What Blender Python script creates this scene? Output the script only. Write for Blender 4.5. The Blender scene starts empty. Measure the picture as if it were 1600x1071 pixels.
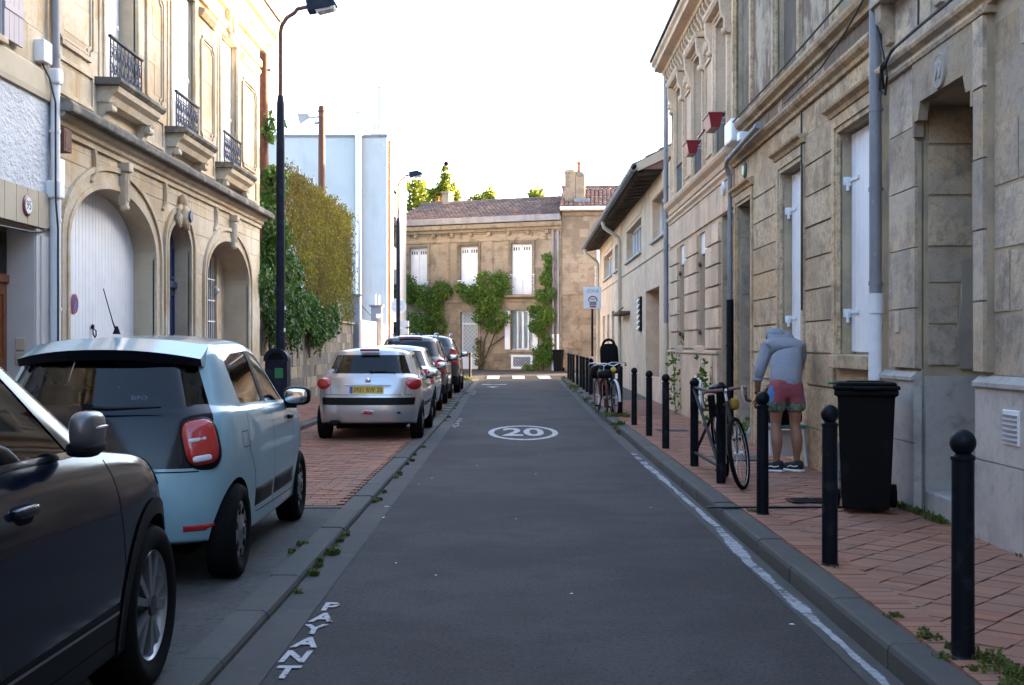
import bpy, bmesh, math, random
from mathutils import Vector, Matrix
from mathutils.bvhtree import BVHTree
SC = bpy.context.scene
COL = SC.collection
R = math.radians
rnd = random.Random(11)
U = rnd.uniform

# ---------------------------------------------------------------- camera, sky, sun, exposure
cam = bpy.data.objects.new('camera', bpy.data.cameras.new('camera'))
COL.objects.link(cam)
cam.location = (0, 0, 1.48)
cam.rotation_euler = (R(90), 0, 0)
cam.data.sensor_width = 36
cam.data.lens = 42.3
cam.data.shift_x = 3 / 1600
cam.data.shift_y = 6.5 / 1600
cam.data.clip_start = 0.05
cam.data.clip_end = 3000
SC.camera = cam
SUN_EL, SUN_AZ = 8.5, 62.0            # azimuth clockwise from +Y (down the street) towards +X
w = bpy.data.worlds.new('World'); SC.world = w; w.use_nodes = True
_n = w.node_tree.nodes
_sky = _n.new('ShaderNodeTexSky'); _sky.sky_type = 'NISHITA'; _sky.sun_disc = False
_sky.sun_elevation = R(SUN_EL); _sky.sun_rotation = R(SUN_AZ)
_sky.air_density = 0.75; _sky.dust_density = 3.6; _sky.ozone_density = 1.3
w.node_tree.links.new(_sky.outputs[0], _n['Background'].inputs[0])
_n['Background'].inputs[1].default_value = 0.15
_l = bpy.data.lights.new('sun', 'SUN'); _l.energy = 3.8; _l.angle = R(0.5); _l.color = (1.0, 0.72, 0.42)
sun = bpy.data.objects.new('sun', _l); COL.objects.link(sun)
_d = Vector((math.sin(R(SUN_AZ)) * math.cos(R(SUN_EL)), math.cos(R(SUN_AZ)) * math.cos(R(SUN_EL)), math.sin(R(SUN_EL))))
sun.rotation_euler = _d.to_track_quat('Z', 'Y').to_euler()
SC.view_settings.view_transform = 'Standard'; SC.view_settings.look = 'None'
SC.view_settings.gamma = 1; SC.view_settings.use_curve_mapping = False
SC.view_settings.exposure = 3.75
SC.cycles.max_bounces = 8; SC.cycles.transparent_max_bounces = 16
SC.cycles.use_denoising = True

# ---------------------------------------------------------------- materials
MATS = {}
def lin(c):
    return tuple((x / 12.92 if x <= .04045 else ((x + .055) / 1.055) ** 2.4) for x in c)
def pm(name, base, rough=.75, var=(), bump=(), metallic=0.0, coat=0.0, rand=0.0, island=0.0, tint=None, spec=None, coords='pos', emit=0.0, trans=0.0, leaf=0.0):
    """var: (scale, colour, lo, hi, amount, (sx,sy,sz)); bump: (scale, strength, distance, stretch)"""
    m = bpy.data.materials.new(name); m.use_nodes = True
    nt = m.node_tree; N = nt.nodes; L = nt.links.new
    b = N['Principled BSDF']
    b.inputs['Roughness'].default_value = rough
    b.inputs['Metallic'].default_value = metallic
    b.inputs['Coat Weight'].default_value = coat
    b.inputs['Coat Roughness'].default_value = .04
    if spec is not None: b.inputs['Specular IOR Level'].default_value = spec
    if trans: b.inputs['Transmission Weight'].default_value = trans
    if coords == 'pos':
        src = N.new('ShaderNodeNewGeometry').outputs['Position']
    else:
        src = N.new('ShaderNodeTexCoord').outputs['Object']
    def noise(scale, st=None, detail=5):
        mp = N.new('ShaderNodeMapping'); L(src, mp.inputs[0])
        st = st or (1, 1, 1); mp.inputs['Scale'].default_value = st
        t = N.new('ShaderNodeTexNoise'); t.inputs['Scale'].default_value = scale
        t.inputs['Detail'].default_value = detail; t.inputs['Roughness'].default_value = .62
        L(mp.outputs[0], t.inputs['Vector']); return t.outputs[0]
    def mixc(a, bcol, f):
        x = N.new('ShaderNodeMix'); x.data_type = 'RGBA'
        L(f, x.inputs[0])
        if isinstance(a, tuple): x.inputs[6].default_value = (*a, 1)
        else: L(a, x.inputs[6])
        if isinstance(bcol, tuple): x.inputs[7].default_value = (*bcol, 1)
        else: L(bcol, x.inputs[7])
        return x.outputs[2]
    def mr(v, a, bb, c, d):
        x = N.new('ShaderNodeMapRange'); L(v, x.inputs[0])
        for i, q in enumerate((a, bb, c, d)): x.inputs[i + 1].default_value = q
        return x.outputs[0]
    col = tuple(base)
    if rand or island:
        if rand: ro = N.new('ShaderNodeObjectInfo').outputs['Random']
        else: ro = N.new('ShaderNodeNewGeometry').outputs['Random Per Island']
        r = rand or island
        if tint:
            mm = N.new('ShaderNodeMath'); mm.operation = 'MULTIPLY'; mm.inputs[1].default_value = 7.31; L(ro, mm.inputs[0])
            fr = N.new('ShaderNodeMath'); fr.operation = 'FRACT'; L(mm.outputs[0], fr.inputs[0])
            col = mixc(col, tuple(tint), fr.outputs[0])
        hs = N.new('ShaderNodeHueSaturation')
        if isinstance(col, tuple): hs.inputs['Color'].default_value = (*col, 1)
        else: L(col, hs.inputs['Color'])
        L(mr(ro, 0, 1, 1 - r, 1 + r), hs.inputs['Value']); col = hs.outputs[0]
    for v in var:
        sc_, c, lo, hi, amt = v[:5]
        col = mixc(col, tuple(c), mr(noise(sc_, v[5] if len(v) > 5 else None), lo, lo + (hi - lo) * .48, 0, min(.95, amt * 1.15)))
    if isinstance(col, tuple): b.inputs['Base Color'].default_value = (*col, 1)
    else: L(col, b.inputs['Base Color'])
    if emit:
        b.inputs['Emission Strength'].default_value = emit
        b.inputs['Emission Color'].default_value = (*base, 1)
    prev = None
    for q in bump:
        bn = N.new('ShaderNodeBump'); bn.inputs['Strength'].default_value = q[1]; bn.inputs['Distance'].default_value = q[2]
        L(noise(q[0], q[3] if len(q) > 3 else None), bn.inputs['Height'])
        if prev: L(prev, bn.inputs['Normal'])
        prev = bn.outputs[0]
    if prev: L(prev, b.inputs['Normal'])
    if leaf:
        tl = N.new('ShaderNodeBsdfTranslucent'); ms = N.new('ShaderNodeMixShader'); ms.inputs[0].default_value = leaf
        if isinstance(col, tuple): tl.inputs[0].default_value = (*col, 1)
        else: L(mixc(col, (.30, .34, .02), N.new('ShaderNodeValue').outputs[0]) if False else col, tl.inputs[0])
        L(b.outputs[0], ms.inputs[1]); L(tl.outputs[0], ms.inputs[2]); L(ms.outputs[0], N['Material Output'].inputs[0])
    MATS[name] = m
    return m
def glass(name, tint=(.3, .34, .34), refl=1.0, rough=.02):
    m = bpy.data.materials.new(name); m.use_nodes = True
    nt = m.node_tree; N = nt.nodes; L = nt.links.new
    N.remove(N['Principled BSDF'])
    t = N.new('ShaderNodeBsdfTransparent'); t.inputs[0].default_value = (*tint, 1)
    g = N.new('ShaderNodeBsdfGlossy'); g.inputs['Roughness'].default_value = rough
    f = N.new('ShaderNodeFresnel'); f.inputs[0].default_value = 1.5
    mx = N.new('ShaderNodeMixShader'); L(f.outputs[0], mx.inputs[0]); L(t.outputs[0], mx.inputs[1]); L(g.outputs[0], mx.inputs[2])
    L(mx.outputs[0], N['Material Output'].inputs[0]); return m

# stones -------------------------------------------------
GRIME = (.07, .06, .05)
M_cream = pm('cream limestone', (.45, .355, .24), .9, rand=.18, tint=(.52, .445, .34), bump=[(9, .35, .02), (70, .3, .004)],
    var=[(.9, (.56, .51, .42), .42, .7, .55), (2.6, (.43, .29, .135), .50, .75, .6), (1.1, (.28, .235, .175), .54, .8, .5, (1, 1, .35)), (.45, (.66, .60, .49), .5, .7, .5), (17, (.42, .31, .19), .5, .8, .45), (48, (.38, .30, .20), .52, .8, .4)])
M_cream_m = pm('cream mortar', (.49, .415, .305), .95, bump=[(60, .3, .004)], var=[(1.5, (.36, .3, .22), .45, .8, .6)])
M_tan = pm('tan limestone', (.50, .34, .185), .9, rand=.22, tint=(.58, .435, .28), bump=[(8, .4, .03), (55, .5, .006)],
    var=[(1.1, (.56, .45, .31), .45, .7, .55), (2.3, (.20, .145, .09), .52, .78, .65), (5.5, (.41, .27, .135), .58, .75, .5), (15, (.22, .15, .085), .5, .8, .6), (46, (.25, .18, .11), .5, .8, .5), (.6, (.27, .19, .115), .5, .8, .6)])
M_grey = pm('grey weathered limestone', (.47, .335, .20), .92, rand=.28, tint=(.51, .405, .295), bump=[(7, .5, .04), (26, .6, .012)],
    var=[(1.3, (.32, .275, .23), .42, .68, .6), (4, (.15, .13, .105), .55, .8, .6), (3.1, (.45, .34, .2), .58, .8, .5), (13, (.27, .21, .145), .52, .8, .5), (40, (.22, .17, .12), .56, .8, .5), (.8, (.56, .47, .35), .54, .75, .55)])
M_grey_m = pm('sandy mortar', (.43, .33, .215), .95, bump=[(50, .5, .006)], var=[(2.5, (.25, .2, .14), .45, .8, .6)])
M_pink = pm('pale pinkish limestone', (.57, .405, .27), .88, rand=.17, tint=(.62, .475, .345), bump=[(9, .3, .02), (60, .3, .004)],
    var=[(1.2, (.40, .31, .22), .48, .75, .55), (3.0, (.28, .22, .16), .58, .8, .45, (1, 1, .4)), (16, (.40, .275, .17), .5, .8, .45), (44, (.40, .29, .19), .5, .8, .4)])
M_brown = pm('brown sooty limestone', (.25, .19, .13), .92, rand=.22, tint=(.30, .245, .18), bump=[(6, .4, .03)],
    var=[(.8, (.35, .28, .19), .45, .7, .5), (2, (.175, .135, .09), .5, .75, .65), (.5, (.14, .112, .08), .55, .8, .6, (1, 1, .4))])
M_brown_d = pm('dark base limestone', (.21, .165, .11), .92, rand=.22, tint=(.27, .215, .15), bump=[(6, .4, .03)],
    var=[(1.4, (.30, .25, .18), .5, .75, .5), (3, (.10, .08, .06), .52, .75, .6)])
M_brown_m = pm('brown mortar', (.22, .175, .12), .95)
M_crust = pm('black crusted ledge stone', (.115, .105, .095), .92, bump=[(12, .5, .02)], var=[(2.0, (.25, .225, .18), .5, .72, .8), (6, (.05, .046, .042), .5, .75, .6)])
M_plaster = pm('reddish brown peeled plaster', (.165, .108, .075), .95, bump=[(5, .5, .03), (40, .3, .004)],
    var=[(1.1, (.40, .325, .225), .50, .60, .85, (1, 1, .6)), (3, (.135, .10, .075), .5, .75, .6), (9, (.27, .21, .16), .55, .7, .5, (2, 2, .3))])
M_blind = pm('grey brown blind window render', (.115, .088, .068), .95, bump=[(10, .4, .02)], var=[(1.2, (.22, .175, .13), .48, .75, .7), (4, (.095, .078, .06), .5, .8, .6)])
M_beige = pm('beige render', (.60, .425, .285), .93, bump=[(30, .25, .01), (120, .3, .003)],
    var=[(.7, (.52, .37, .255), .45, .7, .7), (2.5, (.70, .54, .40), .5, .75, .5), (.9, (.30, .235, .17), .58, .8, .5, (1, 1, .25))])
M_beige_d = pm('dirty brown render', (.27, .205, .14), .93, bump=[(20, .3, .02)], var=[(1.2, (.36, .28, .2), .45, .75, .6)])
M_whiteplinth = pm('pale grey plinth render', (.41, .38, .345), .9, bump=[(14, .3, .015), (90, .3, .003)], rand=.08,
    var=[(1.8, (.31, .29, .265), .48, .75, .6), (4.5, (.21, .185, .155), .58, .8, .6), (14, (.33, .30, .27), .5, .8, .5)])
M_cement = pm('grey cement patch', (.33, .285, .225), .95, bump=[(25, .2, .01)], var=[(2, (.22, .2, .17), .45, .75, .6)])
M_rough = pm('white roughcast', (.66, .68, .71), .95, bump=[(9, 1.0, .05, (1, 1, 1.8)), (28, .6, .02)], var=[(3, (.54, .56, .6), .45, .75, .5)])
M_white_r = pm('white wall render', (.58, .555, .53), .93, bump=[(20, .15, .01)], var=[(.35, (.50, .48, .46), .45, .7, .6), (1.5, (.42, .40, .38), .58, .85, .4, (1, 1, .2))])
M_rubble = pm('rubble wall stone', (.27, .225, .165), .95, rand=.28, tint=(.34, .27, .175), bump=[(8, .8, .05), (40, .6, .01)],
    var=[(2, (.16, .145, .12), .48, .72, .65), (5, (.40, .325, .21), .56, .75, .55)])
M_rubble_m = pm('rubble wall mortar', (.20, .175, .14), .97, bump=[(15, .8, .05)], var=[(1.5, (.12, .11, .095), .45, .75, .7)])
M_grey_r = pm('grey pillar render', (.24, .24, .27), .9, bump=[(20, .3, .01)], var=[(2, (.18, .18, .2), .45, .75, .6)])
M_band = pm('beige painted band', (.50, .43, .32), .85, var=[(2, (.42, .355, .26), .45, .75, .5)], bump=[(40, .2, .004)])
# ground -------------------------------------------------
M_asph = pm('asphalt', (.035, .030, .0295), .88, spec=.25, bump=[(60, .5, .006)],
    var=[(.5, (.058, .052, .050), .42, .7, .7), (2.6, (.032, .029, .028), .52, .75, .5), (55, (.075, .067, .065), .55, .78, .6), (42, (.013, .012, .012), .53, .76, .65), (90, (.15, .14, .135), .62, .75, .7)])
M_asph2 = pm('older asphalt', (.044, .040, .039), .88, bump=[(140, .7, .006)], var=[(1.2, (.06, .058, .055), .45, .7, .7), (32, (.085, .08, .076), .56, .78, .7), (20, (.016, .015, .015), .54, .78, .7), (90, (.13, .125, .12), .6, .75, .6)])
M_gut = pm('gutter concrete', (.058, .052, .049), .88, bump=[(90, .4, .004)], var=[(1.4, (.046, .041, .039), .45, .7, .7), (5, (.078, .072, .067), .55, .75, .5), (90, (.045, .041, .038), .52, .75, .5)])
M_kerb = pm('kerb granite', (.056, .052, .047), .85, rand=.14, bump=[(60, .5, .006), (10, .3, .01)],
    var=[(2.2, (.052, .050, .046), .45, .7, .7), (6, (.045, .05, .034), .56, .75, .7), (90, (.11, .105, .098), .58, .75, .5), (.9, (.072, .068, .061), .5, .8, .6)])
M_brick = pm('paving brick', (.28, .105, .058), .88, rand=.2, tint=(.27, .135, .085), bump=[(50, .4, .004), (8, .25, .006)],
    var=[(1.0, (.24, .125, .085), .45, .72, .6), (3.4, (.17, .085, .06), .55, .85, .45), (140, (.34, .17, .12), .58, .75, .35)])
M_brick_i = pm('paving brick far', (.28, .105, .058), .88, island=.2, tint=(.27, .135, .085),
    var=[(1.0, (.24, .125, .085), .45, .72, .6), (3.4, (.17, .085, .06), .55, .85, .45)])
M_joint = pm('paving joint sand', (.075, .06, .05), .97, bump=[(80, .4, .004)], var=[(2, (.05, .045, .03), .45, .75, .6)])
M_paint = pm('worn road paint', (.46, .46, .47), .8, var=[(14, (.09, .09, .092), .56, .62, .9), (60, (.2, .2, .2), .55, .7, .6), (3, (.36, .36, .36), .45, .7, .5)])
M_ground = pm('earth', (.12, .10, .08), .97, var=[(1, (.09, .08, .06), .4, .7, .6)])
# generic -------------------------------------------------
M_whitep = pm('white painted wood', (.76, .78, .82), .5, var=[(2.2, (.68, .70, .73), .45, .75, .6), (12, (.55, .55, .54), .64, .8, .4, (1, 1, .2))])
M_whitepvc = pm('white plastic', (.74, .75, .77), .4, var=[(3, (.62, .62, .62), .5, .8, .5)])
M_blue = pm('dark blue paint', (.018, .035, .105), .4, var=[(4, (.028, .05, .12), .45, .75, .5)])
M_wood = pm('orange varnished wood', (.26, .085, .028), .42, bump=[(12, .2, .004, (8, 8, .6))], var=[(9, (.15, .045, .016), .45, .7, .7, (6, 6, .5))])
M_zinc = pm('zinc', (.235, .235, .255), .6, metallic=.3, var=[(3, (.165, .165, .175), .45, .75, .6, (1, 1, .4)), (11, (.31, .31, .32), .6, .8, .5)])
M_alu = pm('pale aluminium', (.58, .585, .62), .4, metallic=.35, var=[(2, (.47, .47, .49), .45, .75, .5)])
M_flue = pm('polished steel flue', (.50, .50, .51), .30, metallic=1.0)
M_iron = pm('dark blue painted iron', (.008, .011, .021), .55, spec=.16, bump=[(60, .15, .003)], var=[(7, (.03, .035, .05), .5, .8, .5)])
M_black = pm('black painted steel', (.0040, .0050, .0085), .5, spec=.14, bump=[(50, .12, .003)], coords='pos', var=[(9, (.024, .026, .034), .55, .8, .6), (60, (.06, .06, .065), .70, .78, .5)])
M_rail = pm('blue grey painted iron', (.035, .048, .095), .5, spec=.3)
M_rust_sun = pm('rusty or sunlit steel', (.135, .047, .026), .75, bump=[(30, .3, .004)], var=[(4, (.085, .03, .018), .45, .7, .7, (1, 1, .3)), (12, (.22, .085, .04), .55, .75, .5)])  # rust; on the lamp arms this colour stands for golden sunlight
M_rubber = pm('tyre rubber', (.0055, .0055, .006), .85, spec=.12, bump=[(60, .2, .003)])
M_blackpl = pm('black plastic', (.0045, .0045, .005), .5, spec=.2, bump=[(90, .1, .002)])
M_binpl = pm('black bin plastic', (.0030, .0030, .0036), .6, spec=.12, bump=[(120, .25, .002), (4, .1, .01)], var=[(5, (.012, .012, .013), .6, .8, .6)])
M_chrome = pm('chrome', (.75, .75, .76), .12, metallic=1)
M_alloy = pm('alloy', (.30, .305, .32), .35, metallic=.8)
M_alloyd = pm('dark alloy', (.05, .05, .055), .35, metallic=.7)
M_red = pm('red plastic', (.42, .012, .014), .15, coat=.8)
M_redd = pm('dark red plastic', (.20, .008, .010), .18, coat=.8)
M_clear = pm('clear lamp plastic', (.55, .55, .57), .12, coat=1)
M_redpot = pm('red planter', (.17, .004, .012), .4)
M_paint_old = pm('heavily worn road paint', (.42, .41, .41), .85, var=[(11, (.05, .046, .044), .55, .66, .92), (60, (.20, .19, .185), .54, .75, .6)])
M_win = glass('window glass', (.06, .07, .08)); M_carg = glass('car glass', (.40, .45, .44)); M_carg_d = glass('tinted car glass', (.42, .46, .48))
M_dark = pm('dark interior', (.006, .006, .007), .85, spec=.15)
M_curtain = pm('pale curtain', (.48, .52, .52), .9, var=[(9, (.36, .40, .41), .4, .7, .8, (4, 4, .2))])
M_tile = pm('weathered clay tile', (.175, .085, .06), .9, island=.45, tint=(.13, .095, .082), var=[(1.0, (.09, .068, .06), .45, .72, .65), (5, (.25, .16, .12), .6, .8, .5)])
M_tile2 = pm('clay tile', (.25, .11, .07), .9, island=.4, tint=(.20, .12, .09), var=[(1.2, (.13, .085, .068), .48, .75, .6), (6, (.33, .20, .14), .6, .8, .5)])
M_terra = pm('terracotta', (.36, .15, .075), .85)
M_soffit = pm('dark weathered boards', (.085, .062, .045), .9, rand=.25, var=[(3, (.05, .038, .03), .45, .75, .6)])
M_cable = pm('black cable', (.01, .01, .011), .6)
M_leaf = pm('vine leaf', (.085, .16, .022), .55, island=.5, tint=(.15, .225, .032), leaf=.35, spec=.25, var=[(.9, (.06, .12, .02), .4, .7, .6)])
M_ivy = pm('ivy leaf', (.055, .12, .022), .5, island=.55, tint=(.10, .185, .034), leaf=.3, spec=.3, var=[(.8, (.028, .066, .018), .4, .7, .6)])
M_dry = pm('dry climber leaf', (.30, .235, .036), .8, island=.5, tint=(.15, .145, .026), leaf=.35, spec=.1, var=[(.7, (.16, .12, .035), .42, .7, .8), (3, (.09, .10, .025), .5, .75, .6)])
M_tree = pm('tree leaf', (.12, .16, .018), .5, island=.4, tint=(.18, .20, .02), leaf=.5, spec=.2)
M_weed = pm('weed leaf', (.075, .105, .022), .6, island=.4, tint=(.125, .13, .035), leaf=.3, spec=.2)
M_bark = pm('bark', (.075, .055, .04), .95, bump=[(12, .8, .03, (3, 3, .5))])

# ---------------------------------------------------------------- mesh helpers
class MB:
    def __init__(s): s.v = []; s.f = []; s.m = []; s.s = []
    def add(s, vs, fs, mi=0, sm=False):
        o = len(s.v); s.v += [tuple(v) for v in vs]
        for f in fs: s.f.append([i + o for i in f]); s.m.append(mi); s.s.append(sm)
        return s
    def hexa(s, p, mi=0):
        return s.add(p, [(0, 3, 2, 1), (4, 5, 6, 7), (0, 1, 5, 4), (1, 2, 6, 5), (2, 3, 7, 6), (3, 0, 4, 7)], mi)
    def box(s, x0, x1, y0, y1, z0, z1, mi=0):
        return s.hexa([(x0, y0, z0), (x1, y0, z0), (x1, y1, z0), (x0, y1, z0), (x0, y0, z1), (x1, y0, z1), (x1, y1, z1), (x0, y1, z1)], mi)
    def bbox(s, x0, x1, y0, y1, z0, z1, b=.01, mi=0):       # chamfered box
        bm = bmesh.new(); bmesh.ops.create_cube(bm, size=1)
        for v in bm.verts: v.co = ((x0 + x1) / 2 + v.co.x * (x1 - x0), (y0 + y1) / 2 + v.co.y * (y1 - y0), (z0 + z1) / 2 + v.co.z * (z1 - z0))
        bmesh.ops.bevel(bm, geom=list(bm.edges), offset=b, segments=2, affect='EDGES', profile=.5)
        bm.verts.index_update(); s.add([v.co for v in bm.verts], [[v.index for v in f.verts] for f in bm.faces], mi); bm.free(); return s
    def prism(s, poly, a, b, ax='y', mi=0, sm=False):       # poly of 2D points extruded along ax from a to b
        n = len(poly)
        ar = sum(poly[i][0] * poly[(i + 1) % n][1] - poly[(i + 1) % n][0] * poly[i][1] for i in range(n))
        if ar < 0: poly = poly[::-1]
        def p3(p, t): return (t, p[0], p[1]) if ax == 'x' else ((p[0], t, p[1]) if ax == 'y' else (p[0], p[1], t))
        vs = [p3(p, a) for p in poly] + [p3(p, b) for p in poly]
        fl = ax == 'y'
        fs = [list(range(n))[::-1], list(range(n, 2 * n))] + [(i, (i + 1) % n, (i + 1) % n + n, i + n) for i in range(n)]
        if fl: fs = [list(f)[::-1] for f in fs]
        o = len(s.f); s.add(vs, fs, mi)
        if sm:
            for i in range(o + 2, o + 2 + n): s.s[i] = True
        return s
    def tube(s, pts, r, n=8, mi=0, closed=False, cap=True):
        pts = [Vector(p) for p in pts]; k = len(pts); rr = r if isinstance(r, (list, tuple)) else [r] * k
        vs = []; fs = []; up = None
        for i, p in enumerate(pts):
            a = pts[(i - 1) % k] if (i > 0 or closed) else p
            b = pts[(i + 1) % k] if (i < k - 1 or closed) else p
            t = (b - a).normalized() if (b - a).length > 1e-9 else Vector((0, 0, 1))
            if up is None: up = t.orthogonal().normalized()
            up = (up - t * up.dot(t)); up = up.normalized() if up.length > 1e-6 else t.orthogonal().normalized()
            q = t.cross(up)
            for j in range(n):
                an = 2 * math.pi * j / n; vs.append(p + (up * math.cos(an) + q * math.sin(an)) * rr[i])
        for i in range(k if closed else k - 1):
            for j in range(n):
                i2 = (i + 1) % k
                fs.append((i * n + j, i * n + (j + 1) % n, i2 * n + (j + 1) % n, i2 * n + j))
        s.add(vs, fs, mi, True)
        if cap and not closed: s.add(vs[:n], [list(range(n))[::-1]], mi); s.add(vs[-n:], [list(range(n))], mi)
        return s
    def lathe(s, prof, c=(0, 0, 0), ax='z', n=16, mi=0, cap=True):   # prof: (radius, height)
        vs = []; fs = []
        for r, h in prof:
            for j in range(n):
                a = 2 * math.pi * j / n; x, y = r * math.cos(a), r * math.sin(a)
                p = (x, y, h) if ax == 'z' else ((h, x, y) if ax == 'x' else (y, h, x))
                vs.append((p[0] + c[0], p[1] + c[1], p[2] + c[2]))
        for i in range(len(prof) - 1):
            for j in range(n): fs.append((i * n + j, i * n + (j + 1) % n, (i + 1) * n + (j + 1) % n, (i + 1) * n + j))
        s.add(vs, fs, mi, True)
        if cap:
            s.add(vs[:n], [list(range(n))[::-1]], mi); s.add(vs[-n:], [list(range(n))], mi)
        return s
    def sell(s, c, r, e=.6, n=14, m=8, mi=0, rot=None):     # superellipsoid
        def sp(x, p): return math.copysign(abs(x) ** p, x)
        vs = []; fs = []
        for i in range(m + 1):
            ph = -math.pi / 2 + math.pi * i / m
            for j in range(n):
                th = 2 * math.pi * j / n
                p = Vector((r[0] * sp(math.cos(ph), e) * sp(math.cos(th), e), r[1] * sp(math.cos(ph), e) * sp(math.sin(th), e), r[2] * sp(math.sin(ph), e)))
                if rot: p = rot @ p
                vs.append(p + Vector(c))
        for i in range(m):
            for j in range(n): fs.append((i * n + j, i * n + (j + 1) % n, (i + 1) * n + (j + 1) % n, (i + 1) * n + j))
        return s.add(vs, fs, mi, True)
    def build(s, name, mats, parent=None, loc=(0, 0, 0), rz=0.0, rot=None, sharp=38, **kw):
        me = bpy.data.meshes.new(name); me.from_pydata(s.v, [], s.f)
        for m in (mats if isinstance(mats, (list, tuple)) else [mats]): me.materials.append(m)
        me.polygons.foreach_set('material_index', s.m); me.polygons.foreach_set('use_smooth', s.s)
        me.update()
        if any(s.s) and sharp: me.set_sharp_from_angle(angle=R(sharp))
        return link(name, me, parent, loc, rz, rot, **kw)
def link(name, me, parent=None, loc=(0, 0, 0), rz=0.0, rot=None, **kw):
    o = bpy.data.objects.new(name, me); COL.objects.link(o)
    o.location = loc; o.rotation_euler = rot if rot else (0, 0, rz)
    if parent: o.parent = parent
    for k, v in kw.items(): o[k] = v
    return o
def thing(name, label, cat, loc=(0, 0, 0), rz=0.0, group=None):
    o = link(name, None, None, loc, rz, label=label, category=cat)
    o.empty_display_size = .2
    if group: o['group'] = group
    return o
def tag(o, label, cat, group=None, kind=None):
    o['label'] = label; o['category'] = cat
    if group: o['group'] = group
    if kind: o['kind'] = kind
    return o
def copy_tree(root, loc, rz=None, label=None):
    def cp(o, par):
        c = o.copy(); COL.objects.link(c)
        if par: c.parent = par
        for ch in kids.get(o.name, ()): cp(ch, c)
        return c
    kids = {}
    for o in list(bpy.data.objects):
        if o.parent: kids.setdefault(o.parent.name, []).append(o)
    c = cp(root, None); c.location = loc
    if rz is not None: c.rotation_euler = (0, 0, rz)
    if label: c['label'] = label
    return c
_uc = {}
def unit(mat, bev=0):                                       # shared unit block
    k = (mat.name, bev)
    if k not in _uc:
        b = MB(); b.box(-.5, .5, -.5, .5, -.5, .5)
        me = bpy.data.meshes.new('block'); me.from_pydata(b.v, [], b.f); me.materials.append(mat); me.update(); _uc[k] = me
    return _uc[k]
def block(name, mat, parent, x0, x1, y0, y1, z0, z1, rz=0.0, tilt=0.0):
    o = bpy.data.objects.new(name, unit(mat)); COL.objects.link(o)
    o.location = ((x0 + x1) / 2, (y0 + y1) / 2, (z0 + z1) / 2); o.scale = (abs(x1 - x0), abs(y1 - y0), abs(z1 - z0))
    o.rotation_euler = (0, tilt, rz)
    if parent: o.parent = parent
    return o
def text(s, size, mat, name, parent=None, loc=(0, 0, 0), rot=(0, 0, 0), ext=.002, sx=1.0, sy=1.0, bold=0.0, **kw):
    cu = bpy.data.curves.new(name, 'FONT'); cu.body = s; cu.size = size; cu.align_x = 'CENTER'; cu.align_y = 'CENTER'; cu.extrude = ext
    cu.resolution_u = 3; cu.offset = bold
    t = bpy.data.objects.new(name, cu); COL.objects.link(t)
    bpy.context.view_layer.update()
    me = bpy.data.meshes.new_from_object(t.evaluated_get(bpy.context.evaluated_depsgraph_get()))
    bpy.data.objects.remove(t); bpy.data.curves.remove(cu)
    me.transform(Matrix.Diagonal((sx, sy, 1, 1))); me.materials.clear(); me.materials.append(mat)
    return link(name, me, parent, loc, 0, rot, **kw)
G_T = [(-8, 0), (25, 0), (33, .05), (47, .11), (52, .15), (60, .29), (68, .34), (80, .36)]
def g(y):                                                   # height of the road along the street
    for (a, za), (b, zb) in zip(G_T, G_T[1:]):
        if y <= b: return za + (zb - za) * max(0, y - a) / (b - a)
    return G_T[-1][1]
def rx(y): return .0085 * y                                 # the right side drifts slightly outwards
# ================================================================ GROUND
def sheet(name, mat, left, right, y0, y1, dz, kind='structure', nx=1, step=2.0, drop=.0):
    ys = sorted({y0, y1} | {t[0] for t in G_T if y0 < t[0] < y1} | {y0 + step * i for i in range(1, int((y1 - y0) / step) + 1) if y0 + step * i < y1})
    b = MB(); vs = []; fs = []
    for y in ys:
        a, c = left(y), right(y)
        for i in range(nx + 1): vs.append((a + (c - a) * i / nx, y, g(y) + dz))
    for i in range(len(ys) - 1):
        for j in range(nx):
            k = i * (nx + 1) + j; fs.append((k, k + 1, k + nx + 2, k + nx + 1))
    b.add(vs, fs)
    o = b.build(name, mat)
    if kind: o['kind'] = kind
    return o
C = lambda v: (lambda y: v)
YC = 50.6                                                   # where the side street begins
gr = MB(); gr.add([(-900, -900, -.12), (900, -900, -.12), (900, 1500, -.12), (-900, 1500, -.12)], [(0, 1, 2, 3)]); gr.build('ground', M_ground, kind='structure')
KL = lambda y: -1.31 - max(0, y - 25) * .007                # left kerb line
KR = lambda y: 1.68 + rx(y)                                 # right kerb line
sheet('road', M_asph, KL, KR, -6, YC, 0, nx=2)
sheet('gutter', M_gut, KL, lambda y: KL(y) + .215, -6, YC - .3, .004)
sheet('gutter', M_gut, lambda y: KR(y) - .16 + .0 * y, KR, -6, YC - .6, .004)
# side street and its far pavement
b = MB(); b.add([(-40, YC, g(YC)), (40, YC, g(YC)), (40, 74, .34), (-40, 74, .34)], [(0, 1, 2, 3)])
vs = []; ys = [YC, 52, 54, 57, 60, 64, 70, 76]
b = MB()
for y in ys: vs += [(-40, y, g(y)), (40, y, g(y))]
b.add(vs, [(2 * i, 2 * i + 1, 2 * i + 3, 2 * i + 2) for i in range(len(ys) - 1)]); b.build('side_street', M_asph, kind='structure')
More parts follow.
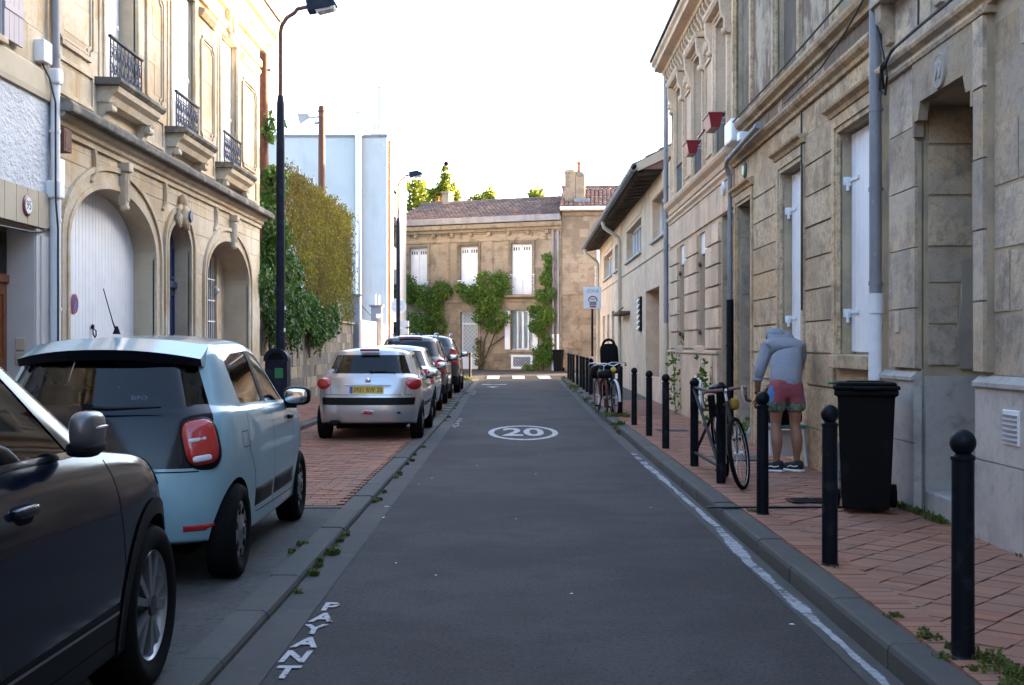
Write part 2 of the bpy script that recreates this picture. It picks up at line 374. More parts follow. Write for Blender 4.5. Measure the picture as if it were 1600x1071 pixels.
# left parking strip: asphalt bay near, brick bays beyond
sheet('parking_bay', M_asph2, C(-3.6), C(-1.50), -6, 10.75, .035)
brick_bay = sheet('brick_parking_bay', M_joint, C(-3.6), lambda y: KL(y) - .19, 10.85, YC - 2, .030)
sheet('bay_edging', M_kerb, C(-3.6), C(-1.50), 10.75, 10.87, .042)
left_pavement = sheet('left_pavement', M_joint, C(-5.35), C(-3.72), -6, YC - 1, .105)
right_pavement = sheet('right_pavement', M_joint, lambda y: KR(y) + .165, lambda y: 3.5 + .009 * y, -6, YC - .5, .112)
# kerbs: one granite piece after another
def kerb_mesh(name, hw, h, L, round_=.03, low=False):
    b = MB(); pr = [(0, -.1), (0, h - round_), (round_ * .3, h - round_ * .3), (round_, h), (hw - .01, h), (hw, h - .01), (hw, -.1)]
    b.prism(pr, -L / 2, L / 2, 'y'); me = bpy.data.meshes.new(name); me.from_pydata(b.v, [], b.f); me.materials.append(M_kerb); me.update(); return me
def kerb_run(name, y0, y1, L, fx, hw, h, flip=False):
    root = MB(); root.add([(0, 0, -.09), (.02, 0, -.09), (.02, .02, -.09)], [(0, 1, 2)])
    ks = link(name, None); ks['kind'] = 'structure'
    me = kerb_mesh('kerb_stone', hw, h, L - .008)
    y = y0 + L / 2
    while y < y1:
        o = link('kerb_stone', me, ks, (fx(y) + U(-.004, .004), y, g(y) + U(-.004, .004)), 0)
        sl = math.atan2(fx(y + .5) - fx(y - .5), 1); up = math.atan2(g(y + .5) - g(y - .5), 1)
        o.rotation_euler = (up, 0, (math.pi if flip else 0) - sl)
        y += L
    return ks
kerb_run('right_kerb', 2.5, 49.5, 1.0, KR, .17, .122)
kerb_run('left_kerb', 2.5, 48.5, 1.0, KL, .19, .055, flip=True)
kerb_run('pavement_kerb', 5, 49.5, 1.0, C(-3.6), .13, .12, flip=True)
# paving bricks, the nearest as single pieces, the rest in one mesh
def bricks(parent, cells, top, n_single, single_mat, far_mat, h=.05):
    cells.sort(key=lambda c: c[1])
    far = MB()
    for i, (x, y, lx, ly, rz) in enumerate(cells):
        dz = U(-.004, .003); zt = g(y) + top + dz + (.007 if ly < .0985 and lx > .2 else 0)
        if i < n_single:
            o = block('paving_brick', single_mat, parent, x - lx / 2, x + lx / 2, y - ly / 2, y + ly / 2, zt - h, zt, rz)
        else:
            c, s_ = math.cos(rz), math.sin(rz); q = []
            for dx, dy in ((-1, -1), (1, -1), (1, 1), (-1, 1)):
                px, py = dx * lx / 2, dy * ly / 2; q.append((x + px * c - py * s_, y + px * s_ + py * c))
            far.add([(*p, zt) for p in q] + [(*p, zt - .02) for p in q], [(0, 1, 2, 3), (0, 4, 5, 1), (1, 5, 6, 2), (2, 6, 7, 3), (3, 7, 4, 0)])
    o = far.build('paving_bricks', far_mat, parent); o['kind'] = 'stuff'
cells = []
# right pavement: header course along the kerb, then rows laid on the diagonal
y = 4.0
while y < 32:
    cells.append((KR(y) + .17 + .105, y, .202, .097, U(-.01, .01) - .0085)); y += .103
a45 = R(49); ca, sa = math.cos(a45), math.sin(a45)
for i in range(-40, 330):
    for j in range(-330, 420):
        rowoff = .5 * (i % 2)
        p, q = i * .216, (j + .0 + rowoff * .3) * .106
        # row direction (ca,sa); across (-sa,ca)
        x = 1.9 + ca * q - sa * p; y = 4.2 + sa * q + ca * p
        if 4.0 < y < 30 and KR(y) + .175 + .21 - .075 < x < 3.30 + .009 * y + .05:
            cells.append((x + U(-.001, .001), y, .1015, .203, a45 + U(-.006, .006)))
bricks(right_pavement, cells, .122, 300, M_brick, M_brick_i)
cells = []
i = 0; y = 10.93
while y < 40:
    x = -3.55 - (.11 if i % 2 else 0)
    while x < -1.55:
        a, c = max(x, -3.58), min(x + .22, KL(y) - .20)
        if c - a > .06: cells.append(((a + c) / 2 - .002, y, c - a - .009, .101, U(-.012, .012)))
        x += .22
    y += .110; i += 1
bricks(brick_bay, cells, .048, 300, M_brick, M_brick_i)
cells = []
i = 0; y = 17.0
while y < 44:
    x = -5.2 - (.11 if i % 2 else 0)
    while x < -3.78:
        a, c = max(x, -5.19), min(x + .22, -3.745)
        if c - a > .06: cells.append(((a + c) / 2, y, c - a - .009, .101, 0))
        x += .22
    y += .110; i += 1
bricks(left_pavement, cells, .120, 0, M_brick, M_brick_i)
# drain cover and slot across the right pavement
d = MB(); d.bbox(-.18, .18, -.14, .14, 0, .008, .004)
for k in range(5): d.box(-.14, .14, -.105 + k * .052, -.08 + k * .052, .008, .011)
tag(d.build('drain_cover', M_black, None, (2.62, 10.55, .128)), 'small black cast iron cover set in the bricks by the wheelie bin', 'drain cover')
d = MB(); d.bbox(-.62, .62, -.03, .03, 0, .012, .004)
tag(d.build('drain_channel', M_black, None, (2.28, 10.12, .124), R(1)), 'narrow black drain channel crossing the brick pavement to the kerb', 'drain channel')
d = MB(); d.bbox(-.3, .3, -.3, .3, 0, .01, .005)
tag(d.build('manhole_cover', M_gut, None, (2.78, 14.6, .124)), 'square grey access cover in the pavement beside the crouched stool', 'manhole cover')
bpy.data.objects['manhole_cover']['label'] = 'square grey access cover in the pavement behind the bending man'
d = MB(); d.bbox(-.25, .25, -.2, .2, 0, .01, .005)
tag(d.build('manhole_cover', M_gut, None, (2.62, 19.5, .124)), 'small dark access cover in the bricks beyond the bicycle rack', 'manhole cover')
# ---------------------------------------------------------------- painted markings
rm = MB(); n = 48; vs = []; fs = []
for i in range(n):
    a = 2 * math.pi * i / n
    vs += [(.60 * math.cos(a), 1.74 * math.sin(a), 0), (.505 * math.cos(a), 1.50 * math.sin(a), 0)]
for i in range(n): k = (i + 1) % n; fs.append((2 * i, 2 * k, 2 * k + 1, 2 * i + 1))
rm.add(vs, fs)
zone = thing('speed_marking', 'white painted oval with the number 20 on the asphalt', 'road marking', (.225, 20.75, .0045))
rm.build('oval_ring', M_paint, zone)
text('20', .74, M_paint, 'number', zone, (0, 0, 0), ext=0, sx=.98, sy=3.5, bold=.018)
def payant(y0, word, lab, dy=.275):
    t = thing('painted_word', lab, 'road marking', (KL(y0) + .295, y0, g(y0) + .006), group='painted words along the parking')
    for i, ch in enumerate(word):
        text(ch, .235, M_paint_old, 'letter', t, (U(-.008, .008), -i * dy, g(y0 - i * dy) - g(y0)), rot=(0, 0, U(-.05, .05)), ext=0, sx=.74, sy=1.22, bold=.008)
payant(6.82, 'PAYANT', 'worn white painted word PAYANT beside the left gutter nearest the viewer')
payant(24.6, 'PAYANT', 'worn white painted word PAYANT in the middle of the street by the silver hatchback', .5)
payant(38.0, 'PAYANT', 'faint small painted word PAYANT far up the street near the crossing', .5)
ar = MB(); ar.prism([(-.30, .2), (.62, .2), (.62, .8), (.45, .8), (.16, .45), (-.05, .8), (-.22, .8)], 0, .0005, 'z')
ar.prism([(-.1, -1.6), (.42, -1.6), (.30, -1.9), (.16, -2.6), (.02, -1.9)], 0, .0005, 'z')
ar.build('bicycle_marking', M_paint, None, (-.75, 43.2, g(43.5) + .012), 0, rot=(R(.2), 0, 0), label='small worn white bicycle lane symbol on the asphalt', category='road marking')
cw = [(-.72, 51.4), (.36, 51.5), (1.46, 51.6)]
for i, (x, y) in enumerate(cw):
    s = MB(); s.add([(-.26, -1.7, g(y - 1.7) + .008), (.26, -1.7, g(y - 1.7) + .008), (.27, .6, g(y + .6) + .014), (.28, 1.9, g(y + 1.9) + .010), (-.28, 1.9, g(y + 1.9) + .010), (-.27, .6, g(y + .6) + .014)], [(0, 1, 2, 5), (5, 2, 3, 4)])
    s.build('crossing_stripe', M_paint, None, (x, y, .006), label=['white crossing stripe by the left kerb end', 'white crossing stripe in the middle of the road', 'white crossing stripe by the row of bollards'][i], category='crossing stripe', group='crossing stripes at the end of the street')
# spilt white lime along the right gutter: a thin film whose edges break up
def worn_film(name, colr, amount=.5, sc=26):
    m = pm(name, colr, .95, var=[(9, tuple(c * .7 for c in colr), .45, .7, .6), (120, tuple(min(1, c * 1.25) for c in colr), .6, .75, .5)])
    nt = m.node_tree; N = nt.nodes; L = nt.links.new
    at = N.new('ShaderNodeAttribute'); at.attribute_name = 'cover'; ge = N.new('ShaderNodeNewGeometry')
    n1 = N.new('ShaderNodeTexNoise'); n1.inputs['Scale'].default_value = sc; n1.inputs['Detail'].default_value = 8; n1.inputs['Roughness'].default_value = .72; L(ge.outputs['Position'], n1.inputs['Vector'])
    n2 = N.new('ShaderNodeTexNoise'); n2.inputs['Scale'].default_value = 2.6; n2.inputs['Detail'].default_value = 3; L(ge.outputs['Position'], n2.inputs['Vector'])
    a1 = N.new('ShaderNodeMath'); a1.operation = 'ADD'; L(n1.outputs[0], a1.inputs[0]); L(n2.outputs[0], a1.inputs[1])
    a2 = N.new('ShaderNodeMath'); a2.operation = 'ADD'; L(a1.outputs[0], a2.inputs[0]); L(at.outputs['Fac'], a2.inputs[1])
    mr = N.new('ShaderNodeMapRange'); mr.interpolation_type = 'SMOOTHSTEP'; L(a2.outputs[0], mr.inputs[0]); mr.inputs[1].default_value = 1.5 - amount * .3; mr.inputs[2].default_value = 2.0 - amount * .3; mr.inputs[4].default_value = .92
    L(mr.outputs[0], N['Principled BSDF'].inputs['Alpha']); return m
b = MB(); vs = []; fs = []; cov = []; y = 4.2; k = 0
rr = random.Random(4); c0 = w0 = 0
while y < 18.5:
    c0 = c0 * .97 + rr.uniform(-.005, .005); w0 = w0 * .9 + rr.uniform(-.012, .012)
    wd = .072 + w0 * .8 + .02 * math.sin(y * .9); tp = min(1, (18.8 - y) / 4)
    cx = KR(y) - .10 + c0 - max(0, y - 12) * .005
    for t in (-1, -.35, .35, 1): vs.append((min(cx + wd * t * (.4 + .6 * tp), KR(y) - .003), y, .009)); cov.append((0 if abs(t) == 1 else 1) * (.45 + .55 * tp))
    if k: fs += [(4 * k - 4 + i, 4 * k - 3 + i, 4 * k + 1 + i, 4 * k + i) for i in range(3)]
    k += 1; y += .06
b.add(vs, fs); o = b.build('spilt_lime', worn_film('spilt lime', (.36, .36, .375), -.35), kind='stuff', label='white lime streak in the right gutter')
at = o.data.attributes.new('cover', 'FLOAT', 'POINT'); at.data.foreach_set('value', cov)
# litter specks
lit = MB()
rr = random.Random(9)
for i in range(16):
    x, y = rr.uniform(-1.2, 1.5), rr.uniform(4.5, 20)
    s_ = rr.uniform(.006, .016); a = rr.uniform(0, 3); c, s2 = math.cos(a), math.sin(a); l2 = s_ * rr.uniform(1, 2.6)
    lit.add([(x + c * l2, y + s2 * l2, .008), (x - s2 * s_, y + c * s_, .010), (x - c * l2, y - s2 * l2, .008), (x + s2 * s_, y - c * s_, .010)], [(0, 1, 2, 3)])
lit.build('litter', M_whitepvc, kind='stuff')
# ================================================================ HOUSES
def O(u0, u1, v0, v1, rise=0): return dict(u0=u0, u1=u1, v0=v0, v1=v1, rise=rise)
def otop(o, u):
    if not o['rise']: return o['v1']
    c, h = (o['u0'] + o['u1']) / 2, (o['u1'] - o['u0']) / 2
    return o['v1'] - o['rise'] + o['rise'] * math.sqrt(max(0, 1 - ((u - c) / h) ** 2))
def grow(o, e, top=None): return O(o['u0'] - e, o['u1'] + e, o['v0'], o['v1'] + (e if top is None else top), o['rise'] + (e if o['rise'] else 0))
class Fac:
    def __init__(s, name, label, cat, loc, rz, W, H, thick=.6):
        s.root = thing(name, label, cat, loc, rz); s.W, s.H, s.T = W, H, thick
    def wall(s, ops, mat, v0=0.0, name='wall', parent=None, y0=0.0, inner=None):
        b = MB(); us = sorted({0, s.W} | {o[k] for o in ops for k in ('u0', 'u1')}); vs = sorted({v0, s.H} | {o[k] for o in ops for k in ('v0', 'v1') if v0 < o[k] < s.H})
        us = [u for u in us if 0 <= u <= s.W]
        for i in range(len(us) - 1):
            for j in range(len(vs) - 1):
                uc, vc = (us[i] + us[i + 1]) / 2, (vs[j] + vs[j + 1]) / 2
                if any(o['u0'] < uc < o['u1'] and o['v0'] < vc < o['v1'] for o in ops): continue
                b.box(us[i], us[i + 1], y0, s.T, vs[j], vs[j + 1])
        for o in ops:                                        # spandrels over arches
            if o['rise']:
                n = 24
                for k in range(n):
                    a = -math.cos(math.pi * k / n); c = -math.cos(math.pi * (k + 1) / n); m_, h = (o['u0'] + o['u1']) / 2, (o['u1'] - o['u0']) / 2
                    ua, ub = m_ + h * a, m_ + h * c; za, zb = otop(o, ua), otop(o, ub)
                    b.hexa([(ua, y0, za), (ub, y0, zb), (ub, s.T, zb), (ua, s.T, za), (ua, y0, o['v1'] + .0), (ub, y0, o['v1']), (ub, s.T, o['v1']), (ua, s.T, o['v1'])])
        return b.build(name, mat, parent or s.root)
    def body(s, depth, mat, H=None, x0=0, x1=None):
        b = MB(); b.box(x0 + .02, (x1 or s.W) - .02, s.T + .002, depth, 0, H or s.H)
        return b.build('rear_walls', mat, s.root)
    def stones(s, ops, u0, u1, v0, v1, mat, parent, ch=.32, L=.62, gap=.008, proud=.008, var=.004, name='stone', seed=1, skip=0, y=0.0):
        r = random.Random(seed)
        hard = {v0, v1}
        for o in ops:
            for v in (o['v0'], o['v1'], o['v1'] - o['rise']):
                if v0 + .05 < v < v1 - .05 and o['u1'] > u0 and o['u0'] < u1: hard.add(round(v, 4))
        hard = sorted(hard); rows = []
        for a, c in zip(hard, hard[1:]):
            n = max(1, round((c - a) / ch)); rows += [(a + (c - a) * i / n, a + (c - a) * (i + 1) / n) for i in range(n)]
        for ri, (va, vb) in enumerate(rows):
            iv = [(u0, u1)]
            near = []
            for o in ops:
                if o['v0'] < vb - .01 and o['v1'] > va + .01:
                    a, c = o['u0'], o['u1']
                    if o['rise']:
                        sp = o['v1'] - o['rise']; m_, h = (a + c) / 2, (c - a) / 2
                        if vb > sp + .01:
                            t = (vb - sp) / o['rise']; k = math.sqrt(1 - t * t) if t < 1 else 0
                            a, c = m_ - h * k, m_ + h * k; near.append(o)
                    nv = []
                    for p, q in iv:
                        if c <= p or a >= q: nv.append((p, q)); continue
                        if a > p: nv.append((p, a))
                        if c < q: nv.append((c, q))
                    iv = nv
            for p, q in iv:
                w_ = q - p
                if w_ < .05: continue
                n = max(1, round(w_ / L)); cuts = [p]
                st = w_ / n
                off = .5 if (ri % 2 and n > 1) else 0
                if off: cuts += [p + st * (.5 + i) + r.uniform(-.12, .12) * st for i in range(n)]
                else: cuts += [p + st * i + r.uniform(-.12, .12) * st for i in range(1, n)]
                cuts.append(q)
                for a, c in zip(cuts, cuts[1:]):
                    if skip and r.random() < skip: continue
                    pr = proud + r.uniform(-var, var)
                    a2, c2, z0, z1 = a + gap / 2, c - gap / 2, va + gap / 2, vb - gap / 2
                    arch = [o for o in near if any(otop(o, t) > va + .004 for t in (max(min(t_, o['u1']), o['u0']) for t_ in (a2, c2, (a2 + c2) / 2)) if o['u0'] < t < o['u1']) and a2 < o['u1'] and c2 > o['u0']]
                    if arch:
                        o = arch[0]; k = 6; b = MB()
                        for i in range(k):
                            ua, ub = a2 + (c2 - a2) * i / k, a2 + (c2 - a2) * (i + 1) / k
                            za = max(z0, otop(o, ua)) if o['u0'] < ua < o['u1'] else z0
                            zb = max(z0, otop(o, ub)) if o['u0'] < ub < o['u1'] else z0
                            if za >= z1 and zb >= z1: continue
                            za, zb = min(za, z1 - .001), min(zb, z1 - .001)
                            b.hexa([(ua, y - pr, za), (ub, y - pr, zb), (ub, y + .01, zb), (ua, y + .01, za), (ua, y - pr, z1), (ub, y - pr, z1), (ub, y + .01, z1), (ua, y + .01, z1)])
                        if b.f: b.build(name, mat, parent)
                    else:
                        block(name, mat, parent, a2, c2, y - pr, y + .01, z0, z1)
    def mould(s, name, mat, u0, u1, prof, parent=None):      # prof: list of (out, height): outline from wall outwards
        b = MB(); b.prism([(-o, z) for o, z in prof], u0, u1, 'x'); return b.build(name, mat, parent or s.root)
    def part(s, b, name, mats, parent=None, **kw): return b.build(name, mats, parent or s.root, **kw)
def band(b, o, e0, e1, y0, y1, n=28, v0=None):               # moulding that follows the edge of an opening, between offsets e0 and e1
    c, h = (o['u0'] + o['u1']) / 2, (o['u1'] - o['u0']) / 2; sp = o['v1'] - o['rise']; v0 = o['v0'] if v0 is None else v0
    def path(e):
        if not o['rise']: return [(o['u0'] - e, v0), (o['u0'] - e, o['v1'] + e), (o['u1'] + e, o['v1'] + e), (o['u1'] + e, v0)]
        p = [(o['u0'] - e, v0)]
        for i in range(n + 1):
            a = math.pi - math.pi * i / n; p.append((c + (h + e) * math.cos(a), sp + (o['rise'] + e) * math.sin(a)))
        return p + [(o['u1'] + e, v0)]
    A, B = path(e0), path(e1)
    for i in range(len(A) - 1):
        b.hexa([(B[i][0], y0, B[i][1]), (B[i + 1][0], y0, B[i + 1][1]), (B[i + 1][0], y1, B[i + 1][1]), (B[i][0], y1, B[i][1]),
                (A[i][0], y0, A[i][1]), (A[i + 1][0], y0, A[i + 1][1]), (A[i + 1][0], y1, A[i + 1][1]), (A[i][0], y1, A[i][1])])
    return b
def frame_panel(b, u0, u1, v0, v1, w_, y0, y1, notch=0):     # raised picture frame
    if notch:
        k = notch
        def ring(e): return [(u0 + e + k, v0 + e), (u1 - e - k, v0 + e), (u1 - e - k, v0 + e + k * .5), (u1 - e, v0 + e + k), (u1 - e, v1 - e - k), (u1 - e - k, v1 - e - k * .5), (u1 - e - k, v1 - e), (u0 + e + k, v1 - e), (u0 + e + k, v1 - e - k * .5), (u0 + e, v1 - e - k), (u0 + e, v0 + e + k), (u0 + e + k, v0 + e + k * .5)]
    else:
        def ring(e): return [(u0 + e, v0 + e), (u1 - e, v0 + e), (u1 - e, v1 - e), (u0 + e, v1 - e)]
    A, B = ring(0), ring(w_)
    for i in range(len(A)):
        j = (i + 1) % len(A)
        b.hexa([(A[i][0], y0, A[i][1]), (A[j][0], y0, A[j][1]), (A[j][0], y1, A[j][1]), (A[i][0], y1, A[i][1]), (B[i][0], y0, B[i][1]), (B[j][0], y0, B[j][1]), (B[j][0], y1, B[j][1]), (B[i][0], y1, B[i][1])])
    return b
def plank_leaf(b, u0, u1, v0, v1, y, n, t=.03, top=None):   # boards side by side
    w_ = (u1 - u0) / n
    for i in range(n):
        a, c = u0 + w_ * i + .003, u0 + w_ * (i + 1) - .003
        if top:
            za, zc = top(a), top(c); b.hexa([(a, y, v0), (c, y, v0), (c, y + t, v0), (a, y + t, v0), (a, y, za), (c, y, zc), (c, y + t, zc), (a, y + t, za)])
        else: b.box(a, c, y, y + t, v0, v1)
def gable(name, mat, parent, x0, x1, y0, y1, z, ridge, over=.35, t=.12, yr=None):
    yr = yr if yr is not None else (y0 + y1) / 2
    sl = (ridge - z) / (yr - y0)
    b = MB(); a = (y0 - over, z - over * sl); c = (yr, ridge); d = (y1, z)
    b.prism([a, (a[0], a[1] + t), (c[0], c[1] + t), (d[0], d[1] + t), d, c], x0, x1, 'x')
    return b.build(name, mat, parent)
def tiles(parent, mat, x0, x1, ya, za, yb, zb, pitch=.22, name='roof_tiles', ridge=True):   # canal tile rows up a slope
    b = MB(); n = int((x1 - x0) / pitch); L = math.hypot(yb - ya, zb - za); m_ = max(3, int(L / .36)); dy, dz = (yb - ya) / L, (zb - za) / L
    rr = random.Random(3)
    for i in range(n):
        xc = x0 + pitch * (i + .5)
        for j in range(m_):
            s0, s1 = L * j / m_ - .04, L * (j + 1) / m_; lift = .012
            vs = []; rx_ = rr.uniform(-.012, .012)
            for s_, up, rad in ((s0, lift + .02, pitch * .50), (s1, 0, pitch * .44)):
                for k in range(5):
                    a = math.pi * k / 4; ox, oz = math.cos(a) * rad, math.sin(a) * rad * .62 + up
                    vs.append((xc + ox + rx_, ya + dy * s_ - dz * oz, za + dz * s_ + dy * oz))
            fs = [(k, k + 1, k + 6, k + 5) for k in range(4)] + [(0, 1, 2, 3, 4)]
            b.add(vs, fs, 0, False)
    if ridge:
        k = int((x1 - x0) / .4)
        for i in range(k):
            xa = x0 + .4 * i; vs = []
            for x_, rad in ((xa - .03, .15), (xa + .4, .13)):
                for q in range(5):
                    a = math.pi * q / 4; vs.append((x_, yb + math.cos(a) * rad, zb + math.sin(a) * rad + .02))
            b.add(vs, [(q, q + 1, q + 6, q + 5) for q in range(4)] + [(0, 1, 2, 3, 4)])
    o = b.build(name, mat, parent); o['kind'] = 'stuff'; return o
def railing(parent, name, u0, u1, v0, v1, y, mat, scroll=True, n=9):
    b = MB(); b.tube([(u0 + .03, y, v0 + .05), (u1 - .03, y, v0 + .05)], .009, 6); b.tube([(u0 + .03, y, v1 - .09), (u1 - .03, y, v1 - .09)], .008, 6)
    b.tube([(u0 + .03, y, v0 - .01), (u0 + .03, y, v1)], .011, 6); b.tube([(u1 - .03, y, v0 - .01), (u1 - .03, y, v1)], .011, 6)
    p = b.build(name, mat, parent)
    for i in range(1, n):
        u = u0 + (u1 - u0) * i / n
        t = MB(); t.tube([(u, y, v0 + .05), (u, y, v1 - .02)], .0065, 5); t.build('baluster', mat, p)
    h = MB(); h.bbox(u0 - .01, u1 + .01, y - .022, y + .022, v1 - .012, v1 + .022, .008); h.build('handrail', M_iron if mat is not M_whitep else mat, p)
    if scroll:
        hgt = (v1 - v0)
        for i in range(n):
            uc = u0 + (u1 - u0) * (i + .5) / n; w_ = (u1 - u0) / n * .44; sgn = 1 if i % 2 else -1
            t = MB()
            for zc, hh, fl in ((v0 + .05 + hgt * .20, hgt * .17, 1), (v0 + .05 + hgt * .55, hgt * .19, -1)):
                pts = []
                for k in range(13):
                    a = k / 12 * 2.3 * math.pi; q = 1 - k / 12 * .75
                    pts.append((uc + sgn * fl * w_ * q * math.cos(a), y, zc + hh * q * math.sin(a)))
                t.tube(pts, .0072, 4, cap=False)
            t.build('scroll', mat, p)
    return p
def downpipe(s, u, v0, v1, r, mat, y=-.075, bands=(), bmat=None, name='downpipe', split=None, mat2=None):
    b = MB(); b.tube([(u, y, v0), (u, y, v1)], r, 12); o = b.build(name, mat, s.root if isinstance(s, Fac) else s)
    for v in bands:
        t = MB(); t.tube([(u, y, v - .02), (u, y, v + .02)], r + .007, 12); t.box(u - .012, u + .012, y, y + .075, v - .008, v + .008); t.build('pipe_bracket', bmat or mat, o)
    return o

# ================================================================ LEFT SIDE
XL = -5.2
# ---- stone house with the arched garage
Y0 = 13.58
h = Fac('stone_house', 'cream limestone house with arched white garage door and small iron balconies', 'house', (XL, Y0, 0), R(90), 24.94 - Y0, 7.72)
u = lambda y: y - Y0
gar, door, arc = O(u(14.13), u(17.58), 0, 3.53, .78), O(u(18.24), u(19.51), 0, 3.42, .40), O(u(20.56), u(23.84), 0, 3.41, .72)
ups = [O(u(15.33), u(16.68), 4.86, 7.14), O(u(18.36), u(19.70), 4.80, 7.14), O(u(21.46), u(22.8), 4.74, 7.14)]
wl = h.wall([gar, door, arc] + ups, M_cream_m)
lower = [grow(gar, .30), grow(door, .24), grow(arc, .26)]
h.stones(lower, 0, h.W, .55, 3.93, M_cream, wl, ch=.42, L=.78, gap=.005, proud=.010, var=.003, seed=2)
h.stones(lower, 0, h.W, .1, .55, M_cream, wl, ch=.45, L=.9, gap=.006, proud=.03, var=.004, seed=7)
for o_, e, nm in ((gar, .30, 'archivolt'), (door, .24, 'archivolt'), (arc, .26, 'archivolt')):
    b = MB(); band(b, o_, .0, .07, -.040, .02); band(b, o_, .07, e - .07, -.022, .02); band(b, o_, e - .07, e, -.055, .02); h.part(b, nm, M_cream)
# upper storey masonry
uo = [grow(o_, .17, .12) for o_ in ups]
for o_ in uo: o_['v0'] = 4.34
h.stones(uo, 0, h.W, 4.34, 7.25, M_cream, wl, ch=.44, L=.8, gap=.005, proud=.010, var=.003, seed=5)
for o_ in ups:
    b = MB(); band(b, o_, 0, .06, -.05, .02); band(b, o_, .06, .17, -.028, .02); h.part(b, 'window_surround', M_cream)
    b = MB(); c = (o_['u0'] + o_['u1']) / 2; b.prism([(c - .13, 7.12), (c + .13, 7.12), (c + .19, 7.62), (c - .19, 7.62)], -.11, 0); b.sell((c, -.13, 7.40), (.13, .07, .17), .9); b.sell((c - .16, -.07, 7.32), (.09, .06, .09), 1); b.sell((c + .16, -.07, 7.32), (.09, .06, .09), 1); h.part(b, 'carved_keystone', M_cream)
for a, c, v in ((u(13.78), u(14.95), 4.98), (u(17.1), u(17.98), 4.98), (u(20.12), u(21.05), 4.98), (u(23.25), u(24.55), 4.98)):
    b = MB(); frame_panel(b, a, c, v, 6.72, .055, -.045, .0, .1); frame_panel(b, a + .075, c - .075, v + .075, 6.645, .03, -.03, .0, .1); h.part(b, 'raised_panel', M_cream)
    b = MB(); frame_panel(b, a, c, 4.40, 4.84, .045, -.035, .0); h.part(b, 'raised_panel', M_cream)
    b = MB(); b.prism([(0, 7.0), (-.05, 7.0), (-.11, 7.08), (-.11, 7.13), (0, 7.16)], a - .05, c + .05, 'x'); h.part(b, 'panel_cornice', M_cream)
# string course: moulded frieze and a black crusted ledge
h.mould('frieze_moulding', M_cream, 0, h.W, [(0, 3.93), (.05, 3.93), (.05, 3.99), (.09, 4.01), (.10, 4.06), (.17, 4.10), (.17, 4.14), (0, 4.14)])
h.mould('ledge', M_crust, -.02, h.W + .2, [(0, 4.142), (.27, 4.142), (.28, 4.16), (.28, 4.22), (.24, 4.27), (.02, 4.338), (0, 4.338)])
h.mould('cornice', M_cream, 0, h.W, [(0, 7.26), (.06, 7.27), (.06, 7.40), (0, 7.42)])
h.mould('cornice', M_cream, -.02, h.W + .3, [(0, 7.64), (.08, 7.64), (.12, 7.74), (.24, 7.80), (.26, 7.92), (.34, 7.94), (.36, 8.04), (.44, 8.10), (.44, 8.15), (0, 8.2)])
b = MB(); b.box(-.02, h.W + .02, -.46, 8, 8.2, 8.26); h.part(b, 'roof_edge', M_crust)
gable('roof', M_tile, h.root, 0, h.W, 0, 9, 8.26, 9.3, .3)
h.body(9, M_cream_m, 7.72)
# consoles with drops
for c in (u(16.02), u(22.35)):
    b = MB(); b.bbox(c - .10, c + .10, -.16, 0, 3.80, 3.92, .015); b.bbox(c - .075, c + .075, -.11, 0, 3.36, 3.80, .015)
    for k in range(3): b.box(c - .05 + k * .04, c - .03 + k * .04, -.125, -.1, 3.42, 3.76)
    b.sell((c, -.07, 3.33), (.08, .06, .05), .8); h.part(b, 'console', M_cream)
for c in (u(14.95), u(18.02), u(21.15)):
    b = MB(); b.tube([(c, -.02, 3.93), (c + .03, -.03, 3.75), (c, -.035, 3.62), (c - .10, -.03, 3.52)], [.05, .045, .04, .03], 6); h.part(b, 'carved_scroll', M_cream)
# cartouche over the door
c = u(18.87); b = MB(); b.sell((c, -.10, 3.50), (.17, .09, .19), .9); b.sell((c, -.07, 3.74), (.10, .08, .13), 1); b.sell((c - .2, -.06, 3.46), (.10, .06, .12), 1); b.sell((c + .2, -.06, 3.46), (.10, .06, .12), 1)
for sg in (-1, 1): b.tube([(c + sg * .14, -.07, 3.66), (c + sg * .27, -.08, 3.60), (c + sg * .30, -.07, 3.46), (c + sg * .22, -.09, 3.34)], [.05, .045, .04, .03], 6)
ct = h.part(b, 'carved_cartouche', M_cream)
b = MB(); b.lathe([(.0, -.02), (.085, -.02), (.095, 0)], (c, -.19, 3.52), 'y', 16); b.build('enamel_plaque', M_blue, ct)
# garage door of boards, in two leaves
gy = .30
for a, c_, nm in ((gar['u0'], u(15.47), 'left'), (u(15.47), gar['u1'], 'right')):
    gd = MB(); gd.box(a, c_, gy + .035, gy + .06, 0.1, 2.7); d_ = gd.build('garage_door_leaf', M_whitep, h.root)
    n = max(5, round((c_ - a) / .125)); w_ = (c_ - a) / n
    for i in range(n):
        x0, x1 = a + w_ * i + .004, a + w_ * (i + 1) - .004; t = MB()
        zt = [min(otop(gar, min(max(x, gar['u0'] + .01), gar['u1'] - .01)) + .02, 3.6) for x in (x0, x1)]
        t.hexa([(x0, gy, .12), (x1, gy, .12), (x1, gy + .035, .12), (x0, gy + .035, .12), (x0, gy, zt[0]), (x1, gy, zt[1]), (x1, gy + .035, zt[1]), (x0, gy + .035, zt[0])]); t.build('door_board', M_whitep, d_)
b = MB(); b.box(gar['u0'] - .2, gar['u1'] + .2, .37, .6, 0, 3.6); h.part(b, 'garage_backing', M_dark)
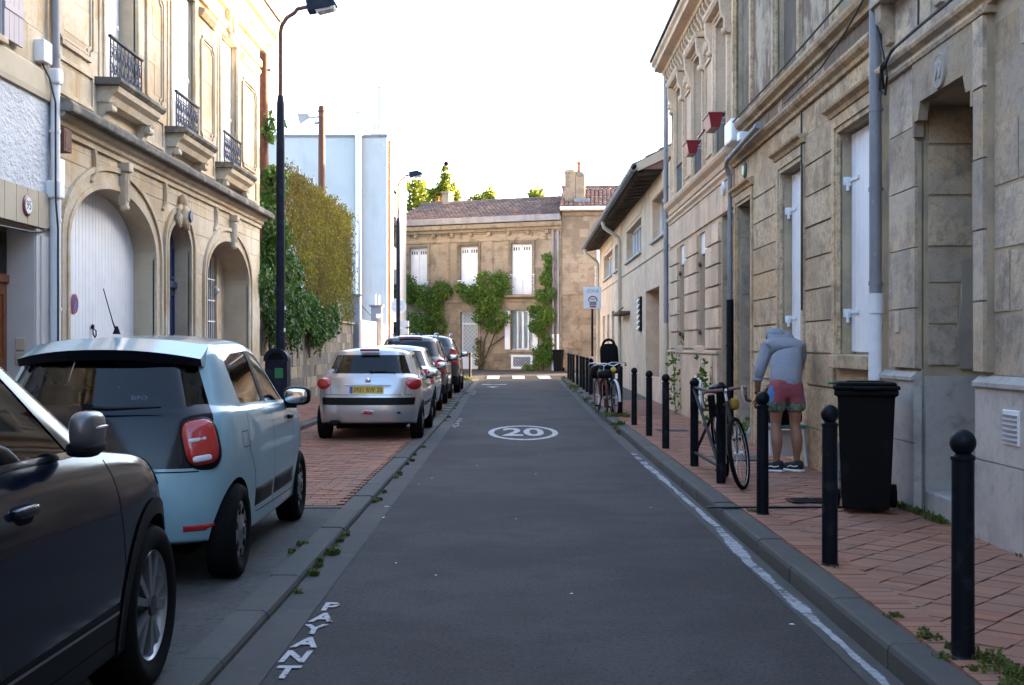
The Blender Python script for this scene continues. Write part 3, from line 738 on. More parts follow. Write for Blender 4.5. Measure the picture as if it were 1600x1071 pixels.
b = MB(); cc = u(15.80); b.tube([(cc, gy - .02, 1.72), (cc + .035, gy - .05, 1.69), (cc + .04, gy - .05, 1.63), (cc, gy - .05, 1.60), (cc - .035, gy - .04, 1.64)], .010, 6, closed=True); b.sell((cc, gy - .02, 1.74), (.03, .02, .035), 1); b.bbox(cc - .02, cc + .07, gy - .05, gy - .01, 1.48, 1.54, .01); h.part(b, 'door_knocker', M_iron)
# blue door with panels
b = MB(); b.box(door['u0'], door['u1'], .24, .28, .1, 3.5); bd = h.part(b, 'blue_door', M_blue)
for v0, v1 in ((.3, 1.0), (1.1, 2.35)):
    for a in (.08, .68): t = MB(); frame_panel(t, door['u0'] + a, door['u0'] + a + .52, v0, v1, .05, .215, .24); t.build('door_panel', M_blue, bd)
t = MB(); t.bbox(door['u0'], door['u1'], .19, .24, 2.42, 2.52, .01); t.build('transom', M_blue, bd)
t = MB(); frame_panel(t, door['u0'] + .08, door['u1'] - .08, 2.56, 3.1, .05, .215, .24); t.build('fanlight_frame', M_blue, bd)
b = MB(); b.bbox(door['u1'] - .02 - .012, door['u1'] + .0, .06, .19, 1.42, 1.66, .006); b.box(door['u1'] - .037, door['u1'] - .03, .08, .17, 1.57, 1.61); h.part(b, 'letter_box', M_alu)
# barred window at the back of the third arch
ar_u0, ar_u1 = arc['u0'], u(23.2)
b = MB(); b.box(ar_u1, arc['u1'], .46, .6, 0, 3.5); b.box(ar_u0, ar_u1, .5, .6, 0, 1.15); rev = h.part(b, 'arch_infill', M_cream_m)
h.stones([], ar_u1, arc['u1'], .2, 3.3, M_cream, rev, ch=.42, L=.7, gap=.006, seed=8, y=.46)
b = MB(); b.box(ar_u0, ar_u1, .56, .60, 1.1, 3.4); h.part(b, 'window_pane', M_win)
b = MB(); b.box(ar_u0 - .1, ar_u1 + .3, .605, .64, 1.0, 3.5); h.part(b, 'dark_room', M_dark)
gl = MB(); gl.box(ar_u0 + .02, ar_u1 - .02, .495, .51, 1.22, 1.25); gp = h.part(gl, 'window_grille', M_whitep)
for v in (1.55, 1.95, 2.35, 2.75): t = MB(); t.box(ar_u0 + .02, ar_u1 - .02, .488, .502, v, v + .022); t.build('grille_rail', M_whitep, gp)
for k in range(19): t = MB(); uu = ar_u0 + .08 + k * .135; t.tube([(uu, .495, 1.2), (uu, .495, 3.2)], .009, 5); t.build('grille_bar', M_whitep, gp)
b = MB(); b.sell((u(23.08), .42, 2.55), (.05, .05, .06), 1); b.bbox(u(23.06), u(23.1), .42, .5, 2.6, 2.66, .008); h.part(b, 'wall_lamp', M_clear)
# upper windows: shutters and balconies
for i, o_ in enumerate(ups):
    sd = (.26, .10, .13)[i]
    b = MB(); b.box(o_['u0'], o_['u1'], sd, sd + .04, o_['v0'], o_['v1']); sh = h.part(b, 'window_shutter', M_whitep)
    for a, c_ in ((o_['u0'] + .01, (o_['u0'] + o_['u1']) / 2 - .006), ((o_['u0'] + o_['u1']) / 2 + .006, o_['u1'] - .01)):
        t = MB(); t.bbox(a, c_, sd - .038, sd, o_['v0'] + .03, o_['v1'] - .02, .006); t.bbox(a + .08, c_ - .08, sd - .045, sd - .035, o_['v0'] + .2, o_['v1'] - .2, .004); t.sell((c_ - .09, sd - .05, o_['v0'] + 1.0), (.025, .02, .045), .8); t.build('shutter_leaf', M_whitep, sh)
    zb = o_['v0']
    b = MB(); b.prism([(-.0, zb - .10), (-.30, zb - .10), (-.34, zb - .06), (-.34, zb - .015), (.0, zb)], o_['u0'] - .30, o_['u1'] + .34, 'x'); h.part(b, 'balcony_ledge', M_crust)
    b = MB(); b.prism([(0, zb - .30), (-.16, zb - .30), (-.20, zb - .22), (-.27, zb - .17), (-.29, zb - .102), (0, zb - .102)], o_['u0'] - .22, o_['u1'] + .26, 'x'); h.part(b, 'balcony_moulding', M_cream)
    for c_ in (o_['u0'] - .1, o_['u1'] + .14):
        b = MB(); b.prism([(0, 4.34), (-.08, 4.34), (-.10, 4.42), (-.17, zb - .36), (-.21, zb - .30), (0, zb - .30)], c_ - .09, c_ + .09, 'x'); b.lathe([(.035, -.095), (.05, -.09), (.05, .09), (.035, .095)], (c_, -.15, zb - .37), 'x', 10); h.part(b, 'balcony_bracket', M_cream)
    railing(h.root, 'balcony_railing', o_['u0'] + .0, o_['u1'] - .0, zb + .02, zb + .58, -.10, M_rail)
# small fittings by the corner
b = MB(); b.bbox(.02, .26, -.16, 0, 3.70, 3.96, .006); b.box(.06, .22, -.165, -.16, 3.74, 3.92); h.part(b, 'copper_vent_box', M_rust_sun)
b = MB(); b.bbox(.02, .22, -.10, 0, 3.32, 3.62, .015); h.part(b, 'meter_box', M_whitepvc)
b = MB(); b.tube([(.12, -.04, 3.32), (.10, -.05, 3.18), (.16, -.05, 3.10), (.2, -.03, 3.16), (.13, -.03, 3.22)], .009, 5); h.part(b, 'loose_cable', M_cable)
t = MB(); t.lathe([(0, -.004), (.125, -.004), (.125, .004)], (0, 0, 0), 'y', 28); sg = t.build('no_parking_sign', M_red, None, (XL - gy - .0 + .012, 15.16, 2.02), R(90))
sg.location = (XL - gy + .012, 15.16, 2.02); tag(sg, 'round blue and red no parking disc on the white garage door', 'sign')
t = MB(); t.lathe([(0, -.006), (.10, -.006), (.10, -.004)], (0, 0, 0), 'y', 28); t.build('sign_disc', pm('sign blue', (.02, .05, .26), .4), sg)
t = MB(); t.prism([(-.075, -.055), (-.055, -.075), (.075, .055), (.055, .075)], -.009, -.006); t.build('sign_slash', M_red, sg)

# ---- white house with the wooden door
YW = 13.56; Wd = 10.5
h = Fac('white_house', 'white roughcast house with beige keyed lintel and orange wooden door', 'house', (XL, YW - Wd, 0), R(90), Wd, 7.4)
u = lambda y: y - (YW - Wd)
dr = O(u(11.35), u(13.16), 0, 2.78); wn = [O(u(11.0), u(12.15), 4.62, 6.6), O(u(8.2), u(9.3), 4.62, 6.6), O(u(8.0), u(9.4), 1.0, 2.78)]
wl = h.wall([dr] + wn, M_cream_m, y0=.02)
b = MB(); b.box(0, h.W - .0, -.015, .02, 3.19, 4.22); h.part(b, 'roughcast_panel', M_rough)
b = MB(); b.box(dr['u1'], h.W - .0, -.02, .02, 0, 2.78); b.box(0, wn[2]['u0'], -.02, .02, 0, 2.78); b.box(wn[2]['u1'], dr['u0'], -.02, .02, 0, 2.78); b.box(wn[2]['u0'], wn[2]['u1'], -.02, .02, 0, 1.0); h.part(b, 'white_pier', M_white_r)
b = MB(); b.box(dr['u1'] + .10, h.W - .1, -.04, -.021, 0.1, 2.70); h.part(b, 'white_pilaster', M_white_r)
h.mould('beige_band', M_band, 0, h.W, [(0, 4.222), (.05, 4.222), (.06, 4.28), (.06, 4.52), (.03, 4.55), (0, 4.55)])
h.stones([O(o['u0'] - .05, o['u1'] + .05, o['v0'] - .05, o['v1']) for o in wn[:2]], 0, h.W, 4.55, 7.4, M_cream, wl, ch=.4, L=.75, gap=.006, seed=4)
uu = u(10.5); k = 0                                          # keyed lintel blocks
lt = MB(); lt.box(0, h.W, -.02, .02, 2.785, 3.185); lp = h.part(lt, 'lintel', M_beige_d)
while uu < h.W - .02:
    w_ = .295; block('lintel_block', M_band, lp, uu + .006, min(uu + w_ - .006, h.W), -.045, -.018, 2.79, 3.18); uu += w_
t = thing('number_plaque', 'round red rimmed house number plaque 95 on the beige lintel', 'house number', (XL + .047, 12.83, 2.985), R(90))
b = MB(); b.lathe([(0, -.02), (.10, -.02), (.115, -.01), (.115, 0)], (0, 0, 0), 'y', 24); b.build('plaque_rim', pm('maroon enamel', (.16, .045, .05), .4), t)
b = MB(); b.lathe([(0, -.024), (.088, -.024), (.088, -.0205)], (0, 0, 0), 'y', 24); b.build('plaque_face', M_whitepvc, t)
text('95', .135, MATS['maroon enamel'], 'number', t, (0, -.025, 0), (R(90), 0, 0), .001)
# recess, door
b = MB(); b.box(dr['u0'], dr['u1'], .30, .36, .1, 2.78); wdp = h.part(b, 'wooden_door', M_wood)
for a in (.1, .52, .94, 1.36):
    t = MB(); frame_panel(t, dr['u0'] + a, dr['u0'] + a + .36, .3, 1.2, .05, .28, .30); frame_panel(t, dr['u0'] + a, dr['u0'] + a + .36, 1.3, 2.1, .05, .28, .30); t.build('door_panel', M_wood, wdp)
t = MB(); t.box(dr['u0'] + .06, dr['u1'] - .06, .285, .30, 2.28, 2.72); t.build('fanlight', M_win, wdp)
t = MB(); t.box(dr['u0'], dr['u1'], .27, .30, 2.18, 2.26); t.build('transom', M_wood, wdp)
b = MB(); b.box(dr['u1'] - .012, dr['u1'] + .0, .0, .30, .1, 2.78); h.part(b, 'white_reveal', M_white_r)
for v in (1.28, 1.44): b = MB(); b.bbox(dr['u1'] - .035, dr['u1'] - .013, .09, .20, v, v + .14, .01); h.part(b, 'bell_box', M_band)
b = MB(); b.tube([(dr['u0'] + .3, -.02, 2.70), (dr['u1'] - .2, -.03, 2.72), (dr['u1'] + .05, -.04, 2.74), (h.W - .12, -.05, 2.80)], .012, 5); h.part(b, 'door_cable', M_cable)
for o in wn[:2]:
    b = MB(); b.box(o['u0'], o['u1'], .1, .14, o['v0'], o['v1']); p_ = h.part(b, 'window_pane', M_win)
    b = MB(); b.box(o['u0'], o['u1'], .2, .24, o['v0'], o['v1']); h.part(b, 'dark_room', M_dark)
    for a, c_ in ((o['u0'] - .5, o['u0'] - .02), (o['u1'] + .02, o['u1'] + .52)):
        sh = MB(); sh.box(a, c_, -.055, -.045, o['v0'] + .02, o['v1'] - .02); so = h.part(sh, 'shutter', M_whitepvc)
        for k in range(4):
            block('shutter_board', pm('mauve grey shutter paint', (.36, .31, .34), .6) if 'mauve grey shutter paint' not in MATS else MATS['mauve grey shutter paint'], so, a + k * .12 + .004, a + (k + 1) * .12 - .004, -.085, -.055, o['v0'], o['v1'])
        for vv in (o['v0'] + .3, o['v1'] - .5): t = MB(); t.box(a, c_, -.095, -.086, vv, vv + .06); t.build('strap_hinge', MATS['mauve grey shutter paint'], so)
    b = MB(); b.bbox(o['u0'] - .1, o['u1'] + .1, -.10, .1, o['v0'] - .07, o['v0'] - .001, .01); h.part(b, 'window_sill', M_cream)
o = wn[2]; b = MB(); b.box(o['u0'], o['u1'], .1, .14, o['v0'], o['v1']); h.part(b, 'roller_shutter', M_whitep)
h.mould('cornice', M_cream, 0, h.W, [(0, 7.4), (.1, 7.4), (.2, 7.6), (.3, 7.65), (.3, 7.72), (0, 7.75)])
gable('roof', M_tile, h.root, 0, h.W, 0, 9, 7.75, 9.0, .3); h.body(9, M_cream_m, 7.4)
uu = h.W - .04
dp = downpipe(h, uu, .1, 3.22, .062, M_whitepvc, -.09, (.9, 1.9, 2.9))
downpipe(h, uu, 3.22, 4.52, .052, M_whitepvc, -.09, (3.9,)); downpipe(h, uu, 4.52, 7.5, .05, M_zinc, -.09, (4.75, 6.2), M_zinc)
b = MB(); b.bbox(uu - .09, uu + .09, -.17, -.01, 3.14, 3.34, .02); h.part(b, 'pipe_hopper', M_whitepvc)
b = MB(); b.bbox(uu - .08, uu + .08, -.16, -.01, 4.42, 4.60, .03); h.part(b, 'pipe_collar', M_whitepvc)
b = MB(); b.bbox(uu - .40, uu - .16, -.12, 0, 4.60, 4.84, .012); h.part(b, 'junction_box', M_whitepvc)
b = MB(); b.tube([(uu - .28, -.05, 4.6), (uu - .16, -.09, 4.45), (uu - .10, -.13, 4.2), (uu - .1, -.13, 3.4), (uu - .12, -.14, 3.1), (uu - .08, -.15, 2.8), (uu - .08, -.15, .5)], .012, 5); h.part(b, 'wall_cable', M_cable)

# ---- rubble wall, then gate pillars
rw = Fac('rubble_wall', 'low rubble stone garden wall with ivy tumbling over its top', 'wall', (XL - .02, 24.96, 0), R(90), 15.3, 2.22, .4)
wl = rw.wall([], M_rubble_m, y0=.03)
rw.stones([], 0, rw.W, .1, 2.2, M_rubble, wl, ch=.29, L=.52, gap=.02, proud=.0, var=.022, seed=12, y=.03)
b = MB(); b.box(0, rw.W, -.03, .45, 2.222, 2.28); rw.part(b, 'coping', M_rubble)
def pillar(y, hgt, lab, w_=.42):
    t = thing('gate_pillar', lab, 'pillar', (XL + .02, y, g(y)), 0)
    b = MB(); b.bbox(-.3, .12, -w_ / 2, w_ / 2, 0, hgt, .012); b.build('shaft', M_grey_r, t)
    b = MB(); b.bbox(-.38, .18, -w_ / 2 - .06, w_ / 2 + .06, hgt + .001, hgt + .07, .012); b.build('cap', M_grey_r, t); return t
pillar(40.5, 3.1, 'grey rendered gate pillar at the end of the rubble wall')
p2_ = pillar(47.6, 2.95, 'grey rendered gate pillar with white posts on its cap')
for dx in (-.14, .0): b = MB(); b.tube([(dx, 0, 3.02), (dx, 0, 3.42)], .03, 6); b.build('white_post', M_whitepvc, p2_)
b = MB(); b.bbox(-.1, .1, -.23, -.211, 2.5, 2.66, .004); b.build('sign_plate', M_whitepvc, p2_)
t = thing('metal_gate', 'pale grey sheet gate with pink and red graffiti between the two pillars', 'gate', (XL - .05, 40.73, .09), R(90))
b = MB(); b.box(0, 6.62, .03, .06, .05, 2.0); b.build('gate_sheet', M_white_r, t)
for k in range(7): block('gate_panel', M_white_r, t, .03 + k * .945, .96 + k * .945, 0, .028, .08, 2.35)
gm = pm('graffiti pink', (.35, .03, .07), .6); gm2 = pm('graffiti violet', (.07, .03, .16), .6)
for k, (s_, px, pz, sz, mm) in enumerate((('E', 5.9, .75, .5, gm), ('A', 4.6, 1.3, .55, gm2), ('S', 5.3, .95, .55, gm2), ('R', 1.9, 1.0, .6, gm))):
    text(s_, sz, mm, 'graffiti_letter', t, (px, -.004, pz), (R(90), R(U(-15, 15)), 0), 0, 1.3, 1.4)
b = MB(); b.tube([(XL + .1, 40.7, 2.95), (XL + .1, 44, 2.62), (XL + .1, 47.4, 2.55)], .014, 5); tag(b.build('sagging_cable', M_cable), 'thin dark cable sagging between the two grey gate pillars', 'cable')

# ---- tall white building
wb = thing('white_building', 'tall blank white rendered building with a steel flue up its side', 'building', (-5.25, 51.2, 0))
b = MB(); b.box(-19, 0, 0, 9.6, 0, 10.4); b.build('wall', M_white_r, wb)
b = MB(); b.box(-19.05, .06, -.05, 9.65, 10.4, 10.5); b.build('parapet_cap', M_zinc, wb)
b = MB(); b.box(-1.32, -1.30, -.006, 0, 0, 10.4); b.build('wall_joint', M_grey_r, wb)
fx = -1.18
for k, (z0, z1) in enumerate(((2.6, 4.4), (4.4, 6.2), (6.2, 8.0), (8.0, 9.8), (9.8, 11.35))):
    b = MB(); b.tube([(fx, -.2, z0), (fx, -.2, z1)], .155, 18); b.tube([(fx, -.2, z1 - .04), (fx, -.2, z1 + .03)], .165, 18); b.build('flue_section', M_flue, wb)
b = MB(); b.box(fx - .02, fx + .02, -.1, 0, 5, 5.06); b.box(fx - .02, fx + .02, -.1, 0, 9, 9.06); b.tube([(fx, -.2, 11.35), (fx, -.2, 11.42)], .19, 16); b.build('flue_bracket', M_alu, wb)
b = MB(); b.bbox(-.75, -.05, .6, 1.3, 10.5, 10.66, .02); b.build('vent_plinth', M_white_r, wb)
b = MB(); b.tube([(-.40, 1, 10.66), (-.40, 1, 12.75)], .10, 14); b.tube([(-.40, 1, 11.6), (-.40, 1, 11.68)], .13, 14); b.tube([(-.40, 1, 12.7), (-.40, 1, 12.78)], .13, 14); b.build('roof_flue', M_alu, wb)
b = MB(); b.tube([(-.55, .9, 10.66), (-.55, .9, 12.2)], .03, 8); b.sell((-.60, .9, 11.0), (.1, .1, .13), .8); b.build('roof_vent', M_alu, wb)
b = MB(); b.tube([(.07, .35, .2), (.07, .35, 10.3)], .055, 8); b.build('downpipe', M_rust_sun, wb)
for k in range(4): 
    b = MB(); b.box(-.0, .02, 3.0 + 0, 4.2, 1.2 + k * 2.4, 2.6 + k * 2.4); b.build('window', M_win, wb)
ww = thing('side_wall', 'low cream garden wall catching the sun beside the white building', 'wall', (-5.2, 48.0, .1))
b = MB(); b.box(-.25, .0, .0, 3.0, 0, 2.1); b.build('wall', M_cream_m, ww); b = MB(); b.box(-.3, .05, -.0, 3.05, 2.1, 2.2); b.build('coping', M_cream, ww)
# ================================================================ RIGHT SIDE
XR = lambda y: 3.3 + .009 * y
RZ = math.atan2(-1, -.009)
def rfac(name, label, ya, yb, H, thick=.6):                  # ya far end, yb near end; u runs from far to near
    return Fac(name, label, 'house', (XR(ya), ya, 0), RZ, ya - yb, H, thick), (lambda y: ya - y)
# ---- house with the recessed doorway (nearest)
h, u = rfac('grey_stone_house', 'weathered grey stone house with number 79 over a deep recessed doorway', 10.97, 2.0, 8.3, .95)
dr = O(u(9.91), u(8.58), 0, 3.46); up = [O(.35, 1.5, 4.62, 6.9), O(3.6, 4.8, 4.62, 6.9)]
wl = h.wall([dr] + up, M_grey_m)
fr = grow(dr, .20, .34); fr['u0'] = .0
h.stones([fr, dr], 0, h.W, 1.27, 3.74, M_grey, wl, ch=.46, L=.72, gap=.028, proud=.005, var=.005, seed=21)
h.stones([O(o['u0'] - .15, o['u1'] + .15, o['v0'] - .1, o['v1'] + .15) for o in up], 0, h.W, 3.98, 8.2, M_grey, wl, ch=.44, L=.7, gap=.012, proud=.006, var=.006, seed=22)
# door surround: flat pilaster strips with stones, chamfered head
fs = MB(); fs.box(dr['u1'] - .0, dr['u1'] + .19, -.05, .03, 1.30, 3.80); sp = h.part(fs, 'door_surround', M_grey_m)
v = 1.30
for k in range(5): block('surround_stone', M_grey, sp, dr['u1'] + .002, dr['u1'] + .188, -.075 - U(0, .008), -.03, v + .006, v + .494); v += .5
fl = MB(); fl.box(.36, dr['u0'], -.03, .03, 1.30, 3.80); sp2 = h.part(fl, 'door_surround', M_grey_m)
v = 1.30
for k in range(5): block('surround_stone', M_grey, sp2, .37, dr['u0'] - .003, -.052 - U(0, .006), -.028, v + .005, v + .495); v += .5
hd = MB(); uc = (dr['u0'] + dr['u1']) / 2
poly = [(dr['u0'] - .001, 3.80), (dr['u0'] - .001, 3.10), (dr['u0'] + .05, 3.10), (dr['u0'] + .05, 3.22), (dr['u0'] + .14, 3.22), (dr['u0'] + .20, 3.36), (dr['u1'] - .20, 3.36), (dr['u1'] - .14, 3.22), (dr['u1'] - .05, 3.22), (dr['u1'] - .05, 3.10), (dr['u1'] + .001, 3.10), (dr['u1'] + .001, 3.80)]
poly = [(p[0], p[1] + .10) if p[1] < 3.5 else p for p in poly]
q = len(poly) // 2
hd.prism(poly[:q] + [(uc, 3.46), (uc, 3.80)], -.078, .0, 'y'); hd.prism([(uc + .001, 3.80), (uc + .001, 3.46)] + poly[q:], -.078, .0, 'y'); h.part(hd, 'door_head', M_grey)
h.mould('surround_cap', M_grey, .30, dr['u1'] + .24, [(0, 3.802), (.09, 3.802), (.105, 3.83), (.105, 3.85), (0, 3.855)])
h.mould('string_course', M_grey, 0, h.W, [(0, 3.87), (.05, 3.87), (.06, 3.90), (.11, 3.92), (.125, 3.945), (.125, 3.965), (0, 3.98)])
b = MB(); b.lathe([(0, -.095), (.115, -.095), (.12, -.10), (.135, -.10), (.14, -.09), (.14, -.078)], (uc, 0, 3.60), 'y', 28); md = h.part(b, 'number_roundel', M_cement)
text('79', .17, M_whiteplinth, 'number', md, (uc, -.099, 3.60), (R(90), 0, 0), .005, .8, 1.1, bold=.004)
# inside of the doorway: jamb stones, cement patch, door
ji = MB(); ji.box(dr['u0'] + .001, dr['u0'] + .012, .02, .93, .1, 3.46); jp = h.part(ji, 'doorway_jamb', M_grey_m)
for (v0, v1, cuts) in ((1.32, 1.66, (.04, .45, .9)), (1.66, 2.0, (.04, .3, .72, .9)), (2.0, 2.3, (.04, .55, .9)), (2.3, 2.72, (.04, .9)), (2.72, 3.14, (.04, .52, .62, .9)), (3.14, 3.44, (.04, .5, .9))):
    for a, c_ in zip(cuts, cuts[1:]): block('jamb_stone', M_grey, jp, dr['u0'] + .012, dr['u0'] + .028 + U(-.004, .006), a + .012, c_ - .012, v0 + .012, v1 - .012)
cp = MB(); cp.prism([(.30, 1.30), (.76, 1.30), (.77, 2.12), (.72, 2.28), (.60, 2.27), (.47, 2.33), (.42, 2.22), (.31, 2.18), (.32, 1.9), (.28, 1.6)], dr['u0'] + .02, dr['u0'] + .046, 'x'); cp.build('cement_patch', M_cement, jp)
b = MB(); b.box(dr['u0'] + .001, dr['u1'] - .001, .90, .95, .1, 3.46); d_ = h.part(b, 'house_door', M_soffit)
for v0, v1 in ((.4, 1.2), (1.3, 2.2), (2.3, 3.0)): t = MB(); frame_panel(t, dr['u0'] + .15, dr['u1'] - .15, v0, v1, .06, .87, .9); t.build('door_panel', M_soffit, d_)
b = MB(); b.bbox(dr['u0'] + .001, dr['u1'] - .001, .02, .9, .1, .30, .015); b.bbox(dr['u0'] + .03, dr['u1'] - .03, .3, .9, .302, .45, .015); h.part(b, 'door_step', M_whiteplinth)
# plinth
for a, c_ in ((.0, dr['u0']), (dr['u1'], h.W)):
    pl = MB(); pl.box(a, c_, -.05, .02, .1, 1.20); pp = h.part(pl, 'plinth', M_whiteplinth)
    n = max(1, round((c_ - a) / .85))
    for k in range(n):
        for v0, v1 in ((.12, .68), (.69, 1.20)):
            o_ = (0.35 if v0 > .5 and n > 1 and k else 0); block('plinth_stone', M_whiteplinth, pp, a + (c_ - a) * k / n + .004 + (0 if not k else o_ * 0), a + (c_ - a) * (k + 1) / n - .004, -.062 - U(0, .004), -.05, v0, v1)
    b = MB(); b.prism([(0, 1.20), (-.085, 1.20), (-.085, 1.23), (-.03, 1.275), (0, 1.28)], a, c_, 'x'); b.build('plinth_cap', M_whiteplinth, pp)
b = MB(); b.box(dr['u0'] + .001, dr['u0'] + .04, .02, .93, .1, 1.24); h.part(b, 'jamb_plinth', M_whiteplinth)
b = MB(); b.bbox(u(7.93) - .13, u(7.93) + .13, -.075, -.05, .83, 1.06, .004); vg = h.part(b, 'air_vent', M_whitepvc)
for k in range(6): t = MB(); t.box(u(7.93) - .11, u(7.93) + .11, -.083, -.075, .85 + k * .033, .865 + k * .033); t.build('vent_slat', M_grey_r, vg)
b = MB(); b.bbox(.58, .66, -.075, -.05, 1.60, 1.78, .008); h.part(b, 'door_bell', M_band)
for o in up:
    b = MB(); b.box(o['u0'], o['u1'], .15, .19, o['v0'], o['v1']); h.part(b, 'window_shutter', M_whitep)
    b = MB(); band(b, o, 0, .14, -.05, .02); h.part(b, 'window_surround', M_grey)
    b = MB(); b.bbox(o['u0'] - .2, o['u1'] + .2, -.17, .15, 4.50, 4.619, .01); h.part(b, 'window_sill', M_grey)
    for c_ in (o['u0'] - .05, o['u1'] + .05): b = MB(); b.prism([(0, 4.16), (-.05, 4.16), (-.07, 4.26), (-.13, 4.36), (-.14, 4.495), (0, 4.495)], c_ - .08, c_ + .08, 'x'); h.part(b, 'sill_console', M_grey)
h.mould('cornice', M_grey, 0, h.W, [(0, 8.1), (.1, 8.1), (.3, 8.3), (.4, 8.45), (.4, 8.5), (0, 8.55)])
gable('roof', M_tile, h.root, 0, h.W, 0, 10, 8.5, 11.2, .3); h.body(10, M_grey_m, 8.1)
pu = -.02
downpipe(h, u(10.86), 1.95, 8.3, .055, M_zinc, -.10, (2.05, 2.9, 3.62, 4.95, 6.4), M_zinc); downpipe(h, u(10.86), .14, 1.95, .062, M_whitepvc, -.10, (1.80, .8), M_whitepvc)
b = MB(); b.tube([(u(10.86), -.1, 1.78), (u(10.86), -.1, 1.96)], .072, 12); h.part(b, 'pipe_socket', M_whitepvc)
# cables along the string course
def cab(pts, lab, r=.012):
    b = MB(); b.tube([(XR(y) - o, y, z) for y, o, z in pts], r, 6); tag(b.build('cable', M_cable), lab, 'cable')
cab([(4, .15, 4.05), (6, .15, 4.02), (7.5, .15, 4.04), (8.8, .15, 4.02), (9.6, .14, 4.02), (10.2, .16, 3.99), (10.5, .15, 3.88), (10.62, .10, 3.76)], 'black cable clipped above the string course of the grey stone house', .014)
cab([(9.6, .13, 4.05), (9.62, .12, 4.3), (9.58, .10, 4.5), (9.55, .08, 4.55)], 'loose black cable end curling up the grey stone wall', .009)
cab([(10.2, .14, 4.0), (10.45, .17, 3.92), (10.6, .14, 3.74), (10.5, .12, 3.68), (10.35, .15, 3.80), (10.5, .12, 3.95), (10.75, .12, 4.35), (10.8, .1, 4.9)], 'tangled loop of black cable beside the grey downpipe', .011)
# ---- house with white shutters and blind upper windows
h, u = rfac('shuttered_house', 'brown stained stone house with white ground floor shutters and walled up upper windows', 18.52, 10.98, 8.3)
b1, b2, b3 = O(u(12.43), u(11.22), 1.40, 3.69), O(u(15.17), u(14.02), 1.40, 3.66), O(u(18.19), u(17.09), 0, 3.59)
ua = [O(u(12.5), u(11.2), 4.84, 6.95), O(u(15.45), u(14.2), 4.80, 6.95), O(u(18.35), u(17.15), 4.80, 6.95)]
wl = h.wall([b1, b2, b3] + ua, M_grey_m)
lo = [grow(b1, .16, .2), grow(b2, .16, .2), grow(b3, .14, .2)]
for o in lo[:2]: o['v0'] = 1.2
for a, c_ in ((0.0, lo[2]['u0']), (lo[2]['u1'], lo[1]['u0']), (lo[1]['u1'], lo[0]['u0']), (lo[0]['u1'], h.W)):   # rusticated piers: one block per course
    v = 1.05
    while v < 3.85 and c_ - a > .1:
        block('rusticated_stone', M_tan, wl, a + .01, c_ - .01, -.026 - U(0, .010), .01, v + .007 + U(0, .006), v + .346); v += .357
h.stones([b1, b2, lo[2]], 0, h.W, .1, 1.04, M_tan, wl, ch=.47, L=.9, gap=.010, proud=.035, var=.006, seed=31)
h.stones([O(o['u0'], o['u1'], 0, o['v1']) for o in lo], 0, h.W, 3.91, 4.22, M_tan, wl, ch=.31, L=1.3, gap=.006, proud=.012, var=.004, seed=32)
for o, nm in ((b1, 0), (b2, 0), (b3, 1)):
    b = MB(); band(b, o, 0, .05, -.035, .02); band(b, o, .05, .16, -.055, .02); h.part(b, 'opening_surround', M_tan)
    h.mould('opening_cornice', M_tan, o['u0'] - .22, o['u1'] + .22, [(0, o['v1'] + .17), (.07, o['v1'] + .17), (.09, o['v1'] + .21), (.14, o['v1'] + .235), (.15, o['v1'] + .26), (0, o['v1'] + .28)])
for o in (b1, b2):
    b = MB(); b.bbox(o['u0'] - .1, o['u1'] + .1, -.10, .2, 1.26, 1.399, .012); h.part(b, 'window_sill', M_tan)
    b = MB(); b.box(o['u0'], o['u1'], .16, .2, 1.4, o['v1']); sh = h.part(b, 'shutter_backing', M_whitep)
    m_ = o['u0'] + (o['u1'] - o['u0']) * .62
    for a, c_ in ((o['u0'] + .015, m_ - .005), (m_ + .005, o['u1'] - .015)):
        lf = MB(); lf.box(a, c_, .135, .16, 1.42, o['v1'] - .02); lo_ = lf.build('shutter_leaf', M_whitep, sh)
        n = max(2, round((c_ - a) / .14))
        for k in range(n): block('shutter_board', M_whitep, lo_, a + (c_ - a) * k / n + .003, a + (c_ - a) * (k + 1) / n - .003, .112, .134, 1.43, o['v1'] - .03)
    for v in (1.82, 3.18):
        t = MB(); t.box(o['u0'] - .0, o['u0'] + .30, .095, .111, v, v + .035); t.bbox(o['u0'] - .02, o['u0'] + .03, .03, .11, v - .04, v + .05, .008); t.tube([(o['u0'] + .02, .07, v - .09), (o['u0'] + .02, .07, v + .05)], .018, 8); t.build('shutter_hinge', M_whitepvc, sh)
# recessed door
b = MB(); b.box(b3['u0'], b3['u1'], .50, .56, .1, b3['v1']); d_ = h.part(b, 'house_door', M_soffit)
for v0, v1 in ((.4, 1.2), (1.3, 2.4), (2.6, 3.4)): t = MB(); frame_panel(t, b3['u0'] + .12, b3['u1'] - .12, v0, v1, .06, .47, .5); t.build('door_panel', M_soffit, d_)
ji = MB(); ji.box(b3['u0'] + .001, b3['u0'] + .012, .01, .5, .1, b3['v1']); jp = h.part(ji, 'doorway_jamb', M_grey_m)
for k in range(8): block('jamb_stone', M_grey, jp, b3['u0'] + .012, b3['u0'] + .024 + U(0, .006), .02, .49, .12 + k * .43, .54 + k * .43 if k < 7 else 3.58)
b = MB(); b.bbox(b3['u0'], b3['u1'], -.08, .45, .1, .26, .012); h.part(b, 'door_step', M_whiteplinth)
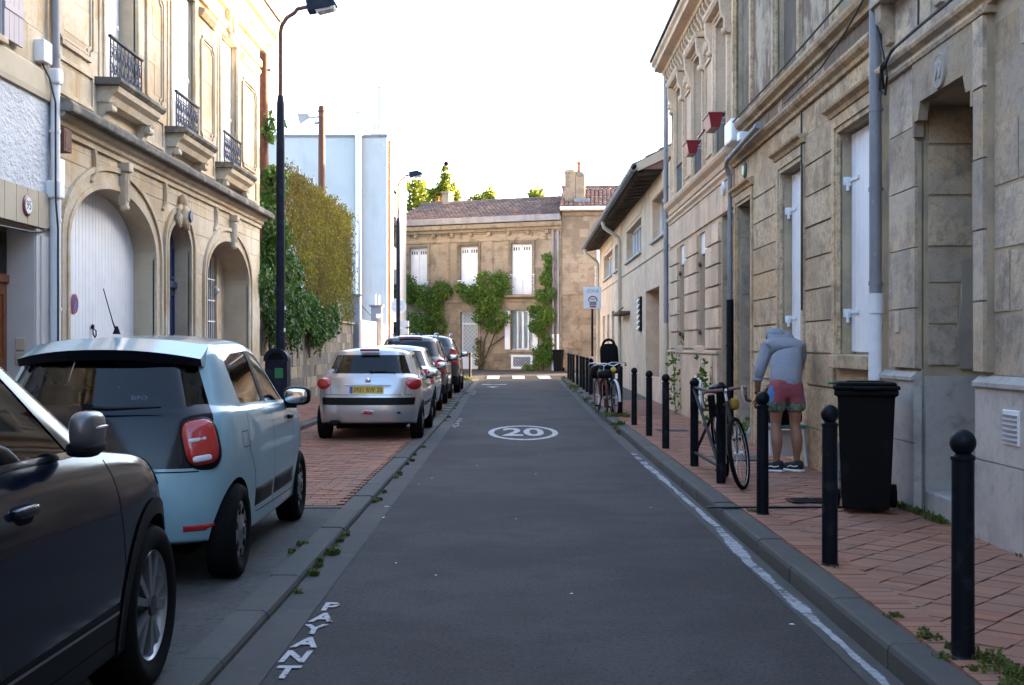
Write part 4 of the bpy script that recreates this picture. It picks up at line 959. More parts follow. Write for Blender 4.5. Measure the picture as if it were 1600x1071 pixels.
# bands
h.mould('string_course', M_tan, 0, h.W, [(0, 4.23), (.05, 4.23), (.06, 4.27), (.11, 4.30), (.13, 4.33), (.13, 4.36), (0, 4.38)])
h.mould('sill_course', M_tan, 0, h.W, [(0, 4.62), (.06, 4.62), (.07, 4.66), (.13, 4.69), (.15, 4.73), (.15, 4.77), (0, 4.80)])
h.stones([], 0, h.W, 4.38, 4.62, M_plaster, wl, ch=.25, L=1.25, gap=.006, proud=.012, var=.003, seed=33)
v = 4.80
edges = sorted([0] + [e for o in ua for e in (o['u0'], o['u1'])] + [h.W])
for i in range(0, len(edges) - 1, 2):
    a, c_ = edges[i], edges[i + 1]
    if c_ - a < .3: 
        block('wall_panel', M_tan, wl, a, c_, -.014, .01, 4.80, 7.3); continue
    block('wall_panel', M_plaster, wl, a + .16, c_ - .16, -.014, .01, 4.81, 7.3)
for o in ua:
    b = MB(); band(b, o, 0, .04, -.03, .02); band(b, o, .04, .16, -.06, .02); h.part(b, 'window_surround', M_tan)
    if o is ua[0]:
        b = MB(); b.box(o['u0'], o['u1'], .16, .2, o['v0'], o['v1']); h.part(b, 'window_shutter', M_whitep)
        b = MB(); b.bbox(o['u0'], o['u1'], -.02, .16, 4.79, 4.84, .01); h.part(b, 'window_sill', M_whiteplinth)
    else:
        b = MB(); b.box(o['u0'], o['u1'], .08, .3, o['v0'], o['v1']); h.part(b, 'walled_up_window', M_blind)
h.mould('cornice', M_tan, 0, h.W, [(0, 7.5), (.1, 7.5), (.15, 7.8), (.3, 7.95), (.42, 8.1), (.42, 8.2), (0, 8.3)])
gable('roof', M_tile, h.root, 0, h.W, 0, 10, 8.25, 11.2, .3); h.body(10, M_grey_m, 7.9)
downpipe(h, u(18.42), 2.2, 4.12, .036, M_zinc, -.10, (2.3, 3.6), M_zinc); downpipe(h, u(18.42), .14, 2.2, .055, M_black, -.10, (1.5,), M_black)
b = MB(); b.tube([(u(18.42), -.11, 4.10), (u(18.36), -.17, 4.24), (u(18.1), -.20, 4.28), (u(15.8), -.20, 4.37)], .036, 10); b.tube([(u(15.85), -.20, 4.368), (u(15.7), -.20, 4.374)], .046, 10); h.part(b, 'slanting_pipe', M_zinc)
b = MB(); b.bbox(u(18.35), u(17.75), -.20, -.02, 4.52, 4.86, .03); b.bbox(u(17.5), u(17.3), -.16, -.02, 4.45, 4.58, .02); h.part(b, 'junction_box', M_whitepvc)
t = MB(); t.lathe([(0, -.04), (.10, -.04), (.12, -.02), (.12, 0)], (0, 0, 0), 'y', 20); o = t.build('number_plaque', pm('green enamel', (.03, .10, .06), .4), None, (XR(17.6) - .012, 17.6, 4.06), RZ)
tag(o, 'small round green house number plaque above the recessed door', 'house number')
t = MB(); t.lathe([(0, -.045), (.07, -.045), (.07, -.041)], (0, 0, 0), 'y', 16); t.build('plaque_face', M_whitepvc, o)
b = MB(); b.tube([(u(13.9), -.06, 4.2), (u(13.88), -.065, 3.6), (u(13.86), -.065, 3.56), (u(13.86), -.065, 1.9)], .012, 5); h.part(b, 'wall_cable', M_cable)
cab([(11.05, .18, 4.86), (13, .17, 4.83), (15, .17, 4.80), (17, .17, 4.80), (18.4, .17, 4.79)], 'long black cable lying along the upper ledge of the shuttered house', .013)
cab([(11.05, .16, 4.66), (11.6, .17, 4.52), (12.6, .16, 4.40), (13.6, .16, 4.39), (14.4, .15, 4.39)], 'thin black cable drooping onto the lower ledge by the zinc downpipe', .011)
# ---- pale rusticated house with red window boxes
h, u = rfac('pale_rusticated_house', 'pale stone house with grooved blockwork, heavy bracketed cornice and red window boxes', 26.45, 18.54, 7.55)
c1, c2, c3 = O(u(19.76), u(18.74), 0, 3.62), O(u(22.24), u(21.28), 1.50, 3.56), O(u(25.0), u(23.98), 1.50, 3.56)
uc_ = [O(u(20.32), u(19.12), 4.60, 6.88), O(u(22.88), u(21.68), 4.60, 6.88), O(u(25.5), u(24.3), 4.60, 6.88)]
wl = h.wall([c1, c2, c3] + uc_, M_pink)
edges = [(0, c3['u0'] - .03), (c3['u1'] + .03, c2['u0'] - .03), (c2['u1'] + .03, c1['u0'] - .05), (c1['u1'] + .02, h.W)]
for a, c_ in edges:
    if c_ - a < .12: continue
    v = 1.43; k = 0
    while v < 3.5:
        n = max(1, round((c_ - a) / .62))
        for i in range(n): block('rusticated_stone', M_pink, wl, a + (c_ - a) * i / n + .010, a + (c_ - a) * (i + 1) / n - .010, -.048 - U(0, .004), .01, v + .022, v + .340)
        v += .355; k += 1
uu = .02
while uu < h.W - .1:                                         # upright flat-arch stones above the openings
    block('lintel_stone', M_pink, wl, uu, uu + .30, -.032 - U(0, .004), .01, 3.64, 4.12); uu += .318
for o in (c2, c3):
    b = MB(); b.box(o['u0'], o['u1'], .04, .2, 3.18, 3.555); h.part(b, 'roller_box', M_whitepvc)
    b = MB(); b.box(o['u0'], o['u1'], .36, .40, 1.5, 3.18); h.part(b, 'window_pane', M_win)
    b = MB(); b.box(o['u0'], o['u1'], .45, .5, 1.4, 3.3); h.part(b, 'curtain', M_curtain)
    b = MB(); frame_panel(b, o['u0'], o['u1'], 1.5, 3.18, .06, .32, .36); b.box((o['u0'] + o['u1']) / 2 - .04, (o['u0'] + o['u1']) / 2 + .04, .32, .36, 1.56, 3.12); h.part(b, 'window_frame', M_whitep)
    b = MB(); b.bbox(o['u0'] - .06, o['u1'] + .06, -.09, .3, 1.40, 1.499, .012); h.part(b, 'window_sill', M_pink)
    for v in (1.75, 3.0): b = MB(); b.sell((o['u0'] + .03, .0, v), (.035, .03, .045), 1); h.part(b, 'shutter_stop', M_rust_sun)
b = MB(); b.box(c1['u0'], c1['u1'], .46, .5, .1, 3.62); d_ = h.part(b, 'house_door', M_soffit)
for v0, v1 in ((.4, 1.2), (1.3, 2.4), (2.6, 3.4)): t = MB(); frame_panel(t, c1['u0'] + .1, c1['u1'] - .1, v0, v1, .06, .43, .46); t.build('door_panel', M_soffit, d_)
ji = MB(); ji.box(c1['u0'] + .001, c1['u0'] + .012, .01, .46, .1, 3.62); jp = h.part(ji, 'doorway_jamb', M_grey_m)
for k in range(8): block('jamb_stone', M_grey, jp, c1['u0'] + .012, c1['u0'] + .024, .02, .45, .12 + k * .43, .54 + k * .43)
pl = MB(); pl.box(0, c1['u0'] - .02, -.05, .02, .1, 1.36); pp = h.part(pl, 'plinth', M_pink)
for k in range(6): block('plinth_stone', M_pink, pp, (c1['u0'] - .02) * k / 6 + .005, (c1['u0'] - .02) * (k + 1) / 6 - .005, -.075, -.049, .12, 1.33)
b = MB(); b.prism([(0, 1.36), (-.09, 1.36), (-.09, 1.40), (0, 1.43)], 0, c1['u0'] - .02, 'x'); b.build('plinth_cap', M_pink, pp)
b = MB(); b.bbox(u(22.2), u(21.3), -.10, -.076, .30, .95, .008); h.part(b, 'meter_cabinet', M_whitepvc)
h.mould('string_course', M_pink, 0, h.W, [(0, 4.13), (.05, 4.13), (.06, 4.18), (.10, 4.22), (.10, 4.27), (0, 4.28)])
h.mould('sill_course', M_pink, 0, h.W, [(0, 4.34), (.06, 4.34), (.08, 4.42), (.15, 4.48), (.17, 4.53), (.17, 4.57), (0, 4.60)])
for o in uc_:
    b = MB(); band(b, o, 0, .05, -.03, .02); band(b, o, .05, .15, -.055, .02); h.part(b, 'window_surround', M_pink)
    for c_ in (o['u0'] - .16, o['u1'] + .16):
        b = MB(); b.prism([(0, 6.42), (-.06, 6.42), (-.10, 6.52), (-.10, 6.66), (-.16, 6.74), (-.18, 6.98), (0, 6.98)], c_ - .07, c_ + .07, 'x'); b.sell((c_, -.10, 6.46), (.06, .05, .06), 1); h.part(b, 'carved_console', M_pink)
    h.mould('window_cornice', M_pink, o['u0'] - .28, o['u1'] + .28, [(0, 7.0), (.16, 7.0), (.20, 7.05), (.20, 7.09), (0, 7.11)])
    b = MB(); b.box(o['u0'], o['u1'], .30, .34, o['v0'], o['v1']); h.part(b, 'window_shutter', M_whitep)
    rl = railing(h.root, 'balcony_railing', o['u0'], o['u1'], 4.62, 5.28, .02, MATS['blue green iron'] if 'blue green iron' in MATS else pm('blue green iron', (.03, .075, .095), .5), False, 10)
for a, c_ in ((.0, uc_[2]['u0']), (uc_[2]['u1'], uc_[1]['u0']), (uc_[1]['u1'], uc_[0]['u0']), (uc_[0]['u1'], h.W)):
    if c_ - a > .6:
        b = MB(); frame_panel(b, a + .28, c_ - .28, 4.8, 6.5, .05, -.035, 0); h.part(b, 'raised_panel', M_pink)
        b = MB()
        for k in range(5): b.sell(((a + c_) / 2 + (k - 2) * .16, -.04, 6.72 + .05 * (k % 2)), (.08, .05, .09), 1)
        h.part(b, 'carved_garland', M_pink)
h.stones([], 0, h.W, 7.12, 7.46, M_pink, wl, ch=.34, L=.8, gap=.006, proud=.008, seed=41)
k = 0.1
while k < h.W:
    b = MB(); b.prism([(0, 7.16), (-.06, 7.16), (-.09, 7.26), (-.16, 7.36), (-.16, 7.44), (0, 7.44)], k, k + .13, 'x'); h.part(b, 'cornice_bracket', M_pink); k += .34
h.mould('cornice', M_pink, -.10, h.W, [(0, 7.45), (.17, 7.45), (.20, 7.50), (.36, 7.54), (.37, 7.62), (.42, 7.66), (.43, 7.72), (0, 7.74)])
b = MB(); b.box(-.12, h.W, -.46, 10, 7.742, 7.80); h.part(b, 'roof_edge', M_soffit)
gable('roof', M_tile, h.root, 0, h.W, 0, 10, 7.8, 10.4, .35); h.body(10, M_pink, 7.5)
downpipe(h, -.09, 2.0, 7.5, .055, M_zinc, -.10, (2.4, 3.6, 5, 6.5), M_zinc, split=1); downpipe(h, -.09, .14, 2.0, .058, M_band, -.10, (1.0,), M_band)
t = MB(); t.lathe([(0, -.04), (.10, -.04), (.12, -.02), (.12, 0)], (0, 0, 0), 'y', 20); o = t.build('number_plaque', M_alu, None, (XR(19.3) - .035, 19.3, 4.02), RZ)
tag(o, 'small round white house number plaque above the pale house door', 'house number')
t = MB(); t.lathe([(0, -.044), (.08, -.044), (.08, -.041)], (0, 0, 0), 'y', 16); t.build('plaque_face', pm('plaque blue', (.25, .3, .42), .4), o)
def wbox(y, z, w_, lab, trail):
    t = thing('window_box', lab, 'window box', (XR(y) - .20, y, z), RZ, group='red planters on the balcony railings')
    b = MB(); b.hexa([(-w_ / 2 + .04, -.07, 0), (w_ / 2 - .04, -.07, 0), (w_ / 2 - .04, .07, 0), (-w_ / 2 + .04, .07, 0), (-w_ / 2, -.11, .20), (w_ / 2, -.11, .20), (w_ / 2, .11, .20), (-w_ / 2, .11, .20)]); b.build('planter', M_redpot, t)
    b = MB(); b.bbox(-w_ / 2 - .015, w_ / 2 + .015, -.125, .125, .20, .235, .01); b.build('rim', M_redpot, t)
    b = MB(); b.tube([(-w_ / 3, .1, .16), (-w_ / 3, .22, .16)], .01, 5); b.tube([(w_ / 3, .1, .16), (w_ / 3, .22, .16)], .01, 5); b.build('hook', M_alu, t)
    if trail:
        b = MB(); b.tube([(-w_ / 2 - .05, -.14, .02), (-w_ / 2 - .12, -.16, -.03), (-w_ / 2 - .05, -.18, -.06), (w_ / 3, -.17, -.04)], .022, 6); b.build('drip_tray', M_redpot, t)
wbox(19.45, 4.98, .64, 'larger red plastic window box on the railing nearest the shuttered house', 1)
wbox(21.95, 4.97, .54, 'smaller red plastic window box on the middle window railing', 0)
# ---- beige rendered building with the long eaves
h, u = rfac('beige_building', 'beige rendered workshop with long overhanging dark eaves and strip windows', 50.4, 26.5, 5.6)
h.root['category'] = 'building'
ops = [O(u(30.2), u(27.1), 4.10, 5.12), O(u(37.6), u(33.0), 4.10, 5.05), O(u(42.2), u(39.6), 4.10, 5.0), O(u(47.8), u(43.4), 4.10, 5.0)]
dr = O(u(31.8), u(28.7), 0, 2.93); sl = [O(u(43.7), u(42.5), .9, 2.75), O(u(46.0), u(45.0), 1.0, 2.7), O(u(48.4), u(47.4), 1.0, 2.7)]
h.wall(ops + [dr] + sl, M_beige)
for o in ops:
    b = MB(); b.box(o['u0'] - .05, o['u1'] + .05, -.02, .02, 5.14, 5.55); h.part(b, 'fascia_panel', M_beige)
    n = max(2, round((o['u1'] - o['u0']) / 1.0))
    b = MB(); b.box(o['u0'], o['u1'], .25, .27, o['v0'], o['v1']); h.part(b, 'window_pane', M_win)
    b = MB(); b.box(o['u0'], o['u1'], .45, .5, o['v0'], o['v1']); h.part(b, 'dark_room', M_dark)
    b = MB(); frame_panel(b, o['u0'], o['u1'], o['v0'], o['v1'], .06, .20, .25); wf = h.part(b, 'window_frame', M_whitep)
    for k in range(1, n): t = MB(); uu = o['u0'] + (o['u1'] - o['u0']) * k / n; t.box(uu - .03, uu + .03, .20, .25, o['v0'] + .06, o['v1'] - .06); t.build('mullion', M_whitep, wf)
    b = MB(); b.bbox(o['u0'] - .1, o['u1'] + .1, -.08, .2, o['v0'] - .07, o['v0'] - .001, .01); h.part(b, 'window_sill', M_whiteplinth)
h.mould('wall_ledge', M_beige_d, 0, h.W, [(0, 3.72), (.02, 3.72), (.02, 3.75), (0, 3.76)])
b = MB(); b.box(dr['u0'], dr['u1'], .42, .46, .1, 2.93); gd = h.part(b, 'garage_door', M_beige_d)
for k in range(12): block('door_board', M_beige_d, gd, dr['u0'] + k * .258 + .005, dr['u0'] + (k + 1) * .258 - .005, .39, .42, .14, 2.9)
for o in sl:
    b = MB(); b.box(o['u0'], o['u1'], .12, .16, o['v0'], o['v1']); h.part(b, 'wooden_hatch', M_beige_d)
b = MB(); b.box(0, h.W, -.02, .01, .1, .75); h.part(b, 'plinth', M_beige)
# eaves
zE = 5.62
b = MB(); b.prism([(.02, 5.62 + .22), (-.60, 5.56), (-.60, 5.60), (.02, 5.9)], -.25, h.W - 1.4, 'x'); ev = h.part(b, 'eaves_soffit', M_soffit)
k = 0
while k * .2 < h.W - 1.6: block('soffit_board', M_soffit, ev, -.2 + k * .2 + .004, -.2 + (k + 1) * .2 - .004, -.57, .0, 5.56, 5.575, 0) ; k += 1
k = -.1
while k < h.W - 1.5:
    b = MB(); b.prism([(.0, 5.68), (.0, 5.56), (-.54, 5.46), (-.54, 5.54)], k, k + .09, 'x'); b.build('rafter_end', M_soffit, ev); k += .72
b = MB(); pts = [(-.30, -.68, 5.60), (h.W - 1.35, -.68, 5.60)]
n_ = 9; prof = [(-.68 + .085 * math.cos(math.pi + math.pi * i / 8), 5.64 + .085 * math.sin(math.pi + math.pi * i / 8)) for i in range(9)]
prof += [(y_ * 1.0 + (.012 if y_ < -.68 else -.012), z_ + .012) for y_, z_ in prof[::-1]]
b.prism(prof, -.30, h.W - 1.35, 'x'); gt = h.part(b, 'gutter', M_zinc)
tiles(h.root, M_tile, -.25, h.W - 1.4, -.62, 5.70, 5.5, 9.1, .24)
b = MB(); b.prism([(-.60, 5.60), (-.60, 5.68), (5.5, 9.08), (10, 5.9), (10, 5.62)], -.02, h.W - 1.42, 'x'); h.part(b, 'roof', M_tile)
b = MB(); b.prism([(-.60, 5.55), (-.62, 5.74), (.6, 6.36), (.6, 6.1)], h.W - 1.418, h.W - 1.38, 'x'); h.part(b, 'verge_board', M_band)
h.body(10, M_beige, 5.6)
for y_ in (39.0, 50.0):
    uu = u(y_); b = MB(); b.tube([(uu + .1, -.66, 5.52), (uu + .1, -.62, 5.34), (uu + .05, -.16, 5.02), (uu, -.10, 4.90), (uu, -.10, .2)], .065, 10); h.part(b, 'downpipe', M_band)
b = MB(); b.bbox(u(38.9), u(36.3), -.34, 0, 2.46, 2.56, .01); b.tube([(u(38.7), -.3, 2.5), (u(38.7), 0, 2.75)], .02, 6); h.part(b, 'small_canopy', M_soffit)
b = MB(); b.bbox(u(33.3), u(32.75), -.06, 0, 1.90, 2.85, .01); lv = h.part(b, 'vent_louvre', M_black)
for k in range(6): t = MB(); t.hexa([(u(33.25), -.12, 1.95 + k * .15), (u(32.8), -.12, 1.95 + k * .15), (u(32.8), -.06, 2.03 + k * .15), (u(33.25), -.06, 2.03 + k * .15), (u(33.25), -.12, 1.965 + k * .15), (u(32.8), -.12, 1.965 + k * .15), (u(32.8), -.06, 2.045 + k * .15), (u(33.25), -.06, 2.045 + k * .15)]); t.build('louvre_blade', M_alu, lv)

# ================================================================ END OF THE STREET
EA = math.atan2(-.380, .925)
ex, ey = -6.17, 63.2
h = Fac('vine_covered_house', 'brown stone house with white shutters and climbing vines closing the street', 'house', (ex, ey, 0), EA, 9.44, 7.2, .5)
SCL = 30.4
o1, o2, o3 = O(1.0, 2.04, 4.10, 6.62), O(3.9, 4.9, 4.10, 6.62), O(6.74, 7.86, 4.10, 6.66)
od, og, oc, ol = O(3.93, 4.92, .34, 3.25), O(6.70, 7.92, 1.32, 3.30), O(6.8, 7.86, .42, 1.02), O(.9, 2.0, 1.32, 3.3)
ops = [o1, o2, o3, od, og, oc, ol]
wl = h.wall(ops, M_brown_m)
so = [grow(o_, .14) for o_ in (o1, o2, o3, od)] + [og, oc, ol]
h.stones(so, 0, h.W, 1.14, 6.82, M_brown, wl, ch=.34, L=.78, gap=.012, proud=.008, var=.006, seed=51)
h.stones(so, 0, h.W, .3, 1.14, M_brown_d, wl, ch=.375, L=1.0, gap=.012, proud=.05, var=.006, seed=52)
h.mould('string_course', M_brown, 0, h.W, [(0, 3.72), (.08, 3.72), (.10, 3.86), (0, 3.92)])
for uu in (3.10, 5.55, 8.97): b = MB(); b.box(uu - .16, uu + .16, -.07, .01, 3.93, 6.82); b.box(uu - .22, uu - .165, -.05, .01, 3.93, 6.82); b.box(uu + .165, uu + .22, -.05, .01, 3.93, 6.82); h.part(b, 'pilaster', M_brown)
for o_ in (o1, o2, o3):
    b = MB(); band(b, o_, 0, .07, -.05, .02); band(b, o_, .07, .15, -.09, .02); h.part(b, 'window_surround', M_brown_d)
    b = MB(); b.box(o_['u0'], o_['u1'], .17, .21, o_['v0'], o_['v1']); sh = h.part(b, 'window_shutter', M_whitep)
    m_ = (o_['u0'] + o_['u1']) / 2
    for a, c_ in ((o_['u0'] + .01, m_ - .012), (m_ + .012, o_['u1'] - .01)):
        t = MB(); t.box(a, c_, .135, .17, o_['v0'] + .02, o_['v1'] - .02); lf = t.build('shutter_leaf', M_whitep, sh)
        for k in range(3): block('shutter_slot', M_soffit, lf, a + .06 + k * .13, a + .13 + k * .13, .128, .136, o_['v1'] - .34, o_['v1'] - .17)
railing(h.root, 'balcony_railing', o3['u0'] - .22, o3['u1'] + .22, 4.12, 5.08, -.22, M_whitep, True, 8)
b = MB(); b.bbox(o3['u0'] - .3, o3['u1'] + .3, -.30, .0, 3.96, 4.09, .02); h.part(b, 'balcony_slab', M_brown_d)
for o_ in (o1, o2): railing(h.root, 'balcony_railing', o_['u0'] - .1, o_['u1'] + .1, 4.12, 4.85, -.10, M_whitep, False, 8)
# door with lattice, ground floor windows
b = MB(); b.box(od['u0'], od['u1'], .22, .26, .34, 3.25); d_ = h.part(b, 'front_door', M_curtain)
t = MB(); frame_panel(t, od['u0'], od['u1'], .34, 3.25, .07, .16, .22); t.box(od['u0'], od['u1'], .155, .21, 2.60, 2.70); t.box(od['u0'] + .07, od['u1'] - .07, .19, .22, .4, .95); t.build('door_frame', M_whitep, d_)
def lattice(par, u0, u1, v0, v1, y, st, mat, nm='lattice_bar'):
    k = u0 - (v1 - v0)
    while k < u1:
        for s_ in (1, -1):
            a, c_ = k, k + (v1 - v0)
            lo_, hi = max(a, u0), min(c_, u1)
            if hi - lo_ > .05:
                za, zb = v0 + (lo_ - a), v0 + (hi - a)
                if s_ < 0: za, zb = v1 - (lo_ - a), v1 - (hi - a)
                t = MB(); t.tube([(lo_, y - .006 * s_, za), (hi, y - .006 * s_, zb)], .011, 4); t.build(nm, mat, par)
        k += st
lattice(d_, od['u0'] + .07, od['u1'] - .07, .97, 2.58, .15, .22, M_whitep); lattice(d_, od['u0'] + .07, od['u1'] - .07, 2.72, 3.17, .15, .2, M_whitep)
b = MB(); band(b, od, .0, .14, -.06, .02); h.part(b, 'door_surround', M_brown)
for o_ in (og, ol):
    b = MB(); b.box(o_['u0'], o_['u1'], .22, .26, o_['v0'], o_['v1']); w_ = h.part(b, 'curtained_window', M_curtain)
    t = MB(); frame_panel(t, o_['u0'] + .28 * (o_ is og), o_['u1'] - .28 * (o_ is og), o_['v0'], o_['v1'], .08, .14, .22); m_ = (o_['u0'] + o_['u1']) / 2; t.box(m_ - .06, m_ + .06, .14, .22, o_['v0'], o_['v1']); t.build('window_frame', M_whitep, w_)
    t = MB(); t.box(o_['u0'], o_['u1'], .205, .212, o_['v0'] + .08, o_['v1'] - .08); t.build('window_pane', glass('clear pane', (.95, .96, .96)) if 'clear pane' not in bpy.data.materials else bpy.data.materials['clear pane'], w_)
    b = MB(); b.bbox(o_['u0'] - .1, o_['u1'] + .1, -.1, .2, o_['v0'] - .12, o_['v0'] - .001, .01); h.part(b, 'window_sill', M_brown)
for a in (og['u0'] - .28, og['u1'] - .0): b = MB(); b.bbox(a + .0, a + .28, -.10, -.06, 1.34, 3.28, .008); h.part(b, 'open_shutter', M_whitep)
b = MB(); b.box(oc['u0'], oc['u1'], .15, .2, oc['v0'], oc['v1']); cw_ = h.part(b, 'cellar_window', M_dark)
t = MB(); frame_panel(t, oc['u0'] - .05, oc['u1'] + .05, oc['v0'] - .05, oc['v1'] + .05, .11, -.07, -.05); t.build('grille_frame', M_whitep, cw_)
lattice(cw_, oc['u0'], oc['u1'], oc['v0'], oc['v1'], -.06, .15, M_whitep)
# cornice, gutter, roof
h.mould('entablature', M_brown_d, 0, h.W, [(0, 6.83), (.06, 6.83), (.07, 6.92), (.05, 6.94), (.05, 7.18), (.10, 7.22), (.12, 7.28), (0, 7.28)])
h.mould('cornice', M_brown_d, -.05, h.W + .05, [(0, 7.285), (.22, 7.30), (.26, 7.42), (.38, 7.48), (.40, 7.68), (0, 7.70)])
for k in range(9): b = MB(); b.bbox(.3 + k * 1.04, .48 + k * 1.04, -.22, -.05, 7.10, 7.28, .02); h.part(b, 'cornice_block', M_brown_d)
b = MB(); b.prism([(-.30, 7.702), (-.46, 7.74), (-.48, 8.02), (-.40, 8.04), (-.30, 7.90)], -.05, h.W + .05, 'x'); h.part(b, 'zinc_gutter', M_zinc)
tiles(h.root, M_tile, -.05, h.W, -.32, 7.98, 3.6, 9.28, .22)
b = MB(); b.prism([(-.28, 7.702), (-.28, 7.96), (3.6, 9.26), (7.5, 7.7)], 0, h.W, 'x'); h.part(b, 'roof', M_tile)
h.body(7.5, M_brown_m, 7.19)
for uu in (9.02, 9.28): downpipe(h, uu, 2.1, 7.6, .06, M_zinc, -.13, (3, 4.6, 6.2), M_zinc); downpipe(h, uu, .3, 2.1, .065, M_whitepvc, -.13, (), None)
b = MB(); b.bbox(1.3, 1.7, 3.3, 3.9, 8.9, 9.85, .02); b.bbox(1.25, 1.75, 3.25, 3.95, 9.85, 9.96, .02); h.part(b, 'small_chimney', M_brown)
# taller stone house on the right, with the chimney
hx = (ex + 9.46 * math.cos(EA), ey + 9.46 * math.sin(EA))
h = Fac('chimney_house', 'tall brown stone house with twin chimney stack and red tiled roof', 'house', (hx[0], hx[1], 0), math.atan2(-.6, 8), 5.6, 8.2, .5)
wn = O(1.70, 2.6, 4.24, 6.5)
wl = h.wall([wn], M_brown_m)
h.stones([wn], 0, h.W, 4.24, 8.1, M_brown, wl, ch=.42, L=.9, gap=.010, proud=.010, var=.006, seed=61)
h.stones([], 0, h.W, .3, 4.05, M_brown_d, wl, ch=.36, L=.95, gap=.018, proud=.030, var=.010, seed=62)
h.mould('string_course', M_brown, 0, h.W, [(0, 4.06), (.07, 4.06), (.09, 4.19), (0, 4.23)])
h.mould('cornice', M_brown, 0, h.W, [(0, 7.95), (.08, 7.95), (.14, 8.1), (0, 8.2)])
b = MB(); b.box(-.1, h.W, -.36, -.24, 8.24, 8.40); b.box(-.1, h.W, -.238, .1, 8.21, 8.26); h.part(b, 'white_gutter', M_whitep)
b = MB(); b.box(wn['u0'], wn['u1'], .15, .2, wn['v0'], wn['v1']); h.part(b, 'window_shutter', M_whitep)
railing(h.root, 'balcony_railing', wn['u0'] - .1, wn['u1'] + .1, 4.28, 5.4, -.12, M_whitep, True, 7)
tiles(h.root, M_tile2, -.1, h.W, -.30, 8.42, 3.4, 9.75, .21)
b = MB(); b.prism([(-.20, 8.28), (-.20, 8.42), (3.4, 9.73), (7.2, 8.3)], 0, h.W, 'x'); h.part(b, 'roof', M_tile2)
h.body(7.2, M_brown_m, 8.19)
# chimney: two stacks side by side with rounded mortar caps and a pot
ch = MB(); ch.bbox(.12, .66, .45, 1.05, 8.3, 10.2, .02); cs = h.part(ch, 'chimney', M_brown)
t = MB(); t.bbox(.67, 1.12, .40, 1.0, 8.3, 10.0, .02); t.build('chimney_stack', M_brown, cs)
t = MB(); t.sell((.39, .75, 10.22), (.33, .36, .14), .8); t.build('chimney_cap', M_rubble, cs)
t = MB(); t.sell((.90, .70, 10.05), (.28, .36, .17), .8); t.build('chimney_cap', M_rubble, cs)
t = MB(); t.lathe([(.10, 10.1), (.09, 10.6), (.12, 10.62), (.12, 10.72), (.07, 10.74)], (.82, .72, 0), 'z', 12); t.build('chimney_pot', M_terra, cs)
t = MB(); t.bbox(.60, 1.35, .25, 1.1, 8.55, 8.85, .03); t.build('lead_flashing', M_zinc, cs)

t = thing('added_shade_wall', 'stone wall added out of sight behind the beige building to shade the street end', 'wall', (13.5, 51, .1), R(90))  # unseen wall, added to keep low sun off the crossing
b = MB(); b.bbox(0, 9, -.2, .2, 0, 2.5, .02); b.build('wall', M_rubble, t)

# ---- the street goes on behind the viewer (seen only in reflections and as shelter from the sky)
def back_house(lab, x, y, rz, W, H, mat, n):
    h = Fac('street_house', lab, 'house', (x, y, 0), rz, W, H, .4)
    st = W / n; ops = []
    for k in range(n): ops += [O(st * (k + .3), st * (k + .7), 1.2, 3.3), O(st * (k + .3), st * (k + .7), 4.8, 6.9)]
    h.wall(ops, mat)
    for o in ops: b = MB(); b.box(o['u0'], o['u1'], .12, .16, o['v0'], o['v1']); h.part(b, 'window_shutter', M_whitep)
    h.mould('string_course', mat, 0, W, [(0, 4.1), (.15, 4.1), (.15, 4.25), (0, 4.3)]); h.mould('cornice', mat, 0, W, [(0, H - .3), (.35, H - .1), (.35, H), (0, H)])
    gable('roof', M_tile, h.root, 0, W, 0, 9, H, H + 2.2, .3); h.body(9, mat, H - .02)
back_house('cream house further back along the garage side of the street', XL, -24, R(90), 27.0, 7.8, M_cream_m, 7)
back_house('brown stone house further back along the bollard side of the street', XR(1.98), 1.98, RZ, 26.0, 8.6, M_tan, 7)
back_house('stone house closing the street far behind the viewer', 14, -30, R(180), 30.0, 8.0, M_brown_m, 8)
